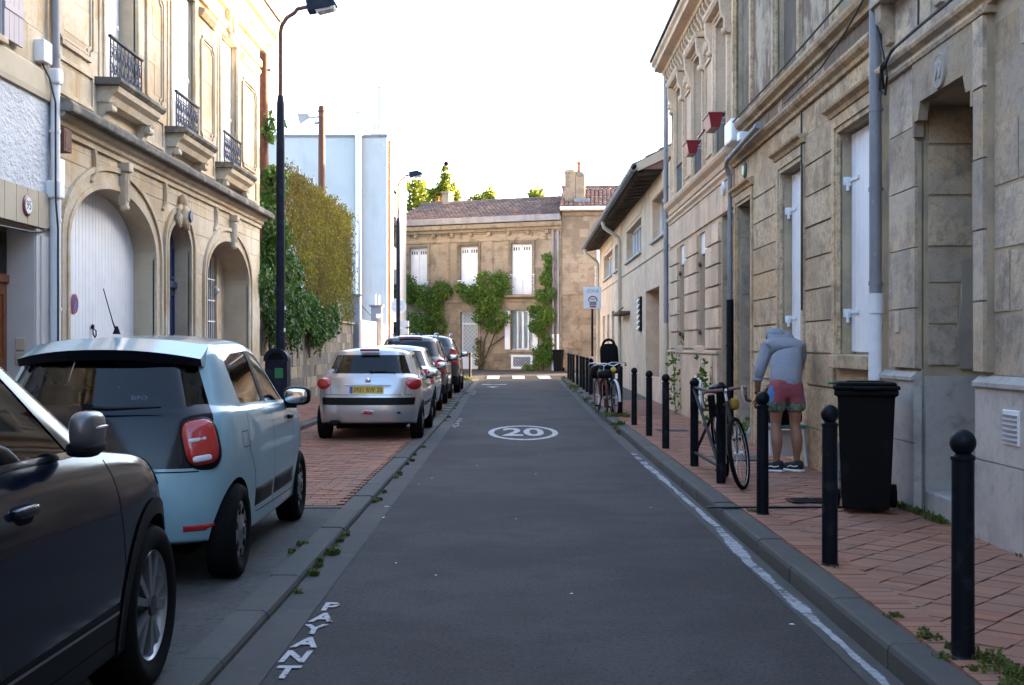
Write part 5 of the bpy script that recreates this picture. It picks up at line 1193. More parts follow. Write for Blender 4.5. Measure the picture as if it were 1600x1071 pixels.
# ================================================================ CARS
TR = (0, .46, .76, .95)
def car_body(S):
    """S['lv']: levels bottom to top; each dict zr,zs(list or num),zf,yr,yf,hw,cr,cf,ys(6)[,wf]"""
    half = []
    for lv in S['lv']:
        row = []
        tr, tf = lv.get('tr', .97), lv.get('tf', .93); t4 = lv.get('T', TR)
        for j in range(4): row.append(Vector((lv['hw'] * tr * t4[j], lv['yr'] + lv['cr'] * (0, .10, .36, 1)[j], lv['zr'] + lv.get('dz', 0) * (0, .1, .35, 1)[j])))
        zs = lv['zs'] if isinstance(lv['zs'], (list, tuple)) else [lv['zs']] * 6
        wf = lv.get('wf', (.992, 1, 1, 1, 1, .985))
        for j in range(6): row.append(Vector((lv['hw'] * wf[j], lv['ys'][j], zs[j])))
        for k in (3, 2, 1, 0): row.append(Vector((lv['hw'] * tf * t4[k], lv['yf'] - lv['cf'] * (0, .10, .38, 1)[k], lv['zf'])))
        half.append(row)
    nl, nc = len(half), 14
    bm = bmesh.new(); cl = bm.edges.layers.float.new('crease_edge')
    V = {}
    def vert(l, j, sgn):
        if j in (0, 13): sgn = 1
        k = (l, j, sgn)
        if k not in V:
            p = half[l][j]; V[k] = bm.verts.new((p.x * sgn if j not in (0, 13) else 0, p.y, p.z))
        return V[k]
    mats = S['reg']
    for l in range(nl - 1):
        for j in range(nc - 1):
            for sg in (1, -1):
                q = [vert(l, j, sg), vert(l, j + 1, sg), vert(l + 1, j + 1, sg), vert(l + 1, j, sg)]
                if sg < 0: q = q[::-1]
                f = bm.faces.new(q); f.material_index = mats(l, j, sg)
    def cap(l, crown, mat, up):
        # rows: rear edge columns 0..3, then side columns 4..9, then front 10..13 -> grid of 4 across, 8 along
        grid = {}
        for sg in (1, -1):
            for i in range(8):
                for t in range(4):
                    if i == 0: v = vert(l, t, sg)
                    elif i == 7: v = vert(l, 13 - t, sg)
                    elif t == 3: v = vert(l, 3 + i, sg)
                    else:
                        k = ('cap', l, i, t, sg if t else 1)
                        if k not in V:
                            e = half[l][3 + i]; f_ = TR[t] / TR[3] * .985
                            yy = e.y + (half[l][0].y - half[l][3].y) * (1 - (TR[t] / TR[3]) ** 2) * (1 if i == 1 else 0) * .8 + (half[l][13].y - half[l][10].y) * (1 - (TR[t] / TR[3]) ** 2) * (.8 if i == 6 else 0)
                            V[k] = bm.verts.new((e.x * f_ * (sg if t else 1) if t else 0, yy, e.z + crown * (1 - (TR[t] / TR[3]) ** 2)))
                        v = V[k]
                    grid[(i, t, sg)] = v
        for sg in (1, -1):
            for i in range(7):
                for t in range(3):
                    q = [grid[(i, t, sg)], grid[(i, t + 1, sg)], grid[(i + 1, t + 1, sg)], grid[(i + 1, t, sg)]]
                    if (sg < 0) == up: q = q[::-1]
                    f = bm.faces.new(q); f.material_index = mat
    cap(nl - 1, S['crown'], 0, True); cap(0, 0, 6, False)
    for l, cv in S.get('crease', {}).items():
        for j in range(nc - 1):
            for sg in (1, -1):
                e = bm.edges.get((vert(l, j, sg), vert(l, j + 1, sg)))
                if e: e[cl] = cv
    for (l0, l1, j), cv in S.get('vcrease', {}).items():
        for l in range(l0, l1):
            for sg in (1, -1):
                e = bm.edges.get((vert(l, j, sg), vert(l + 1, j, sg)))
                if e: e[cl] = cv
    bm.normal_update()
    me = bpy.data.meshes.new('tmp'); bm.to_mesh(me); bm.free()
    o = bpy.data.objects.new('tmp', me); COL.objects.link(o)
    ms = o.modifiers.new('s', 'SUBSURF'); ms.levels = S.get('sub', 3); ms.render_levels = ms.levels
    cut = MB()
    for y, r in S['arch']:
        for sg in (1, -1):
            x0, x1 = sg * (S['hw'] - .30), sg * (S['hw'] + .3)
            cut.prism([(y + r * math.cos(2 * math.pi * i / 40), S['wz'] + r * math.sin(2 * math.pi * i / 40)) for i in range(40)], min(x0, x1), max(x0, x1), 'x', 7)
    c = cut.build('cut', [MATS['asphalt']] * 8)
    for k in range(8): me.materials.append(M_dark)
    bpy.context.view_layer.update()
    n0 = len(o.evaluated_get(bpy.context.evaluated_depsgraph_get()).data.polygons)
    mb = o.modifiers.new('b', 'BOOLEAN'); mb.object = c; mb.operation = 'DIFFERENCE'; mb.solver = 'EXACT'
    for solver, slf in (('EXACT', False), ('EXACT', True), ('FAST', False)):
        mb.solver = solver; mb.use_self = slf
        bpy.context.view_layer.update()
        out = bpy.data.meshes.new_from_object(o.evaluated_get(bpy.context.evaluated_depsgraph_get()))
        print('CAR', n0, solver, slf, len(out.polygons))
        if len(out.polygons) > n0 * .8: break
    bpy.data.objects.remove(o); bpy.data.objects.remove(c)
    return out
def split_car(me, root, matmap):
    """one object per region and side"""
    src = bmesh.new(); src.from_mesh(me)
    src.faces.ensure_lookup_table()
    objs = {}
    names = {0: 'body', 1: 'side_window', 2: 'rear_window', 3: 'windscreen', 4: 'tail_light', 5: 'headlight', 6: 'bumper', 7: 'wheel_arch', 8: 'tailgate'}
    for reg in sorted({f.material_index for f in src.faces}):
        b = src.copy(); b.faces.ensure_lookup_table()
        bmesh.ops.delete(b, geom=[f for f in b.faces if f.material_index != reg], context='FACES')
        rim = None
        if reg in (1, 2, 3):
            r = bmesh.ops.inset_region(b, faces=list(b.faces), thickness=.016, depth=-.004, use_even_offset=True)
            for f in b.faces: f.material_index = 0
            for f in r['faces']: f.material_index = 1
        elif reg in (4, 5):
            r = bmesh.ops.inset_region(b, faces=list(b.faces), thickness=.010, depth=.004, use_even_offset=True)
            for f in b.faces: f.material_index = 0
            for f in r['faces']: f.material_index = 1
        else:
            for f in b.faces: f.material_index = 0
        # loose islands become separate parts
        left = set(b.faces); isl = []
        while left:
            st = [left.pop()]; grp = list(st)
            while st:
                f = st.pop()
                for e in f.edges:
                    for q in e.link_faces:
                        if q in left: left.remove(q); st.append(q); grp.append(q)
            isl.append(grp)
        if reg in (0, 6, 7): isl = [list(b.faces)]
        for grp in isl:
            vm = {}; vs = []; fs = []; mi = []
            for f in grp:
                ids = []
                for v in f.verts:
                    if v not in vm: vm[v] = len(vs); vs.append(v.co.copy())
                    ids.append(vm[v])
                fs.append(ids); mi.append(f.material_index)
            m = bpy.data.meshes.new(names[reg]); m.from_pydata(vs, [], fs)
            for x in matmap[reg]: m.materials.append(x)
            m.polygons.foreach_set('material_index', mi); m.polygons.foreach_set('use_smooth', [True] * len(fs)); m.update(); m.set_sharp_from_angle(angle=R(42))
            o = link(names[reg], m, root); objs.setdefault(reg, []).append(o)
        b.free()
    bv = BVHTree.FromBMesh(src); src.free()
    return objs, bv
def cast(bv, p, d):
    h = bv.ray_cast(Vector(p), Vector(d)); return (h[0], h[1]) if h[0] is not None else (None, None)
def seam(bv, pts, d, w_=.007, mat=None, parent=None, name='seam', lift=.0012, step=.03):
    """a narrow dark gap laid on the body along a polyline; d: ray direction"""
    P = []; d = Vector(d)
    for a, c in zip(pts, pts[1:]):
        a, c = Vector(a), Vector(c); n = max(1, int((c - a).length / step))
        P += [a + (c - a) * i / n for i in range(n)]
    P.append(Vector(pts[-1])); H = [cast(bv, p, d) for p in P]
    H = [h for h in H if h[0] is not None]
    vs = []; fs = []
    for i, (p, n) in enumerate(H):
        t = (H[min(i + 1, len(H) - 1)][0] - H[max(i - 1, 0)][0]).normalized(); s_ = t.cross(n).normalized() * w_ / 2
        vs += [p + s_ + n * lift, p - s_ + n * lift]
        if i and (p - H[i - 1][0]).length < .12: fs.append((2 * i - 2, 2 * i - 1, 2 * i + 1, 2 * i))
    b = MB(); b.add(vs, fs); return b.build(name, mat or M_dark, parent)
def patch(bv, pts, d, mat, parent, name, lift=.004, n=10):
    """a panel (4 corner points, as seen along d) that follows the body surface"""
    A, B, C_, D = [Vector(p) for p in pts]; vs = []; fs = []; ok = True
    for i in range(n + 1):
        for j in range(n + 1):
            s, t = i / n, j / n; p = (A * (1 - s) + B * s) * (1 - t) + (D * (1 - s) + C_ * s) * t
            h, nn = cast(bv, p, d)
            if h is None: h, nn = p, -Vector(d)
            edge = i in (0, n) or j in (0, n)
            vs.append(h + nn * (lift if not edge else .0006))
    for i in range(n):
        for j in range(n): k = i * (n + 1) + j; fs.append((k, k + 1, k + n + 2, k + n + 1))
    b = MB(); b.add(vs, fs, 0, True); return b.build(name, mat, parent, sharp=60)
def wheel(root, x, y, r, sg, style, wid=.2):
    rim_r = r * (.70 if style != 'cap' else .66)
    b = MB()
    if style == 'alloy':
        b.lathe([(rim_r, -.02), (rim_r - .012, -.008), (rim_r - .03, -.03), (rim_r - .035, -.12)], (0, 0, 0), 'x', 40, 0, cap=False)
        for k in range(5):
            a = 2 * math.pi * k / 5 + .3
            for da in (-.19, .19):
                c, s_ = math.cos(a + da), math.sin(a + da); c2, s2 = math.cos(a + da * 1.35), math.sin(a + da * 1.35)
                nx, ny = -s_, c
                w0, w1 = .014, .021
                i0, i1 = .045, rim_r - .01
                P = [(i0 * c - nx * w0, i0 * s_ - ny * w0), (i0 * c + nx * w0, i0 * s_ + ny * w0), (i1 * c2 + nx * w1, i1 * s2 + ny * w1), (i1 * c2 - nx * w1, i1 * s2 - ny * w1)]
                b.hexa([(-.06, *P[0]), (-.06, *P[1]), (-.06, *P[2]), (-.06, *P[3]), (-.012, *P[0]), (-.012, *P[1]), (-.018, *P[2]), (-.018, *P[3])], 0)
        b.lathe([(0, 0), (.045, -.002), (.05, -.03)], (0, 0, 0), 'x', 16, 1)
        b.lathe([(0, -.10), (rim_r - .02, -.10), (rim_r - .02, -.16)], (0, 0, 0), 'x', 32, 2)
        b.lathe([(.0, -.07), (.14, -.07), (.14, -.09)], (0, 0, 0), 'x', 24, 3)
    else:
        b.lathe([(0, .012), (.05, .010), (.07, .0), (rim_r * .62, -.012), (rim_r * .8, -.004), (rim_r - .01, -.012), (rim_r, -.03), (rim_r, -.1)], (0, 0, 0), 'x', 40, 0)
        for k in range(7):
            a = 2 * math.pi * k / 7
            c, s_ = math.cos(a), math.sin(a); q = [(rim_r * .66, -.10), (rim_r * .66, .10), (rim_r * .90, .13), (rim_r * .90, -.13)]
            P = [(rr_ * math.cos(a + da), rr_ * math.sin(a + da)) for rr_, da in ((rim_r * .60, -.12), (rim_r * .60, .12), (rim_r * .88, .17), (rim_r * .88, -.17))]
            b.hexa([(-.03, *p) for p in P] + [(-.0015, *p) for p in P], 2)
        b.lathe([(.0, .016), (.03, .015), (.035, .008)], (0, 0, 0), 'x', 12, 1)
    M = Matrix.Scale(sg, 4, (1, 0, 0))
    o = b.build('wheel', [M_alloy, M_alloyd, M_dark, M_alloyd], root, (x, y, r)); o.rotation_euler = (U(0, 6), 0, 0)
    o.scale = (sg, 1, 1)
    t = MB(); w2 = wid
    t.lathe([(rim_r - .008, -.012), (rim_r + .012, .004), (r - .045, .012), (r - .018, .002), (r - .004, -.02), (r, -.05), (r, -w2 + .05), (r - .005, -w2 + .02), (rim_r, -w2)], (0, 0, 0), 'x', 48, 0, cap=False)
    for k in range(60):                                      # tread ribs on the shoulder
        a = 2 * math.pi * k / 60; c, s_ = math.cos(a), math.sin(a); nx, ny = -s_ * .009, c * .009
        t.hexa([(-.045, r * c - nx, r * s_ - ny), (-.045, r * c + nx, r * s_ + ny), (-.012, (r - .012) * c + nx, (r - .012) * s_ + ny), (-.012, (r - .012) * c - nx, (r - .012) * s_ - ny),
                (-.045, (r + .004) * c - nx, (r + .004) * s_ - ny), (-.045, (r + .004) * c + nx, (r + .004) * s_ + ny), (-.008, (r - .008) * c + nx, (r - .008) * s_ + ny), (-.008, (r - .008) * c - nx, (r - .008) * s_ - ny)])
    t.build('tyre', M_rubber, o)
    return o
def mirror(root, x, y, z, sg, shell, sc=1.0, sz=(.125, .085, .085)):
    b = MB(); b.sell((sg * (x + .12 * sc), y, z), (sz[0] * sc, sz[1] * sc, sz[2] * sc), .55, 18, 12); o = b.build('wing_mirror', shell, root)
    b = MB(); b.hexa([(sg * (x - .10), y + .06, z - .095), (sg * (x + .10), y + .03, z - .095), (sg * (x + .10), y - .03, z - .095), (sg * (x - .10), y - .0, z - .095), (sg * (x - .10), y + .06, z - .045), (sg * (x + .10), y + .03, z - .06), (sg * (x + .10), y - .03, z - .06), (sg * (x - .10), y, z - .045)]); b.build('mirror_arm', M_blackpl, o)
    b = MB(); b.sell((sg * (x + .12 * sc), y - sz[1] * sc * .93, z), (sz[0] * sc * .82, .012, sz[2] * sc * .78), .6, 18, 8); b.build('mirror_glass', M_chrome, o)
    return o
def cabin(root, S, dash_y, seat_y, rear_y, z0, hw, top):
    b = MB(); b.box(-hw, hw, rear_y - .3, dash_y + .4, .28, .34); b.build('cabin_floor', M_dark, root)
    for sx in (-.36, .36):
        b = MB(); b.sell((sx, seat_y, z0 - .12), (.25, .26, .10), .5); b.sell((sx, seat_y - .26, z0 + .20), (.23, .09, .34), .5); o = b.build('front_seat', M_dark, root)
        t = MB(); t.sell((sx, seat_y - .30, min(top - .14, z0 + .62)), (.13, .055, .10), .55); t.build('headrest', M_dark, o)
    b = MB(); b.sell((0, rear_y, z0 - .10), (hw * .9, .26, .12), .4); b.sell((0, rear_y - .24, z0 + .17), (hw * .9, .08, .30), .4); o = b.build('rear_seat', M_dark, root)
    for sx in (-.38, .38): t = MB(); t.sell((sx, rear_y - .26, z0 + .50), (.12, .05, .09), .55); t.build('headrest', M_dark, o)
    b = MB(); b.sell((0, dash_y, z0 + .05), (hw * .98, .30, .17), .45); b.build('dashboard', M_dark, root)
    b = MB(); c = Vector((-.36, dash_y - .38, z0 + .20)); pts = [(c.x + .18 * math.cos(a), c.y + .18 * math.sin(a) * -.38, c.z + .18 * math.sin(a) * .92) for a in [2 * math.pi * i / 24 for i in range(24)]]
    b.tube(pts, .016, 8, closed=True); b.tube([(c.x - .17, c.y, c.z), (c.x + .17, c.y, c.z)], .018, 6); b.tube([tuple(c), (c.x, c.y + .3, c.z - .12)], .03, 8); b.build('steering_wheel', M_dark, root)
    b = MB(); b.sell((0, dash_y - .02, top - .12), (.11, .02, .035), .6); b.build('rear_view_mirror', M_dark, root)
def plate(root, txt, x, y, z, wid, mat, rx_=0, front=False):
    b = MB(); b.bbox(-wid / 2, wid / 2, -.006, .006, -.055, .055, .003); p = b.build('number_plate', mat, root, (x, y, z), 0, rot=(rx_, 0, 0))
    if txt:
        text(txt, .098, M_blackpl, 'plate_characters', p, (.02, -.0075, -.002), (R(90), 0, 0), .0006, .86, 1.0)
        b = MB(); b.box(-wid / 2 + .004, -wid / 2 + .05, -.0075, -.006, -.05, .05); b.build('plate_band', pm('plate blue', (.02, .08, .42), .4) if 'plate blue' not in MATS else MATS['plate blue'], p)
    return p
M_yplate = pm('yellow plate', (.62, .42, .02), .4)
P_lblue = pm('pale blue car paint', (.24, .40, .46), .3, coat=.8)
P_black = pm('dark blue black car paint', (.006, .0085, .017), .12, coat=.0, spec=.42)
P_silver = pm('silver car paint', (.50, .49, .50), .28, metallic=.65, coat=1.0)
P_silver2 = pm('pale silver car paint', (.60, .60, .62), .28, metallic=.5, coat=1.0)
P_taupe = pm('brown grey car paint', (.10, .085, .08), .25, metallic=.55, coat=1.0)
P_dark = pm('black car paint', (.014, .014, .016), .2, metallic=.3, coat=1.0)
M_hatch = pm('black gloss tailgate', (.004, .005, .010), .14, coat=.1, spec=.3)
def matmap(paint, side=None, low=None, tg=None):
    return {0: [paint], 1: [side or M_carg, M_blackpl], 2: [M_carg_d, M_blackpl], 3: [M_carg, M_blackpl], 4: [M_red, M_blackpl], 5: [M_clear, M_blackpl], 6: [low or M_blackpl], 7: [M_dark], 8: [tg or paint]}
def hatch(name, label, loc, rz, paint, K, group='cars parked along the left side'):
    """generic five door hatch; K: numbers"""
    L, hw, H = K['L'], K['hw'], K['H']; ax, wb = K['ax'], K['wb']; fa = ax + wb; b = K['belt']; tl0, tl1 = K['tl']; rt = K['rt']
    t4 = K.get('TR', (0, .46, .74, .93)); q4 = K.get('q', .985)
    W_ = (q4, .998, 1, 1, 1, .985); s0 = K.get('s0', .36)
    lv = [
        dict(zr=.27, zs=.23, zf=.22, yr=.07, yf=L - .10, hw=hw * .93, cr=.17, cf=.30, ys=[s0 - .02, .98, 1.6, 1.72, fa - .4, fa + .25], T=t4, wf=W_),
        dict(zr=.285, zs=.245, zf=.235, yr=.035, yf=L - .05, hw=hw * .965, cr=.17, cf=.36, ys=[s0 - .02, 1.0, 1.6, 1.72, fa - .4, fa + .25], T=t4, wf=W_),
        dict(zr=.46, zs=.46, zf=.45, yr=.0, yf=L, hw=hw * .995, cr=.18, cf=.44, ys=[s0, 1.0, 1.6, 1.72, fa - .4, fa + .25], T=t4, wf=W_),
        dict(zr=tl0, zs=.66, zf=.60, yr=.045, yf=L - .02, hw=hw * 1.005, cr=.18, cf=.50, ys=[s0, 1.0, 1.6, 1.72, fa - .42, fa + .25], T=t4, wf=W_),
        dict(zr=(tl0 + tl1) / 2, zs=b - .14, zf=.74, yr=.075, yf=L - .08, hw=hw * .995, cr=.19, cf=.52, ys=[s0 + .02, .97, 1.6, 1.72, fa - .45, fa + .25], T=t4, wf=W_),
        dict(zr=tl1, zs=[b + .01, b, b - .02, b - .02, b - .03, b - .06], zf=.84, yr=.125, yf=L - .20, hw=hw * K.get('bh', .955), cr=.20, cf=.52, ys=[s0 + .04, .94, 1.6, 1.72, fa - .47, fa + .2], T=t4, wf=W_),
        dict(zr=tl1 + .05, zs=[b + .06, b + .045, b + .025, b + .02, b + .0, b + .0], zf=b + .0, yr=.17, yf=fa - .03, hw=hw * .905, cr=.21, cf=.26, ys=[s0 + .12, .80, 1.62, 1.72, fa - .56 - K.get('cs', 0), fa - .42 - K.get('cs', 0) * .3], tf=.9, T=t4, wf=W_),
        dict(zr=rt - K.get('rd', 0), zs=[rt - K.get('rd', 0) * .8, rt - K.get('rd', 0) * .4, rt + .01, rt + .01, rt - .03, rt - .03], zf=rt - .01, yr=K['ry'], yf=fa - K['ws'], hw=hw * K.get('rw', .735), cr=.16, cf=.15, ys=[K['ry'] + .30, K['ry'] + .45, 1.62, 1.70, fa - K['ws'] - .32, fa - K['ws'] - .24], T=t4, dz=K.get('cd', 0)),
        dict(zr=rt + .055 - K.get('rd', 0), zs=[rt + .05 - K.get('rd', 0) * .8, rt + .05 - K.get('rd', 0) * .45, rt + .05] + [rt + .05, rt + .035, rt + .03], zf=rt + .03, yr=K['ry'] + .02, yf=fa - K['ws'] - .12, hw=hw * (K.get('rw', .735) - .07), cr=.14, cf=.12, ys=[K['ry'] + .30, K['ry'] + .45, 1.6, 1.70, fa - K['ws'] - .42, fa - K['ws'] - .32], T=t4, dz=K.get('cd', 0))]
    kind = K.get('kind')
    def reg(l, j, sg):
        if l == 6:
            if j in (0, 1): return 2
            if j == 2: return 2 if K.get('wide') else 0
            if j in (5, 7): return 1
            if j in (10, 11, 12): return 3
            if j == 6: return 6
        if l in (3, 4):
            if j in (2, 3) and kind not in ('p', 't'): return 4
            if kind == 't' and j == 2: return 8
            if j in (9, 10) and l == 4: return 5
            if j in (0, 1) and K.get('darkgate'): return 8
        if l == 5 and j in (0, 1) and K.get('darkgate'): return 8
        if l == 5 and j == 2 and K.get('darkgate'): return 8
        if l in (0,) and not K.get('paintlow'): return 6
        if l == 1 and K.get('cladding'): return 6
        return 0
    S = dict(lv=lv, reg=reg, hw=hw, crown=H - rt - .06, arch=[(ax, K['wr'] + .035), (fa, K['wr'] + .035)], wz=K['wr'] + .005, sub=K.get('sub', 3),
             crease={5: .35, 6: .5, 7: .35, 3: .25, 1: .8, 0: .8}, vcrease={(6, 7, 5): .5, (6, 7, 6): .6, (6, 7, 7): .6, (6, 7, 8): .5, (3, 5, 2): K.get('lc', .45), (3, 5, 4): K.get('lc', .45), (6, 7, 2): .5})
    S['crease'].update(K.get('crease', {}))
    me = car_body(S)
    root = thing(name, label, 'car', loc, rz, group)
    ob, bv = split_car(me, root, matmap(paint, None, K.get('low'), K.get('gate')))
    for y in (ax, fa):
        for sg in (1, -1): wheel(root, sg * (hw - .012), y, K['wr'], sg, K['rim'], K.get('tw', .19))
    cabin(root, S, fa - .25, ax + wb * .50, ax + .35, .62, hw * .8, rt)
    b2 = MB(); b2.box(-hw + .3, hw - .3, .35, L - .4, .17, .26); b2.build('underbody', M_dark, root)
    # gaps between panels
    for sg in (1, -1):
        X = sg * 3; d = (-sg, 0, 0); p = lambda y, z: (X, y, z)
        if K.get('doors', 5) == 5:
            seam(bv, [p(1.66, b - .02), p(1.67, .6), p(1.68, .30)], d, parent=root, name='door_gap')
        seam(bv, [p(fa - .50, b - .04), p(fa - .42, .62), p(fa - .42, .30)], d, parent=root, name='door_gap')
        seam(bv, [p(ax + .43 if K.get('doors', 5) == 5 else 1.55, .62), p(1.05 if K.get('doors', 5) == 5 else 1.6, .34), p(fa - .43, .32)], d, parent=root, name='door_gap')
        if K.get('doors', 5) == 5: seam(bv, [p(.86, b), p(ax + .30, .78), p(ax + .43, .62)], d, parent=root, name='door_gap')
        for yh in K.get('handles', (1.30, fa - .98 + .15)):
            h_, n_ = cast(bv, p(yh, b - .12), d)
            if h_: t = MB(); t.sell((h_.x + sg * .012, yh, b - .12), (.018, .09, .018), .5, 12, 8); t.build('door_handle', K.get('hmat', paint), root)
        if K.get('moulding'):
            z0, z1 = K['moulding']; m_ = M_blackpl
            patch(bv, [p(1.0, z0), p(1.62, z0), p(1.62, z1), p(1.0, z1)], d, m_, root, 'side_moulding', .012, 8); patch(bv, [p(1.69, z0), p(fa - .46, z0), p(fa - .46, z1), p(1.69, z1)], d, m_, root, 'side_moulding', .012, 8)
    return root, bv, S
# ---- pale blue city car (rear seen close)
KT = dict(L=3.60, hw=.815, H=1.545, ax=.53, wb=2.49, belt=1.02, tl=(.735, 1.035), rt=1.43, ry=.36, ws=.72, wr=.292, rim='cap', wide=True, darkgate=True, gate=M_hatch, paintlow=True, kind='t', handles=(2.42,), hmat=M_blackpl, moulding=(.38, .50), sub=3, TR=(0, .46, .72, .90), q=.945, s0=.38, rd=.045, lc=.12, cd=-.035)
tx, ty, trz = -2.475, 7.02, R(1.5)
tw, bv, S = hatch('pale_blue_car', 'small pale blue hatchback with black tailgate and roof aerial', (tx, ty, .035), trz, P_lblue, KT)
D = (0, 1, 0)
b = MB()                                                     # spoiler over the rear window, wrapping round at its ends
sp = []
for i in range(13):
    t = -1 + i / 6; xx = .565 * t; yy = .27 + .17 * abs(t) ** 2.6; sp.append((xx, yy))
vs = []; fs = []
for xx, yy in sp:
    dz = -.058 * abs(xx / .565) ** 2.3
    vs += [(xx, yy, 1.426 + dz), (xx * .97, yy + .30, 1.500 + dz * .8), (xx, yy + .12, 1.35 + dz * .5), (xx, yy + .03, 1.362 + dz * .7)]
for i in range(12):
    for k in (0, 1, 2, 3): fs.append((4 * i + k, 4 * i + (k + 1) % 4, 4 * i + 4 + (k + 1) % 4, 4 * i + 4 + k))
fs += [(0, 3, 2, 1), (48, 49, 50, 51)]
b.add(vs, fs, 0, True)
for i in range(48): b.m[i] = 1 if i % 4 in (2, 3) else 0
b.build('rear_spoiler', [P_lblue, M_hatch], tw)
b = MB(); b.tube([(-.01, .62, 1.545), (-.01, .55, 1.60), (-.01, .36, 1.80)], [.007, .004, .003], 8); b.lathe([(.026, 0), (.02, .015), (.008, .05)], (-.01, .63, 1.525), 'z', 12); b.build('roof_aerial', M_blackpl, tw)
for sg in (1, -1):                                           # clear strips inside the red tail lamps, bumper reflectors
    h_, n_ = cast(bv, (sg * .60, -2, .85), D); rot_ = Matrix.Rotation(sg * R(26), 3, 'Z') @ Matrix.Rotation(sg * R(-8), 3, 'Y') @ Matrix.Rotation(R(-14), 3, 'X')
    cc_ = Vector((sg * .605, h_.y + .050, .855))
    t = MB(); t.sell(cc_, (.125, .070, .165), .66, 24, 14, rot=rot_); lm = t.build('tail_light', M_blackpl, tw)
    t = MB(); t.sell(cc_ + rot_ @ Vector((0, -.010, .004)), (.110, .070, .148), .62, 24, 14, rot=rot_); t.build('red_lens', M_red, lm)
    for zz, ww, hh in ((.02, .072, .018), (-.095, .066, .022)):
        t = MB(); t.sell(cc_ + rot_ @ Vector((-sg * .012, -.064, zz)), (ww * .9, .016, hh * .9), .5, 16, 8, rot=rot_); t.build('clear_lens', M_clear, lm)
    patch(bv, [(sg * .54, -2, .345), (sg * .715, -2, .345), (sg * .715, -2, .382), (sg * .54, -2, .382)], D, M_red, tw, 'bumper_reflector', .006, 6)
    mirror(tw, .76, 2.42, 1.06, sg, M_blackpl, .86)
    b = MB(); h_, n_ = cast(bv, (sg * 3, .72, .86), (-sg, 0, 0))
seam(bv, [(3, .66, .90), (3, .80, .90), (3, .82, .80), (3, .68, .80), (3, .66, .90)], (-1, 0, 0), .005, parent=tw, name='fuel_flap')
seam(bv, [(-.62, -2, .70), (.62, -2, .70)], D, .008, parent=tw, name='tailgate_gap')
b = MB(); b.tube([(-.02, .105, 1.08), (.10, .10, 1.075), (.40, .13, 1.085)], [.016, .012, .006], 6); b.lathe([(.03, -.03), (.03, .02)], (-.02, .11, 1.08), 'y', 12); b.build('rear_wiper', M_blackpl, tw)
patch(bv, [(-.26, -2, .52), (.26, -2, .52), (.26, -2, .63), (-.26, -2, .63)], D, M_clear, tw, 'number_plate', .010, 6)
h_, n_ = cast(bv, (.34, -2, 1.16), D)
if h_ is not None:
    t = text('SiFO', .045, M_clear, 'window_sticker', tw, (.24, h_.y - .008, 1.135), (R(76), 0, R(7)), 0, 1.1, .8)
# ---- dark crossover in the foreground
KQ = dict(L=4.38, hw=.90, H=1.585, ax=.83, wb=2.646, belt=1.05, tl=(.80, 1.05), rt=1.47, ry=.55, ws=.90, wr=.345, rim='alloy', cladding=True, low=M_blackpl, tw=.22, bh=.928, cs=.20, handles=(1.35, 2.10), hmat=P_black, sub=3, gate=P_black)
sx, sy = -2.385, 5.12 - 3.476
sv, bv, S = hatch('dark_crossover', 'dark grey crossover car with large alloy wheels, cut off by the frame edge', (sx, sy, .035), R(.3), P_black, KQ)
for sg in (1, -1):
    ms_ = MATS.get('grey mirror shell') or pm('grey mirror shell', (.10, .095, .10), .32, coat=.5, metallic=.3)
    b = MB(); b.sell((sg * .945, 2.49, 1.158), (.045, .100, .066), .62, 20, 12); mo = b.build('wing_mirror', ms_, sv)
    b = MB(); b.sell((sg * .935, 2.51, 1.100), (.048, .100, .026), .6, 18, 8); b.sell((sg * .89, 2.61, 1.083), (.06, .05, .03), .7); b.build('mirror_base', M_blackpl, mo)
    b = MB(); b.sell((sg * .988, 2.51, 1.168), (.006, .066, .006), .7, 12, 6); b.build('mirror_indicator', M_clear, mo)
    seam(bv, [(sg * 3, .95, 1.075), (sg * 3, 2.2, 1.062), (sg * 3, 2.85, 1.055)], (-sg, 0, 0), .022, M_chrome, sv, 'window_trim', .004)
    seam(bv, [(sg * 3, 1.3, .44), (sg * 3, 3.0, .42)], (-sg, 0, 0), .012, M_alloy, sv, 'sill_trim', .006)
    seam(bv, [(sg * 3, .95, .86), (sg * 3, 2.2, .83), (sg * 3, 3.0, .80)], (-sg, 0, 0), .005, P_black, sv, 'body_crease', .003)
    for yc in (3.476, .83):
        for rr_, w_, lf in ((.418, .066, .007), (.388, .012, .010)):
            seam(bv, [(sg * 3, yc + rr_ * math.cos(a), .35 + rr_ * math.sin(a)) for a in [math.pi * (-.08 + 1.16 * i / 36) for i in range(37)]], (-sg, 0, 0), w_, M_blackpl, sv, 'wheel_arch_trim', lf, .02)
    h_, n_ = cast(bv, (sg * 3, 2.10, .92), (-sg, 0, 0))
    if h_ is not None:
        b = MB(); b.sell((h_.x - sg * .004, 2.10, .915), (.012, .085, .04), .6, 14, 8); b.build('handle_recess', M_dark, sv)
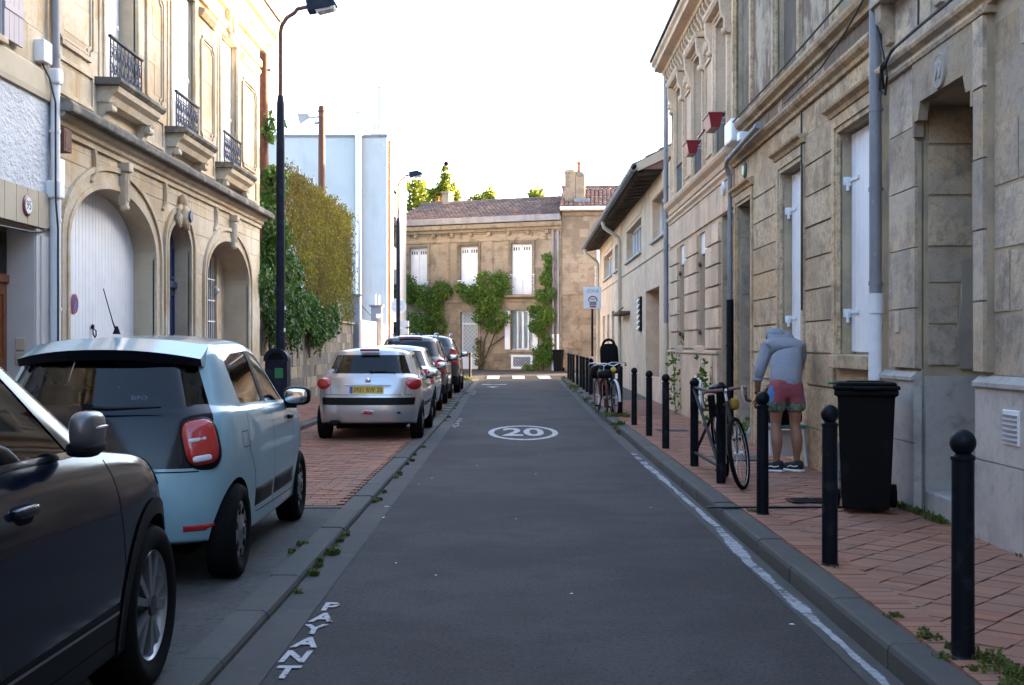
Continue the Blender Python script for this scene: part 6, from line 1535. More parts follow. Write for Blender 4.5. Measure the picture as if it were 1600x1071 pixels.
# ---- silver hatchback with the yellow plate
KP = dict(kind='p', lc=.05, TR=(0, .46, .70, .90), L=3.83, hw=.815, H=1.435, ax=.62, wb=2.44, belt=.93, tl=(.735, .965), rt=1.325, ry=.42, ws=.85, wr=.285, rim='cap', paintlow=True, handles=(2.25,), wide=True, hmat=P_silver, sub=3)
pv, bv, S = hatch('silver_hatchback', 'silver hatchback with a yellow rear number plate 3921 RW 33', (-2.17, 18.25, .045), R(.3), P_silver, KP)
patch(bv, [(-.80, -2, .545), (.80, -2, .545), (.80, -2, .66), (-.80, -2, .66)], D, M_blackpl, pv, 'bumper_strip', .02, 14)
h_, n_ = cast(bv, (0, -2, .775), D)
plate(pv, '3921 RW 33', -.015, h_.y - .004, .775, .52, M_yplate, R(-8))
b = MB(); b.tube([(-.36, h_.y - .01, .85), (0, h_.y - .022, .856), (.36, h_.y - .01, .85)], .010, 6); b.build('plate_lamp_bar', P_silver2, pv)
b = MB(); b.sell((.01, .018, .435), (.105, .025, .04), .8); fr_ = b.build('fog_lamp_rim', P_silver2, pv)
b = MB(); b.sell((.01, .008, .437), (.08, .028, .028), .8); b.build('fog_lamp', M_red, fr_)
b = MB(); b.sell((.48, .02, .43), (.03, .02, .016), 1); b.build('tow_cap', M_dark, pv)
for sg in (1, -1):
    h_, n_ = cast(bv, (sg * .66, -2, .855), D)
    t = MB(); t.sell((sg * .655, h_.y + .055, .857), (.155, .105, .098), .82, 22, 14, rot=Matrix.Rotation(sg * R(24), 3, 'Z') @ Matrix.Rotation(sg * R(-10), 3, 'Y')); t.build('tail_light', M_red, pv)
b = MB(); b.box(-.15, .15, .36, .42, 1.365, 1.40); b.build('high_brake_light', M_redd, pv)
b = MB(); b.tube([(.05, .20, 1.04), (.25, .20, 1.055), (.42, .22, 1.035)], [.016, .012, .006], 6); b.lathe([(.03, -.03), (.03, .03)], (.05, .21, 1.04), 'y', 10); b.build('rear_wiper', M_blackpl, pv)
b = MB(); b.sell((-.5, .03, .275), (.09, .10, .045), .8); b.build('exhaust', M_dark, pv)
t = MB(); t.lathe([(0, -.004), (.045, -.004), (.045, 0)], (0, 0, 0), 'y', 16)
h_, n_ = cast(bv, (-.58, -2, 1.05), D)
if h_ is not None: t.build('window_sticker', M_whitepvc, pv, (h_.x, h_.y - .012, h_.z))
b = MB(); h_, n_ = cast(bv, (0, -2, .91), D); b.sell((0, h_.y - .004, .915), (.045, .008, .05), 1.0, 12, 8); b.tube([(-.02, h_.y - .012, .90), (.0, h_.y - .016, .93), (.02, h_.y - .012, .915), (.03, h_.y - .012, .94)], .006, 5); b.build('lion_badge', M_chrome, pv)
bpy.data.objects['lion_badge'].name = 'tailgate_badge'
text('206', .045, M_chrome, 'model_lettering', pv, (.53, cast(bv, (.53, -2, .70), D)[0].y - .004, .70), (R(82), 0, R(8)), .0008)
seam(bv, [(-.66, -2, .70), (.66, -2, .70)], D, .008, parent=pv, name='tailgate_gap'); 
for sg in (1, -1):
    seam(bv, [(sg * .56, -2, .70), (sg * .57, -2, .80), (sg * .60, -2, .97)], D, .007, parent=pv, name='tailgate_gap')
    mirror(pv, .76, 2.35, .99, sg, P_silver2, .8)
    patch(bv, [(sg * 3, .95, .50), (sg * 3, 2.5, .50), (sg * 3, 2.5, .57), (sg * 3, .95, .57)], (-sg, 0, 0), M_blackpl, pv, 'side_moulding', .012, 8)
# ---- three cars beyond
KA = dict(lc=.1, L=4.0, hw=.86, H=1.47, ax=.66, wb=2.55, belt=.96, tl=(.74, .98), rt=1.36, ry=.50, ws=.86, wr=.30, rim='cap', paintlow=True, wide=True, sub=2, hmat=P_silver2)
cv, bv, S = hatch('silver_hatchback', 'pale silver rounded hatchback half hidden behind the first silver car', (-2.35, 23.55, .06), R(.4), P_silver2, KA)
mirror(cv, .80, 2.45, 1.02, 1, P_silver2, .8); mirror(cv, .80, 2.45, 1.02, -1, P_silver2, .8)
plate(cv, 'BX 508 GH', 0, cast(bv, (0, -2, .60), D)[0].y - .004, .60, .52, M_whitepvc, R(-6)) if False else None
KB = dict(L=4.4, hw=.89, H=1.70, ax=.85, wb=2.66, belt=1.06, tl=(.86, 1.10), rt=1.555, ry=.50, ws=.92, wr=.34, rim='alloy', cladding=True, wide=True, sub=2, hmat=M_chrome)
dv, bv, S = hatch('taupe_estate', 'tall brown grey family car with roof rails in the parked row', (-2.42, 28.75, .08), R(.4), P_taupe, KB)
for sg in (1, -1):
    b = MB(); b.tube([(sg * .56, .7, 1.64), (sg * .58, .85, 1.72), (sg * .58, 2.3, 1.73), (sg * .56, 2.5, 1.66)], .018, 6); b.build('roof_rail', M_alu, dv); mirror(dv, .84, 2.75, 1.12, sg, P_taupe, .95)
b = MB(); b.box(-.28, .28, .48, .53, 1.60, 1.635); b.build('high_brake_light', M_redd, dv)
KC = dict(KB); KC.update(H=1.72, rt=1.58, belt=1.08, tl=(.95, 1.30), L=4.5, wb=2.68)
ev_, bv, S = hatch('black_estate', 'black family car with tall red lamps, farthest of the parked row', (-2.36, 34.9, .12), R(.4), P_dark, KC)
for sg in (1, -1):
    b = MB(); b.tube([(sg * .56, .7, 1.66), (sg * .58, .85, 1.74), (sg * .58, 2.3, 1.75), (sg * .56, 2.5, 1.68)], .018, 6); b.build('roof_rail', M_alu, ev_); mirror(ev_, .84, 2.75, 1.14, sg, P_dark, .95)
# ================================================================ STREET FURNITURE
def bollard(y, x, lab, h_=1.0):
    t = thing('bollard', lab, 'bollard', (x, y, g(y) + .118), U(0, 3), 'ball topped bollards along the right kerb')
    t['label'] = lab
    b = MB(); b.lathe([(.056, 0), (.056, .012), (.049, .02), (.047, h_ - .135), (.052, h_ - .13), (.052, h_ - .115), (.03, h_ - .10)], (0, 0, 0), 'z', 20); b.build('post', M_black, t)
    b = MB(); b.sell((0, 0, h_ - .056), (.056, .056, .058), 1, 20, 12); b.build('ball', M_black, t)
    return t
bollard(5.24, 1.972, 'nearest and largest black bollard with a ball top at the corner of the frame')
bollard(7.47, 1.985, 'black ball topped bollard just in front of the wheelie bin')
bollard(9.72, 2.04, 'black ball topped bollard between the leaning bicycle and the man')
bollard(16.0, 2.07, 'black ball topped bollard first beyond the bicycle rack')
bollard(18.26, 2.11, 'black ball topped bollard second beyond the bicycle rack')
bollard(20.8, 2.146, 'black ball topped bollard just before the two city bicycles')
bollard(26.6, 2.13, 'black ball topped bollard half hidden behind the two city bicycles')
for k, y in enumerate((33.0, 34.7, 36.5, 38.3, 40.3, 42.6, 44.8, 47.0)):
    bollard(y, [2.21, 2.22, 2.23, 2.25, 2.25, 2.24, 2.26, 2.28][k], ['first', 'second', 'third', 'fourth', 'fifth', 'sixth', 'seventh', 'eighth and last'][k] + ' black bollard in the tight far row by the zone sign')
t = bollard(48.6, -1.62, 'lone dark blue bollard on the left kerb end beyond the last parked car'); del t['group']
# bicycle rack with crossed bars
t = thing('bicycle_rack', 'black two post bicycle rack with crossed bars on the brick pavement', 'bicycle rack', (2.085, 12.75, .118), R(90))
for x in (-.86, .86): b = MB(); b.lathe([(.056, 0), (.047, .01), (.047, .93), (.054, .94), (.054, .97), (.02, 1.01)], (x, 0, 0), 'z', 18); b.build('rack_post', M_black, t)
for za, zb in ((.90, .90), (.17, .17), (.17, .90), (.90, .17)):
    b = MB(); b.tube([(-.86, .0 if za == zb else (.012 if za < zb else -.012), za), (.86, .0 if za == zb else (.012 if za < zb else -.012), zb)], .018, 8); b.build('rack_bar', M_black, t)
# ---------------------------------------------------------------- bicycles
def bicycle(name, lab, loc, rz, lean, frame, steer=0, drop=False, tape=None, r=.34, tyre=None, guard=None, seat=True):
    t = thing(name, lab, 'bicycle', loc, 0); t.rotation_euler = (lean, 0, rz)
    wbx = .52
    def whl(x, st, nm):
        b = MB(); pts = [(r - .018) * Vector((math.cos(a), 0, math.sin(a))) for a in [2 * math.pi * i / 40 for i in range(40)]]
        q = MB(); q.tube([p * .965 for p in pts], .010, 6, closed=True); q.tube([(0, -.045, 0), (0, .045, 0)], .018, 8)
        w_ = q.build(nm, M_alu, t, (x, 0, r), 0, rot=(0, 0, st))
        b.tube(pts, .021, 8, closed=True); b.build('tyre', tyre or M_rubber, w_)
        for i in range(18):
            a = 2 * math.pi * i / 18; s_ = MB(); s_.tube([(.015 * math.cos(a + 1.2), .02 * (1 if i % 2 else -1), .015 * math.sin(a + 1.2)), ((r - .035) * math.cos(a), 0, (r - .035) * math.sin(a))], .0016, 3, cap=False); s_.build('spoke', M_alu, w_)
        return w_
    whl(-wbx, 0, 'rear_wheel'); whl(wbx, steer, 'front_wheel')
    bb, sp, st, hb, ra = (-.08, 0, .28), (-.20, 0, .80), (-.22, 0, .92), (.36, 0, .62), (-wbx, 0, r)
    ht = (.32, 0, .84)
    b = MB(); b.tube([bb, sp], .017, 8); b.tube([sp, (.33, 0, .80)], .017, 8); b.tube([bb, hb], .019, 8); b.tube([hb, ht], .021, 8)
    for s_ in (-.05, .05): b.tube([bb, (ra[0], s_, r)], .010, 6); b.tube([sp, (ra[0], s_, r)], .009, 6)
    b.build('frame', frame, t)
    c, s2 = math.cos(steer), math.sin(steer)
    def rot(p): dx, dy = p[0] - .37, p[1]; return (.37 + dx * c - dy * s2, dx * s2 + dy * c, p[2])
    b = MB(); b.tube([rot((.355, 0, .66)), rot((.38, .0, .60))], .02, 8)
    for s_ in (-.05, .05): b.tube([rot((.375, s_ * .6, .62)), rot((.39, s_, .58)), rot((wbx, s_, r))], .011, 6)
    b.build('fork', frame, t)
    b = MB(); b.tube([(.32, 0, .84), (.30, 0, .93), rot((.38, 0, .955))], .014, 8); b.build('stem', M_alu, t)
    b = MB()
    if drop:
        for s_ in (-1, 1): b.tube([rot(p) for p in ((.38, s_ * .03, .955), (.38, s_ * .17, .96), (.41, s_ * .205, .958), (.48, s_ * .21, .945), (.51, s_ * .21, .89), (.47, s_ * .21, .84), (.36, s_ * .212, .82))], .0165, 8)
        hbm = tape
    else:
        b.tube([rot(p) for p in ((.12, -.31, .98), (.22, -.29, 1.02), (.36, -.15, 1.03), (.38, 0, .97), (.36, .15, 1.03), (.22, .29, 1.02), (.12, .31, .98))], .012, 8); hbm = M_alu
    hb_ = b.build('handlebar', hbm, t)
    for s_ in (-1, 1):
        q = MB()
        if drop: q.tube([rot((.48, s_ * .21, .96)), rot((.55, s_ * .20, .98)), rot((.57, s_ * .20, .90)), rot((.53, s_ * .20, .82))], .011, 6); q.build('brake_lever', M_alu, hb_)
        else: q.tube([rot((.13, s_ * .31, .98)), rot((.02, s_ * .325, .965))], .017, 8); q.build('grip', M_blackpl, hb_)
    b = MB(); b.sell((-.22, 0, .955), (.14, .07, .035), .8); b.sell((-.10, 0, .955), (.12, .03, .025), .9); b.build('saddle', M_blackpl, t)
    b = MB(); b.tube([sp, st], .013, 8); b.build('seat_post', M_alu, t)
    b = MB(); b.lathe([(.085, -.045), (.09, -.042), (.085, -.039)], bb, 'y', 24); b.tube([(bb[0], -.07, bb[2]), (bb[0] + .10, -.075, bb[2] - .13)], .010, 6); b.tube([(bb[0], .07, bb[2]), (bb[0] - .10, .075, bb[2] + .13)], .010, 6); cr = b.build('crank', M_alu, t)
    for s_, dx, dz in ((-1, .10, -.13), (1, -.10, .13)): q = MB(); q.bbox(bb[0] + dx - .045, bb[0] + dx + .045, s_ * .08, s_ * .16, bb[2] + dz - .012, bb[2] + dz + .012, .004); q.build('pedal', M_blackpl, cr)
    if guard:
        for x, a0, a1, st in ((wbx, -10, 150, steer), (-wbx, 0, 175, 0)):
            b = MB(); vs = []; fs = []
            for i in range(17):
                a = R(a0 + (a1 - a0) * i / 16)
                for yy, rr_ in ((-.026, r + .008), (0, r + .022), (.026, r + .008)): vs.append((rr_ * math.cos(a), yy, rr_ * math.sin(a)))
            for i in range(16): fs += [(3 * i, 3 * i + 1, 3 * i + 4, 3 * i + 3), (3 * i + 1, 3 * i + 2, 3 * i + 5, 3 * i + 4)]
            b.add(vs, fs, 0, True); b.build('mudguard', guard, t, (x, 0, r), 0, rot=(0, 0, st))
    return t
M_tape = pm('brown leather tape', (.17, .065, .03), .6)
F_dark = pm('dark green frame paint', (.016, .022, .02), .35); F_red = pm('red frame paint', (.30, .035, .03), .35); F_white = pm('pale frame paint', (.55, .56, .60), .35)
M_tyre_b = pm('brown walled tyre', (.05, .035, .025), .8)
bk = bicycle('drop_bar_bicycle', 'dark bicycle with brown taped drop handlebars leaning on the rack', (2.235, 11.99, .122), R(-90), R(9), F_dark, R(-24), True, M_tape, .345, None, None)
q = MB(); q.sell((.30, .07, .80), (.06, .045, .06), .8); q.build('yellow_bag', pm('mustard cloth', (.33, .18, .02), .8), bk)
q = MB(); q.tube([(.42, -.16, .93), (.40, -.17, .72)], .035, 8); q.build('bottle', M_binpl, bk)
q = MB(); q.bbox(.30, .46, -.20, -.16, .30, .50, .01); q.build('hub_dynamo', M_alu, bk) if False else None
b2 = bicycle('city_bicycle', 'city bicycle with chrome swept handlebar, white mudguard and black child seat', (2.10, 24.25, .126), R(-90), R(3), F_dark, R(8), False, None, .345, None, F_white)
b = MB(); b.sell((-.50, 0, 1.12), (.05, .19, .30), .45, 18, 12); b.sell((-.36, 0, .86), (.16, .17, .06), .5); b.sell((-.36, -.17, .92), (.15, .03, .12), .5); b.sell((-.36, .17, .92), (.15, .03, .12), .5)
b.tube([(-.50, .12 * math.cos(a), 1.38 + .12 * math.sin(a)) for a in [math.pi * i / 10 for i in range(11)]], .028, 8)
for s_ in (-1, 1): b.bbox(-.28, -.18, s_ * .17 - .03, s_ * .17 + .03, .42, .86, .02); b.bbox(-.22, -.06, s_ * .17 - .035, s_ * .17 + .035, .40, .45, .015)
b.build('child_seat', M_binpl, b2)
for s_ in (-1, 1): q = MB(); q.bbox(-.72, -.36, s_ * .15 - .07, s_ * .15 + .07, .34, .68, .04); q.build('pannier', M_binpl, b2)
q = MB(); q.sell((.40, 0, .90), (.05, .055, .05), .9); q.build('lamp', pm('yellow lamp', (.55, .42, .05), .3), b2)
b3 = bicycle('city_bicycle', 'red city bicycle standing kerbside of the one with the child seat', (1.90, 24.75, .126), R(-84), R(2), F_red, R(-10), False, None, .34, M_tyre_b, None)
q = MB(); q.sell((.47, 0, .80), (.13, .16, .09), .5); q.build('front_basket', M_blackpl, b3)
q = MB(); q.sell((-.5, 0, .82), (.16, .14, .14), .6); q.build('rear_bag', M_binpl, b3)
t = thing('bicycle_rack', 'dark post of the far bicycle rack between the two city bicycles', 'bicycle rack', (2.16, 23.6, .12), R(90))
for x in (0, 1.7):
    b = MB(); b.lathe([(.05, 0), (.05, .9), (.054, .94), (.03, .98)], (x, 0, 0), 'z', 14); b.build('rack_post', M_black, t)
for z in (.17, .88): b = MB(); b.tube([(0, 0, z), (1.7, 0, z)], .018, 8); b.build('rack_bar', M_black, t)
# ---------------------------------------------------------------- bins, signs, lamps, poles
def wheelie(loc, rz, lab, sc=1.0):
    t = thing('wheelie_bin', lab, 'wheelie bin', loc, rz); t.scale = (sc,) * 3
    def ring(w_, d, z, y0=0): return [(-w_, y0 - d, z), (w_, y0 - d, z), (w_, y0 + d, z), (-w_, y0 + d, z)]
    b = MB(); L_ = [ring(.185, .19, .03, .02), ring(.19, .195, .10, .02), ring(.222, .235, .90, 0), ring(.225, .24, .95, 0), ring(.25, .265, .955, 0), ring(.25, .265, 1.0, 0)]
    vs = [p for r_ in L_ for p in r_]; fs = [(3, 2, 1, 0), (20, 21, 22, 23)]
    for i in range(5):
        for k in range(4): fs.append((4 * i + k, 4 * i + (k + 1) % 4, 4 * i + 4 + (k + 1) % 4, 4 * i + 4 + k))
    b.add(vs, fs)
    me_o = b.build('bin_body', M_binpl, t)
    bv_ = me_o.modifiers.new('bev', 'BEVEL'); bv_.width = .018; bv_.segments = 3; bv_.limit_method = 'ANGLE'; bv_.angle_limit = R(40)
    b = MB(); b.bbox(-.262, .262, -.285, .27, 1.002, 1.035, .012); b.bbox(-.235, .235, -.255, .22, 1.034, 1.062, .02); b.bbox(-.10, .10, -.31, -.26, 1.0, 1.028, .01); b.bbox(-.15, .15, -.12, .12, 1.062, 1.07, .004); b.build('lid', M_binpl, t)
    b = MB(); b.tube([(-.24, .30, 1.03), (.24, .30, 1.03)], .018, 8); b.bbox(-.2, -.15, .24, .31, .98, 1.05, .01); b.bbox(.15, .2, .24, .31, .98, 1.05, .01); b.build('handle', M_binpl, t)
    for s_ in (-1, 1): b = MB(); b.lathe([(.03, s_ * .20), (.095, s_ * .205), (.10, s_ * .215), (.10, s_ * .245), (.095, s_ * .255), (.03, s_ * .26)], (0, .22, .10), 'x', 24); b.lathe([(0, s_ * .262), (.05, s_ * .26)], (0, .22, .10), 'x', 12); b.build('wheel', M_rubber, t)
    for x in (-.12, .0, .12): b = MB(); b.box(x - .008, x + .008, -.245, -.225, .2, .85); 
    return t
bn = wheelie((2.93, 9.92, .13), R(-15), 'large black wheelie bin standing on the bricks near the plinth')
b = MB(); b.sell((-.27, .18, 1.045), (.035, .02, .012), 1); b.build('green_tag', pm('green tag', (.02, .16, .05), .5), bn)
wheelie((2.35, 58.9, .27), R(-15), 'far small black wheelie bin against the end house by its downpipes')
b = MB(); b.sell((0, 0, .28), (.07, .10, .28), .8, 18, 14); bag = b.build('rubbish_bag', pm('pale crumpled bag', (.50, .42, .40), .5, bump=[(14, 1.0, .05)]), None, (2.745, 10.20, .125))
tag(bag, 'pale crumpled plastic bag squeezed behind the black wheelie bin', 'bag')
# street lamps
def lamp(x, y, hgt, arm, lab, armlab):
    t = thing('street_lamp', lab, 'street lamp', (x, y, g(y) + .1))
    b = MB(); b.lathe([(.095, 0), (.095, .9), (.075, 1.0), (.068, 4.6), (.062, hgt * .78), (.044, hgt * .80)], (0, 0, 0), 'z', 16); b.build('pole', M_iron, t)
    b = MB(); pts = [(0, 0, hgt * .79), (0, 0, hgt - .35)] + [(.35 - .35 * math.cos(a), 0, hgt - .35 + .35 * math.sin(a)) for a in (R(20), R(45), R(70))] + [(arm * .6, 0, hgt + .04), (arm, 0, hgt + .08)]
    b.tube(pts, .032, 10); b.build('arm', M_rust_sun if armlab else M_iron, t)  # arm coloured rusty gold to carry the sunlight falling on it
    b = MB(); c, s_ = math.cos(R(9)), math.sin(R(9))
    def q(u_, v_, w_): return (arm + u_ * c - v_ * s_, w_, hgt + .08 + u_ * s_ + v_ * c)
    b.hexa([q(-.02, -.10, -.13), q(.36, -.09, -.15), q(.36, -.09, .15), q(-.02, -.10, .13), q(-.02, .10, -.11), q(.32, .10, -.12), q(.32, .10, .12), q(-.02, .10, .11)])
    b.hexa([q(.30, -.09, -.14), q(.46, -.06, -.11), q(.46, -.06, .11), q(.30, -.09, .14), q(.30, .07, -.12), q(.43, .02, -.09), q(.43, .02, .09), q(.30, .07, .12)]); b.build('lantern', M_iron, t)
    b = MB(); b.hexa([q(.14, -.14, -.11), q(.40, -.12, -.11), q(.40, -.12, .11), q(.14, -.14, .11), q(.10, -.101, -.12), q(.44, -.075, -.12), q(.44, -.075, .12), q(.10, -.101, .12)]); b.build('lamp_glass', M_clear, t)
    return t
lp = lamp(-3.74, 19.6, 6.84, .46, 'tall dark street lamp with an arm coloured as sunlit in front of the ivy', True)
b = MB(); b.bbox(.06, .075, -.04, .04, 1.62, 1.68, .002); b.bbox(.068, .078, -.03, .03, 1.98, 2.04, .002); b.build('sticker', M_whitepvc, lp)
lamp(-4.0, 43.0, 7.35, .42, 'smaller looking street lamp against the corner of the white building', True)
# litter bin on the lamp post
t = thing('litter_bin', 'dark litter bin with a rounded hood and green sticker on the lamp post', 'litter bin', (-3.72, 19.28, .12))
b = MB(); prof = [(-.175, .45), (.175, .45), (.175, 1.15)] + [(.175 * math.cos(a), 1.15 + .16 * math.sin(a)) for a in [math.pi * i / 12 for i in range(13)]][1:] 
b.prism(prof, -.16, .16, 'y'); b.build('bin_body', M_iron, t)
b = MB(); hood = [(.195 * math.cos(a), 1.15 + .185 * math.sin(a)) for a in [math.pi * i / 14 for i in range(15)]]; hood2 = [(.14 * math.cos(a), 1.15 + .13 * math.sin(a)) for a in [math.pi * i / 14 for i in range(15)]][::-1]
b.prism(hood + hood2, -.19, -.158, 'y'); b.box(-.195, .195, -.185, -.16, 1.13, 1.15); b.build('hood', M_iron, t)
b = MB(); b.prism([(.125 * math.cos(a), 1.152 + .11 * math.sin(a)) for a in [math.pi * i / 12 for i in range(13)]], -.165, -.162, 'y'); b.build('opening', M_dark, t)
b = MB(); b.box(-.02, .11, -.166, -.161, .86, 1.02); b.build('sticker', pm('green sticker', (.015, .17, .05), .5), t)
# rusty poles with floodlight and junction
for x, y, z, lab in ((-5.38, 26.3, 8.25, 'rusty telegraph pole close to the corner of the stone house'), (-5.48, 35.0, 8.45, 'rusty pole with a floodlight rising behind the dry climber')):
    t = thing('rusty_pole', lab, 'pole', (x, y, 0))
    b = MB(); b.lathe([(.115, 0), (.105, z * .6), (.095, z), (.06, z + .04)], (0, 0, 0), 'z', 14); b.lathe([(.115, z - .14), (.115, z - .10)], (0, 0, 0), 'z', 14); b.build('shaft', M_rust_sun, t)
    if y < 30:
        b = MB(); b.bbox(-.30, -.08, -.12, .12, z - .25, z - .02, .02); b.tube([(-.22, 0, z - .75), (.15, 0, z - .72)], .025, 6); b.tube([(-.3, .05, z - .85), (-.1, 0, z - .7)], .04, 6); b.build('cable_clamp', M_rust_sun, t)
    else:
        b = MB(); b.hexa([(-.62, -.10, z - .52), (-.34, -.10, z - .34), (-.34, .10, z - .34), (-.62, .10, z - .52), (-.68, -.2, z - .22), (-.36, -.14, z - .22), (-.36, .14, z - .22), (-.68, .2, z - .22)]); b.tube([(-.36, 0, z - .30), (0, 0, z - .28)], .03, 6); b.sell((-.16, -.02, z - .46), (.07, .06, .06), 1); b.build('floodlight', M_alu, t)
# zone sign
t = thing('zone_sign', 'white square parking zone sign on a dark post by the bollard row', 'traffic sign', (2.31, 33.8, g(33.8) + .12))
b = MB(); b.tube([(0, 0, 0), (0, 0, 2.95)], .032, 10); b.build('post', M_iron, t)
b = MB(); b.bbox(-.245, .245, -.06, -.035, 2.37, 2.98, .008); sgn = b.build('sign_panel', M_whitepvc, t)
text('ZONE', .125, M_grey_r, 'sign_word', sgn, (.01, -.0615, 2.86), (R(90), 0, 0), .0005)
m_sr = pm('sign red', (.42, .03, .03), .45)
b = MB(); n = 20; o_, i_ = [], []
for k in range(n + 1): a = math.pi * (-.05 + 1.1 * k / n); o_.append((.01 + .135 * math.cos(a), 2.60 + .135 * math.sin(a))); i_.append((.01 + .10 * math.cos(a), 2.60 + .10 * math.sin(a)))
for k in range(n): b.hexa([(i_[k][0], -.0625, i_[k][1]), (o_[k][0], -.0625, o_[k][1]), (o_[k + 1][0], -.0625, o_[k + 1][1]), (i_[k + 1][0], -.0625, i_[k + 1][1]), (i_[k][0], -.0602, i_[k][1]), (o_[k][0], -.0602, o_[k][1]), (o_[k + 1][0], -.0602, o_[k + 1][1]), (i_[k + 1][0], -.0602, i_[k + 1][1])])
b.build('red_arc', m_sr, sgn)
b = MB(); b.box(-.085, .11, -.0622, -.0605, 2.47, 2.575); b.build('grey_block', M_grey_r, sgn)
b = MB(); b.box(-.075, .10, -.0622, -.0605, 2.405, 2.455); b.build('red_strip', m_sr, sgn)
b = MB(); b.tube([(-.05, -.062, 2.63), (-.01, -.062, 2.65), (.03, -.062, 2.625), (.07, -.062, 2.65)], .012, 5); b.build('sign_symbol', m_sr, sgn)
b = MB(); b.tube([(0, 0, .95), (0, 0, 1.03)], .036, 10); b.build('post_sticker', M_whitepvc, t)
# sign post seen from behind, with brackets
t = thing('sign_post', 'pale sign post seen from behind beside the white building', 'traffic sign', (-4.33, 46.6, .2))
b = MB(); b.tube([(0, 0, 0), (0, 0, 3.35)], .04, 10); b.build('post', M_alu, t)
b = MB(); b.lathe([(0, 0), (.30, 0), (.30, .02), (0, .02)], (.0, .05, 2.85), 'y', 28); b.build('round_sign', M_alu, t)
b = MB(); b.bbox(.02, .40, .05, .07, 2.05, 2.28, .005); b.bbox(.02, .40, .05, .07, 1.75, 1.98, .005); b.build('sign_plate', M_alu, t)
for z in (2.6, 2.8, 3.1): b = MB(); b.box(-.14, .14, -.05, -.03, z, z + .04); b.build('bracket', M_whitepvc, t)

# ================================================================ THE MAN AT THE WALL
def skin(pts, edges, root=0, sub=2):
    me = bpy.data.meshes.new('sk'); me.from_pydata([p[:3] for p in pts], edges, [])
    o = bpy.data.objects.new('sk', me); COL.objects.link(o)
    m = o.modifiers.new('skin', 'SKIN'); m.use_smooth_shade = True
    for i, p in enumerate(pts):
        sv_ = me.skin_vertices[0].data[i]; rr_ = p[3] if isinstance(p[3], tuple) else (p[3], p[3]); sv_.radius = rr_; sv_.use_root = (i == root)
    s_ = o.modifiers.new('sub', 'SUBSURF'); s_.levels = sub
    bpy.context.view_layer.update()
    out = bpy.data.meshes.new_from_object(o.evaluated_get(bpy.context.evaluated_depsgraph_get()))
    bpy.data.objects.remove(o); out.polygons.foreach_set('use_smooth', [True] * len(out.polygons)); return out
def skin_obj(name, pts, edges, mat, parent, root=0, sub=2):
    me = skin(pts, edges, root, sub); me.materials.clear()
    for m_ in (mat if isinstance(mat, list) else [mat]): me.materials.append(m_)
    return link(name, me, parent)
M_skin = pm('skin', (.25, .115, .065), .55, var=[(6, (.28, .13, .08), .45, .75, .5)])
M_hood = pm('grey blue cotton', (.25, .265, .305), .95, bump=[(7, .9, .035, (1, 1, .8)), (220, .3, .002)], var=[(3, (.19, .235, .31), .45, .75, .5)])
M_short = pm('faded pink cotton', (.27, .062, .072), .9, bump=[(8, .8, .03)], var=[(4, (.25, .06, .09), .45, .75, .5)])
M_camo = pm('green camouflage cotton', (.12, .145, .095), .9, var=[(16, (.055, .08, .055), .48, .56, .9), (23, (.22, .23, .17), .55, .62, .8)], bump=[(8, .6, .03)])
M_bluec = pm('blue cotton', (.06, .16, .34), .9)
P = thing('person', 'man in grey blue hoodie and pink shorts bending towards the wall', 'person', (3.0, 13.05, .122), R(7))
J = dict(pel=(0, .02, .98), w=(0, .06, 1.08), ch=(-.005, .19, 1.27), nk=(-.01, .335, 1.43), hd=(-.02, .46, 1.40), hd2=(-.02, .55, 1.33))
pts = [(0, .02, .97, (.155, .12)), (0, .06, 1.08, (.145, .11)), (-.005, .20, 1.27, (.13, .085)), (-.03, .32, 1.40, (.075, .06)), (-.045, .40, 1.45, .058), (-.06, .48, 1.45, (.085, .095)), (-.06, .57, 1.38, (.07, .085))]
ed = [(0, 1), (1, 2), (2, 3), (3, 4), (4, 5), (5, 6)]
def add(p, fr): pts.append(p); ed.append((fr, len(pts) - 1)); return len(pts) - 1
for s_ in (-1, 1):                                          # legs
    k = add((s_ * .095, .02, .88, .098), 0); k = add((s_ * .105, .03, .70, .082), k); k = add((s_ * .108, .045, .50, .058), k); k = add((s_ * .112, .0, .39, .066), k); k = add((s_ * .114, -.012, .31, .066), k); k = add((s_ * .113, .0, .15, .036), k); k = add((s_ * .113, .005, .07, .042), k); k = add((s_ * .113, .11, .045, .036), k)
hands = []
for s_ in (-1, 1):                                          # arms
    if s_ < 0: A = [(-.18, .29, 1.37, .062), (-.255, .28, 1.26, .052), (-.285, .27, 1.06, .043), (-.275, .33, .93, .037), (-.25, .40, .82, .027), (-.245, .43, .75, (.042, .022))]
    else: A = [(.17, .29, 1.37, .062), (.235, .34, 1.25, .052), (.225, .46, 1.10, .043), (.17, .56, 1.02, .037), (.10, .66, .94, .027), (.07, .70, .90, (.042, .022))]
    k = 3
    for a in A: k = add(a, k)
    hp = Vector(A[-1][:3]); dr_ = (hp - Vector(A[-2][:3])).normalized(); sd = Vector((0, .5, .2)).cross(dr_).normalized(); sd = sd if abs(sd.x) > .3 else Vector((1, 0, 0))
    for f_, ln in ((-.027, .066), (-.009, .076), (.009, .072), (.027, .056)):
        b0 = hp + dr_ * .035 + sd * f_; b1_ = b0 + dr_ * ln * .55; b2_ = b1_ + dr_ * ln * .40 + Vector((-s_ * .018, .01, 0))
        q_ = add((*b0, .0095), k); q_ = add((*b1_, .009), q_); add((*b2_, .007), q_)
    th = hp - sd * .03 * 1 + dr_ * .0; q_ = add((*(hp + sd * .034 - dr_ * .01), .011), k); add((*(hp + sd * .052 + dr_ * .035), .009), q_)
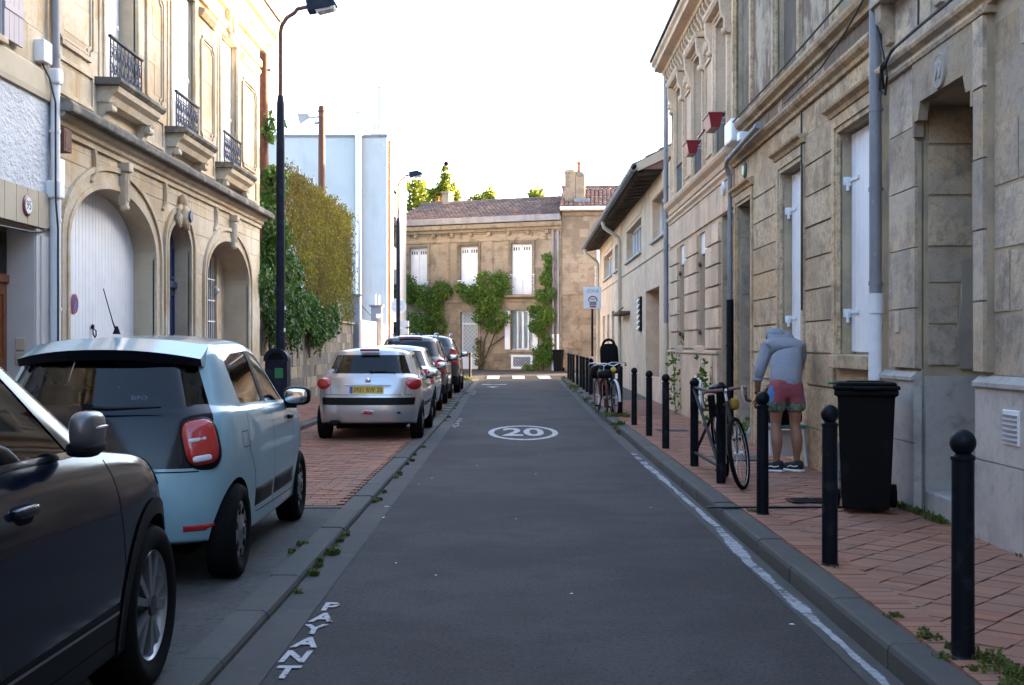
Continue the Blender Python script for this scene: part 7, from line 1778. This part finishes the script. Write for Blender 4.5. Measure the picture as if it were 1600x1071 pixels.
def lean(p):
    return (p[0] + .085 * max(0, min(1, (p[2] - 1.0) / .4)) + (.06 if p[0] < -.2 and p[2] < 1.3 else 0), *p[1:])
pts = [lean(p) for p in pts]
body = skin_obj('body', pts, ed, M_skin, P)
b = MB(); b.sell((.03, .485, 1.475), (.092, .10, .088), .95); b.build('hair', pm('dark brown hair', (.03, .02, .014), .8), P)
# face (turned down and away)
b = MB()
for s_ in (-1, 1): b.sell((.025 + s_ * .033, .605, 1.43), (.013, .010, .010), 1, 10, 6); b.sell((.025 + s_ * .082, .50, 1.42), (.012, .022, .032), .9, 10, 6)
b.sell((.025, .635, 1.385), (.014, .022, .024), .9, 10, 6); b.sell((.025, .62, 1.345), (.026, .010, .008), .9, 10, 6); b.build('face_features', M_skin, P)
# hoodie
hp = [(0, .020, .85, (.186, .150)), (0, .045, 1.02, (.187, .146)), (-.003, .11, 1.17, (.19, .145)), (-.005, .19, 1.28, (.195, .145)), (-.025, .29, 1.385, (.170, .130)), (-.04, .345, 1.435, (.105, .09))]
he = [(0, 1), (1, 2), (2, 3), (3, 4), (4, 5)]
for s_, A in ((-1, [(-.195, .285, 1.35, .088), (-.268, .28, 1.25, .076), (-.292, .27, 1.08, .066), (-.285, .30, 1.0, .058)]), (1, [(.175, .285, 1.355, .088), (.238, .335, 1.25, .078), (.232, .45, 1.11, .068), (.19, .53, 1.05, .058)])):
    k = 4
    for a in A: hp.append(a); he.append((k, len(hp) - 1)); k = len(hp) - 1
hp = [lean(p) for p in hp]
hd_ = skin_obj('hoodie', hp, he, M_hood, P, 0)
b = MB(); b.sell((.045, .315, 1.455), (.150, .110, .066), .85, 20, 10, rot=Matrix.Rotation(R(28), 3, 'X')); b.sell((.02, .375, 1.49), (.118, .13, .078), 1.0, 22, 12, rot=Matrix.Rotation(R(10), 3, 'Y')); b.sell((.075, .285, 1.455), (.105, .06, .024), .95, 18, 8, rot=Matrix.Rotation(R(48), 3, 'X')); b.build('hood', M_hood, hd_)
for x, y, z in ((-.226, .295, .995), (.203, .528, 1.05)): b = MB(); b.sell((x, y, z), (.056, .056, .03), .9); b.build('cuff', M_hood, hd_)
b = MB(); b.lathe([(.036, -.015), (.036, .015)], (-.194, .388, .845), 'z', 12); b.build('wristband', M_blackpl, P)
# shorts: pink with camouflage hems and blue side panels
sp_ = [(0, .03, 1.06, (.160, .128)), (0, .022, .92, (.178, .142))]; se = [(0, 1)]
for s_ in (-1, 1):
    k = 1
    for a in ((s_ * .098, .025, .85, .118), (s_ * .112, .03, .76, .112), (s_ * .120, .032, .625, .126)): sp_.append(a); se.append((k, len(sp_) - 1)); k = len(sp_) - 1
me = skin(sp_, se, 0, 3); me.materials.clear()
for m_ in (M_short, M_camo, M_bluec): me.materials.append(m_)
for p_ in me.polygons:
    c = p_.center
    hem = .695 + .06 * (abs(c.x) - .1) / .1
    p_.material_index = 1 if c.z < .752 + .25 * max(0, abs(c.x) - .12) else (2 if abs(c.x) > .165 and c.z < .93 and c.z > .74 else 0)
link('shorts', me, P)
for s_, an in ((-1, R(42)), (1, R(28))):                     # shoes
    b = MB(); b.sell((0, .055, .052), (.046, .135, .048), .75, 20, 10); b.sell((0, -.02, .085), (.044, .062, .045), .8, 18, 8); sh_ = b.build('shoe', pm('black canvas', (.013, .013, .015), .8) if 'black canvas' not in MATS else MATS['black canvas'], P, (s_ * .113, .0, 0), an)
    t = MB(); t.bbox(-.048, .048, -.085, .195, .0, .030, .014); t.build('sole', M_whitepvc, sh_)
    for q_ in (-1, 1): t = MB(); t.tube([(q_ * .044, -.05, .07), (q_ * .047, .0, .058), (q_ * .047, .05, .066), (q_ * .040, .10, .045)], .006, 6); t.build('side_stripe', M_whitepvc, sh_)
# stool with teal top
t = thing('stool', 'small stool with teal seat and white legs behind the bending man', 'stool', (3.14, 13.72, .122), R(12))
b = MB(); b.bbox(-.20, .20, -.15, .15, .43, .47, .015); b.build('seat', pm('teal paint', (.05, .24, .32), .5), t)
for sx_ in (-1, 1):
    for sy_ in (-1, 1): b = MB(); b.tube([(sx_ * .15, sy_ * .11, .43), (sx_ * .19, sy_ * .14, 0)], .020, 8); b.build('leg', M_whitepvc, t)
b = MB(); b.bbox(-.16, .16, .08, .10, .1, .40, .006); b.build('back_board', M_whitepvc, t)
b = MB(); b.sell((0, 0, .09), (.20, .11, .10), .6); b.tube([(-.1, 0, .16), (-.06, 0, .24), (.06, 0, .24), (.1, 0, .16)], .012, 6); tag(b.build('tool_bag', M_binpl, None, (3.13, 13.72, .592), R(12)), 'black bag lying on the teal stool behind the man', 'bag')
# ================================================================ PLANTS
def leaves(b, n, fn, size, seed, hang=.5, nrm=None):
    r = random.Random(seed)
    for _ in range(n):
        p = fn(r)
        if p is None: continue
        s_ = size * r.uniform(.6, 1.3)
        d = Vector((r.uniform(-1, 1), r.uniform(-1, 1), r.uniform(-1, 1) - hang)).normalized()
        q = d.orthogonal().normalized(); a = r.uniform(0, 6.28); q = (Matrix.Rotation(a, 3, d) @ q)
        if nrm:                                             # face outwards more often
            m_ = Vector(nrm); q = (q - m_ * q.dot(m_) * .75)
            q = q.normalized() if q.length > .01 else d.orthogonal()
        nn = d.cross(q) * s_ * .12; p = Vector(p)
        b.add([p, p + d * s_ * .5 + q * s_ * .36 + nn, p + d * s_, p + d * s_ * .5 - q * s_ * .36 + nn], [(0, 1, 2), (0, 2, 3)])
def blob_fn(blobs, shell=.55):
    tot = sum(b_[3] * b_[4] * b_[5] for b_ in blobs)
    def f(r):
        x = r.uniform(0, tot)
        for b_ in blobs:
            x -= b_[3] * b_[4] * b_[5]
            if x <= 0: break
        v = Vector((r.gauss(0, 1), r.gauss(0, 1), r.gauss(0, 1))).normalized() * (shell + (1 - shell) * r.random())
        return (b_[0] + v.x * b_[3], b_[1] + v.y * b_[4], b_[2] + v.z * b_[5])
    return f
rl = random.Random(77)
EH = bpy.data.objects['vine_covered_house']
def vine(lab, blobs, n, size, stems, seed, mat=M_leaf, name='climbing_vine', parent_rz=None):
    t = thing(name, lab, 'climbing plant', (ex, ey, 0), EA)
    b = MB(); leaves(b, n, blob_fn(blobs), size, seed, .5, (0, -1, 0)); b.build('foliage', mat, t, kind='stuff')
    b = MB()
    for st in stems: b.tube(st, .03, 6)
    b.build('stem', M_bark, t); return t
def rb(u0, u1, v0, v1, n, r0, r1, seed, d=.30):
    r = random.Random(seed); return [(r.uniform(u0, u1), -.22 - r.uniform(0, .22), r.uniform(v0, v1), r.uniform(r0, r1), d * r.uniform(.7, 1.2), r.uniform(r0, r1)) for _ in range(n)]
vine('bushy green vine swallowing the left window of the end house', rb(1.0, 3.0, 2.5, 4.9, 16, .35, .65, 1) + rb(.5, 1.2, 4.0, 4.6, 4, .25, .4, 2) + rb(2.8, 3.5, 3.8, 4.7, 3, .2, .35, 3), 7500, .115, [[(2.6, -.1, .3), (2.5, -.12, 1.6), (2.2, -.15, 2.8)], [(2.5, -.1, 2.5), (3.2, -.1, 4.2)]], 1)
vine('bushy green vine hanging between the front door and the balcony', rb(4.4, 6.5, 3.9, 5.0, 11, .35, .6, 4) + rb(5.1, 6.4, 2.5, 4.0, 10, .3, .5, 5) + rb(3.7, 4.3, 4.3, 4.7, 3, .2, .3, 6), 7000, .115, [[(4.95, -.1, .3), (5.5, -.14, 1.2), (6.0, -.15, 2.4)], [(5.2, -.1, .3), (5.3, -.12, 1.8), (5.7, -.15, 2.6)], [(5.5, -.12, 1.4), (6.4, -.12, 2.0)]], 2)
vine('tall narrow green vine climbing beside the downpipes of the end house', rb(8.1, 9.0, 2.4, 4.9, 11, .28, .5, 7) + rb(8.3, 8.8, .6, 2.3, 8, .25, .42, 8) + rb(8.68, 8.92, 4.9, 6.5, 10, .12, .22, 9) + rb(7.6, 8.2, 3.2, 3.5, 3, .15, .25, 10) + rb(7.6, 8.5, .35, .5, 5, .12, .2, 11), 6500, .11, [[(8.5, -.1, .3), (8.55, -.13, 2.5), (8.7, -.1, 6)]], 3)
vine('thin withered climber to the right of the latticed front door', rb(4.98, 5.3, .4, 2.4, 8, .10, .22, 12), 420, .09, [[(5.05, -.08, .3), (5.1, -.08, 2.0)]], 4, M_dry)
# ---- ivy over the rubble wall
t = thing('ivy', 'dense dark green ivy tumbling over the rubble wall', 'climbing plant', (-5.1, 25, 0))
bl = []
r = random.Random(5)
for k in range(46):
    y = r.uniform(.2, 9.5); top = 4.5 - .20 * y - .02 * y * y if y < 9 else 2.6
    bl.append((r.uniform(-.22, .04), y, r.uniform(2.05, max(2.3, top)), r.uniform(.16, .26), r.uniform(.35, .6), r.uniform(.25, .5)))
for k in range(14): y = r.uniform(.6, 8.5); bl.append((r.uniform(.0, .10), y, r.uniform(1.6, 2.2) , .15, r.uniform(.3, .5), .3))
b = MB(); leaves(b, 15000, blob_fn(bl, .5), .115, 6, .7, (1, 0, 0)); b.build('foliage', M_ivy, t, kind='stuff')
b = MB()
for k in range(5): b.tube([(0, .5 + k * 1.7, 1.2), (-.05, .8 + k * 1.7, 2.3), (-.1, .6 + k * 1.7, 3.0)], .02, 5)
b.build('stem', M_bark, t)
t = thing('ivy', 'ivy twisting up the rusty pole beside the stone house', 'climbing plant', (-5.32, 26.2, 0))
bl = [(U(-.10, .28), U(-.35, .30), z, U(.16, .34), U(.2, .35), U(.2, .34)) for z in [2.3 + k * .17 for k in range(19)]] + [(.05, 0, 6.15, .22, .22, .25), (.12, 0, 6.5, .12, .12, .2), (.3, 0, 6.35, .2, .1, .08)]
b = MB(); leaves(b, 2400, blob_fn(bl, .4), .13, 8, .5, (.6, -.6, 0)); b.build('foliage', M_leaf, t, kind='stuff')
b = MB(); b.tube([(.12, -.05, 2), (.10, .12, 3.5), (-.12, .05, 5), (.1, 0, 6.4)], .022, 6); b.build('stem', M_bark, t)
# ---- dry climber on tall posts
t = thing('dry_climber', 'tall screen of yellowing dry climber on posts above the wall', 'climbing plant', (-5.30, 28.4, 0))
def dryf(r):
    y = r.uniform(0, 11.2); z = 2.25 + (3.72 - .25 * abs(math.sin(y * 1.4)) ) * r.random() ** .9
    lim = 5.95 + .12 * math.sin(y * 5) + .1 * math.sin(y * 11)
    if z > lim: return None
    if y < 2.5 and z < 4.3 - .4 * y: return None
    if 8.7 < y < 10.0 and z < 3.1 + .3 * math.sin(y * 7) : return None
    return (r.gauss(.02, .11) + .05 * math.sin(y * 3 + z * 2), y, z)
b = MB(); leaves(b, 36000, dryf, .080, 9, 1.2, (1, 0, 0)); b.build('foliage', M_dry, t, kind='stuff')
for k in range(6):
    b = MB(); b.tube([(-.1, k * 2.2 + .05, 1.5), (-.1, k * 2.2 + .05, 6.08)], .045, 8); b.build('support_post', M_zinc, t)
for k in range(4):
    b = MB(); b.tube([(-.1, 0, 2.6 + k * 1.05), (-.1, 11.1, 2.6 + k * 1.05)], .008, 4); b.build('wire', M_zinc, t)
# ---- trees beyond the end house
def tree(x, y, h_, rad, lab, seed, tall=1.0):
    t = thing('tree', lab, 'tree', (x, y, .3), 0, 'sunlit trees beyond the end house')
    r = random.Random(seed)
    bl = []
    for k in range(13): a = r.uniform(0, 6.28); d = rad * r.uniform(.1, .85); bl.append((d * math.cos(a), d * math.sin(a), h_ - rad * tall * r.uniform(.2, 1.9), rad * r.uniform(.25, .42), rad * r.uniform(.25, .42), rad * r.uniform(.25, .42)))
    b = MB(); leaves(b, 1500, blob_fn(bl, .5), .34, seed, .3); b.build('crown', M_tree, t, kind='stuff')
    b = MB(); b.tube([(0, 0, 0), (.1, 0, h_ * .4), (0, 0, h_ * .75)], [.28, .2, .07], 8)
    for bb_ in bl[:7]: b.tube([(.08, 0, h_ * .45), (bb_[0] * .5, bb_[1] * .5, h_ * .6), bb_[:3]], [.1, .07, .03], 5)
    b.build('trunk', M_bark, t)
tree(-7.1, 90, 13.7, 1.9, 'sunlit tree behind the left end of the tiled roof', 1)
tree(-5.7, 92, 13.1, 1.5, 'low sunlit tree top between the small chimneys', 2)
tree(-4.9, 84, 12.8, 1.4, 'sunlit tree hugging the ivy covered terracotta chimney', 3, 1.2)
tree(-2.0, 90, 12.9, 1.7, 'small sunlit tree top right of the terracotta chimney', 4)
tree(2.1, 92, 13.0, 1.5, 'far sunlit tree top just left of the twin chimney stack', 5)
tree(-9.4, 92, 12.9, 2.4, 'sunlit tree partly behind the white building', 6)
t = thing('terracotta_chimney', 'orange terracotta chimney pots wrapped in ivy behind the roof ridge', 'chimney', (-4.55, 80, 0))
b = MB(); b.box(-.6, .6, -.3, .3, 0, 10.9); b.build('stack', M_brown, t)
for dx in (-.35, .0, .35): b = MB(); b.lathe([(.14, 10.9), (.12, 11.6), (.15, 11.65), (.15, 11.75), (.1, 11.8)], (dx, 0, 0), 'z', 12); b.build('chimney_pot', M_terra, t)
b = MB(); leaves(b, 700, blob_fn([(.1, 0, 12.0, .5, .4, .5), (.25, 0, 12.7, .35, .3, .5), (.25, 0, 13.3, .2, .2, .35), (-.5, 0, 11.6, .4, .3, .5)], .4), .26, 15, .3); b.build('ivy_foliage', M_tree, t, kind='stuff')
b = MB(); b.sell((.3, 0, 13.65), (.16, .16, .16), 1); b.build('cowl', M_dark, t)
# background roofs either side so that the street does not end in nothing
# ---- weeds
def tuft(b, x, y, z, rad, n, hgt, seed, spread=1.0):
    r = random.Random(seed)
    for _ in range(n):
        a = r.uniform(0, 6.28); d = rad * r.random(); px, py = x + d * math.cos(a), y + d * math.sin(a) * 1.5
        le = hgt * r.uniform(.4, 1.2); dx, dy = r.uniform(-1, 1) * le * .7 * spread, r.uniform(-1, 1) * le * .7 * spread; w_ = r.uniform(.004, .012)
        nx, ny = -dy, dx; l_ = math.hypot(nx, ny) + 1e-6; nx, ny = nx / l_ * w_, ny / l_ * w_
        b.add([(px - nx, py - ny, z), (px + nx, py + ny, z), (px + dx * .5 + nx, py + dy * .5 + ny, z + le * .75), (px + dx * .5 - nx, py + dy * .5 - ny, z + le * .75), (px + dx, py + dy, z + le * .8)], [(0, 1, 2, 3), (3, 2, 4)])
b = MB()
for x, y, rad, n, hg in ((1.93, 6.05, .05, 60, .03), (1.97, 5.75, .035, 30, .025), (1.95, 5.6, .06, 70, .035), (1.99, 5.42, .05, 50, .035), (2.06, 5.2, .09, 130, .05), (2.08, 4.98, .10, 120, .045), (1.95, 5.05, .05, 40, .03), (1.90, 5.25, .05, 50, .03), (2.02, 4.75, .09, 80, .04), (2.0, 9.9, .05, 50, .03), (1.98, 7.4, .04, 20, .02)):
    tuft(b, x, y, .118, rad, n, hg, int(x * 100 + y * 1000))
r = random.Random(3)
for k in range(34): y = r.uniform(19, 48); tuft(b, KR(y) + r.uniform(-.02, .08), y, g(y) + (.02 if r.random() < .5 else .115), r.uniform(.06, .16), 36, r.uniform(.05, .12), k + 400)
for k in range(10): tuft(b, KR(22.3) + .28 + r.uniform(-.1, .1), 23.3 + r.uniform(-.3, .4), .12, .08, 26, .08, k + 900)
for k in range(14): y = 3.6 + k * .0; tuft(b, 3.27 + .009 * (6 + k * .9) + r.uniform(-.04, .01), 5.6 + k * .55, .12, .05, 22, r.uniform(.025, .06), k + 700)
for k in range(9): tuft(b, 3.30 + r.uniform(-.03, .04), 9.2 + k * .12, .125, .05, 26, .06, k + 800)
b.build('pavement_weeds', M_weed, kind='stuff')
b = MB()
for k in range(24):
    y = 7.2 + (r.random() ** 1.6) * 40; n = 26 if r.random() < .6 else 60
    tuft(b, KL(y) + .012 + r.uniform(-.01, .05), y, g(y) + .004, r.uniform(.02, .06), n, r.uniform(.02, .055), k + 1300)
for y in (9.1, 9.4, 8.05, 11.4, 14.0): tuft(b, KL(y) + .022, y, .006, .035, 44, .035, int(y * 77))
for k in range(2): tuft(b, -1.51, 8.4 + k * .33, .037, .04, 30, .04, 1500 + k)
for k in range(14): tuft(b, -1.75 + r.uniform(-.35, .2), 47.9 + r.uniform(-.6, .8), .15, .12, 26, .16, 1600 + k)
b.build('kerb_weeds', M_weed, kind='stuff')
# low leafy weeds by the left kerb
b = MB()
for y in (7.25, 8.05, 8.9, 9.3, 9.55): leaves(b, 30, blob_fn([(KL(y) + .02, y, .010, .022, .10, .010)], .2), .02, int(y * 10), .0)
b.build('gutter_plants', M_weed, kind='stuff')
def tall_weed(x, y, h_, n, lab, seed, hollow=False):
    t = thing('tall_weed', lab, 'plant', (x, y, .12))
    r = random.Random(seed); b = MB(); s_ = MB()
    for k in range(n):
        a = r.uniform(0, 6.28); hh = h_ * r.uniform(.6, 1); px, py = .08 * math.cos(a), .08 * math.sin(a)
        s_.tube([(px, py, 0), (px * 1.6 + r.uniform(-.05, .05), py * 1.6, hh * .5), (px * 2 + r.uniform(-.1, .1), py * 2, hh)], [.008, .006, .003], 4)
        for q in range(int(hh * 26)):
            z = hh * r.uniform(.05, 1); leaves(b, 1, lambda rr: (px * (1 + z / hh) + rr.uniform(-.05, .05), py * (1 + z / hh) + rr.uniform(-.05, .05), z), .10, r.randint(0, 99999), .1)
    s_.build('stems', M_weed, t); b.build('foliage', M_leaf, t, kind='stuff'); return t
tall_weed(3.42, 24.3, 1.75, 6, 'tall leafy weed growing up against the pale rusticated house', 1)
tall_weed(3.33, 20.3, 1.30, 4, 'shorter weed by the pale house just behind the bicycle rack', 2)
tall_weed(3.37, 17.2, .35, 4, 'low clump of weeds at the foot of the shuttered house', 3)
bpy.context.view_layer.update()
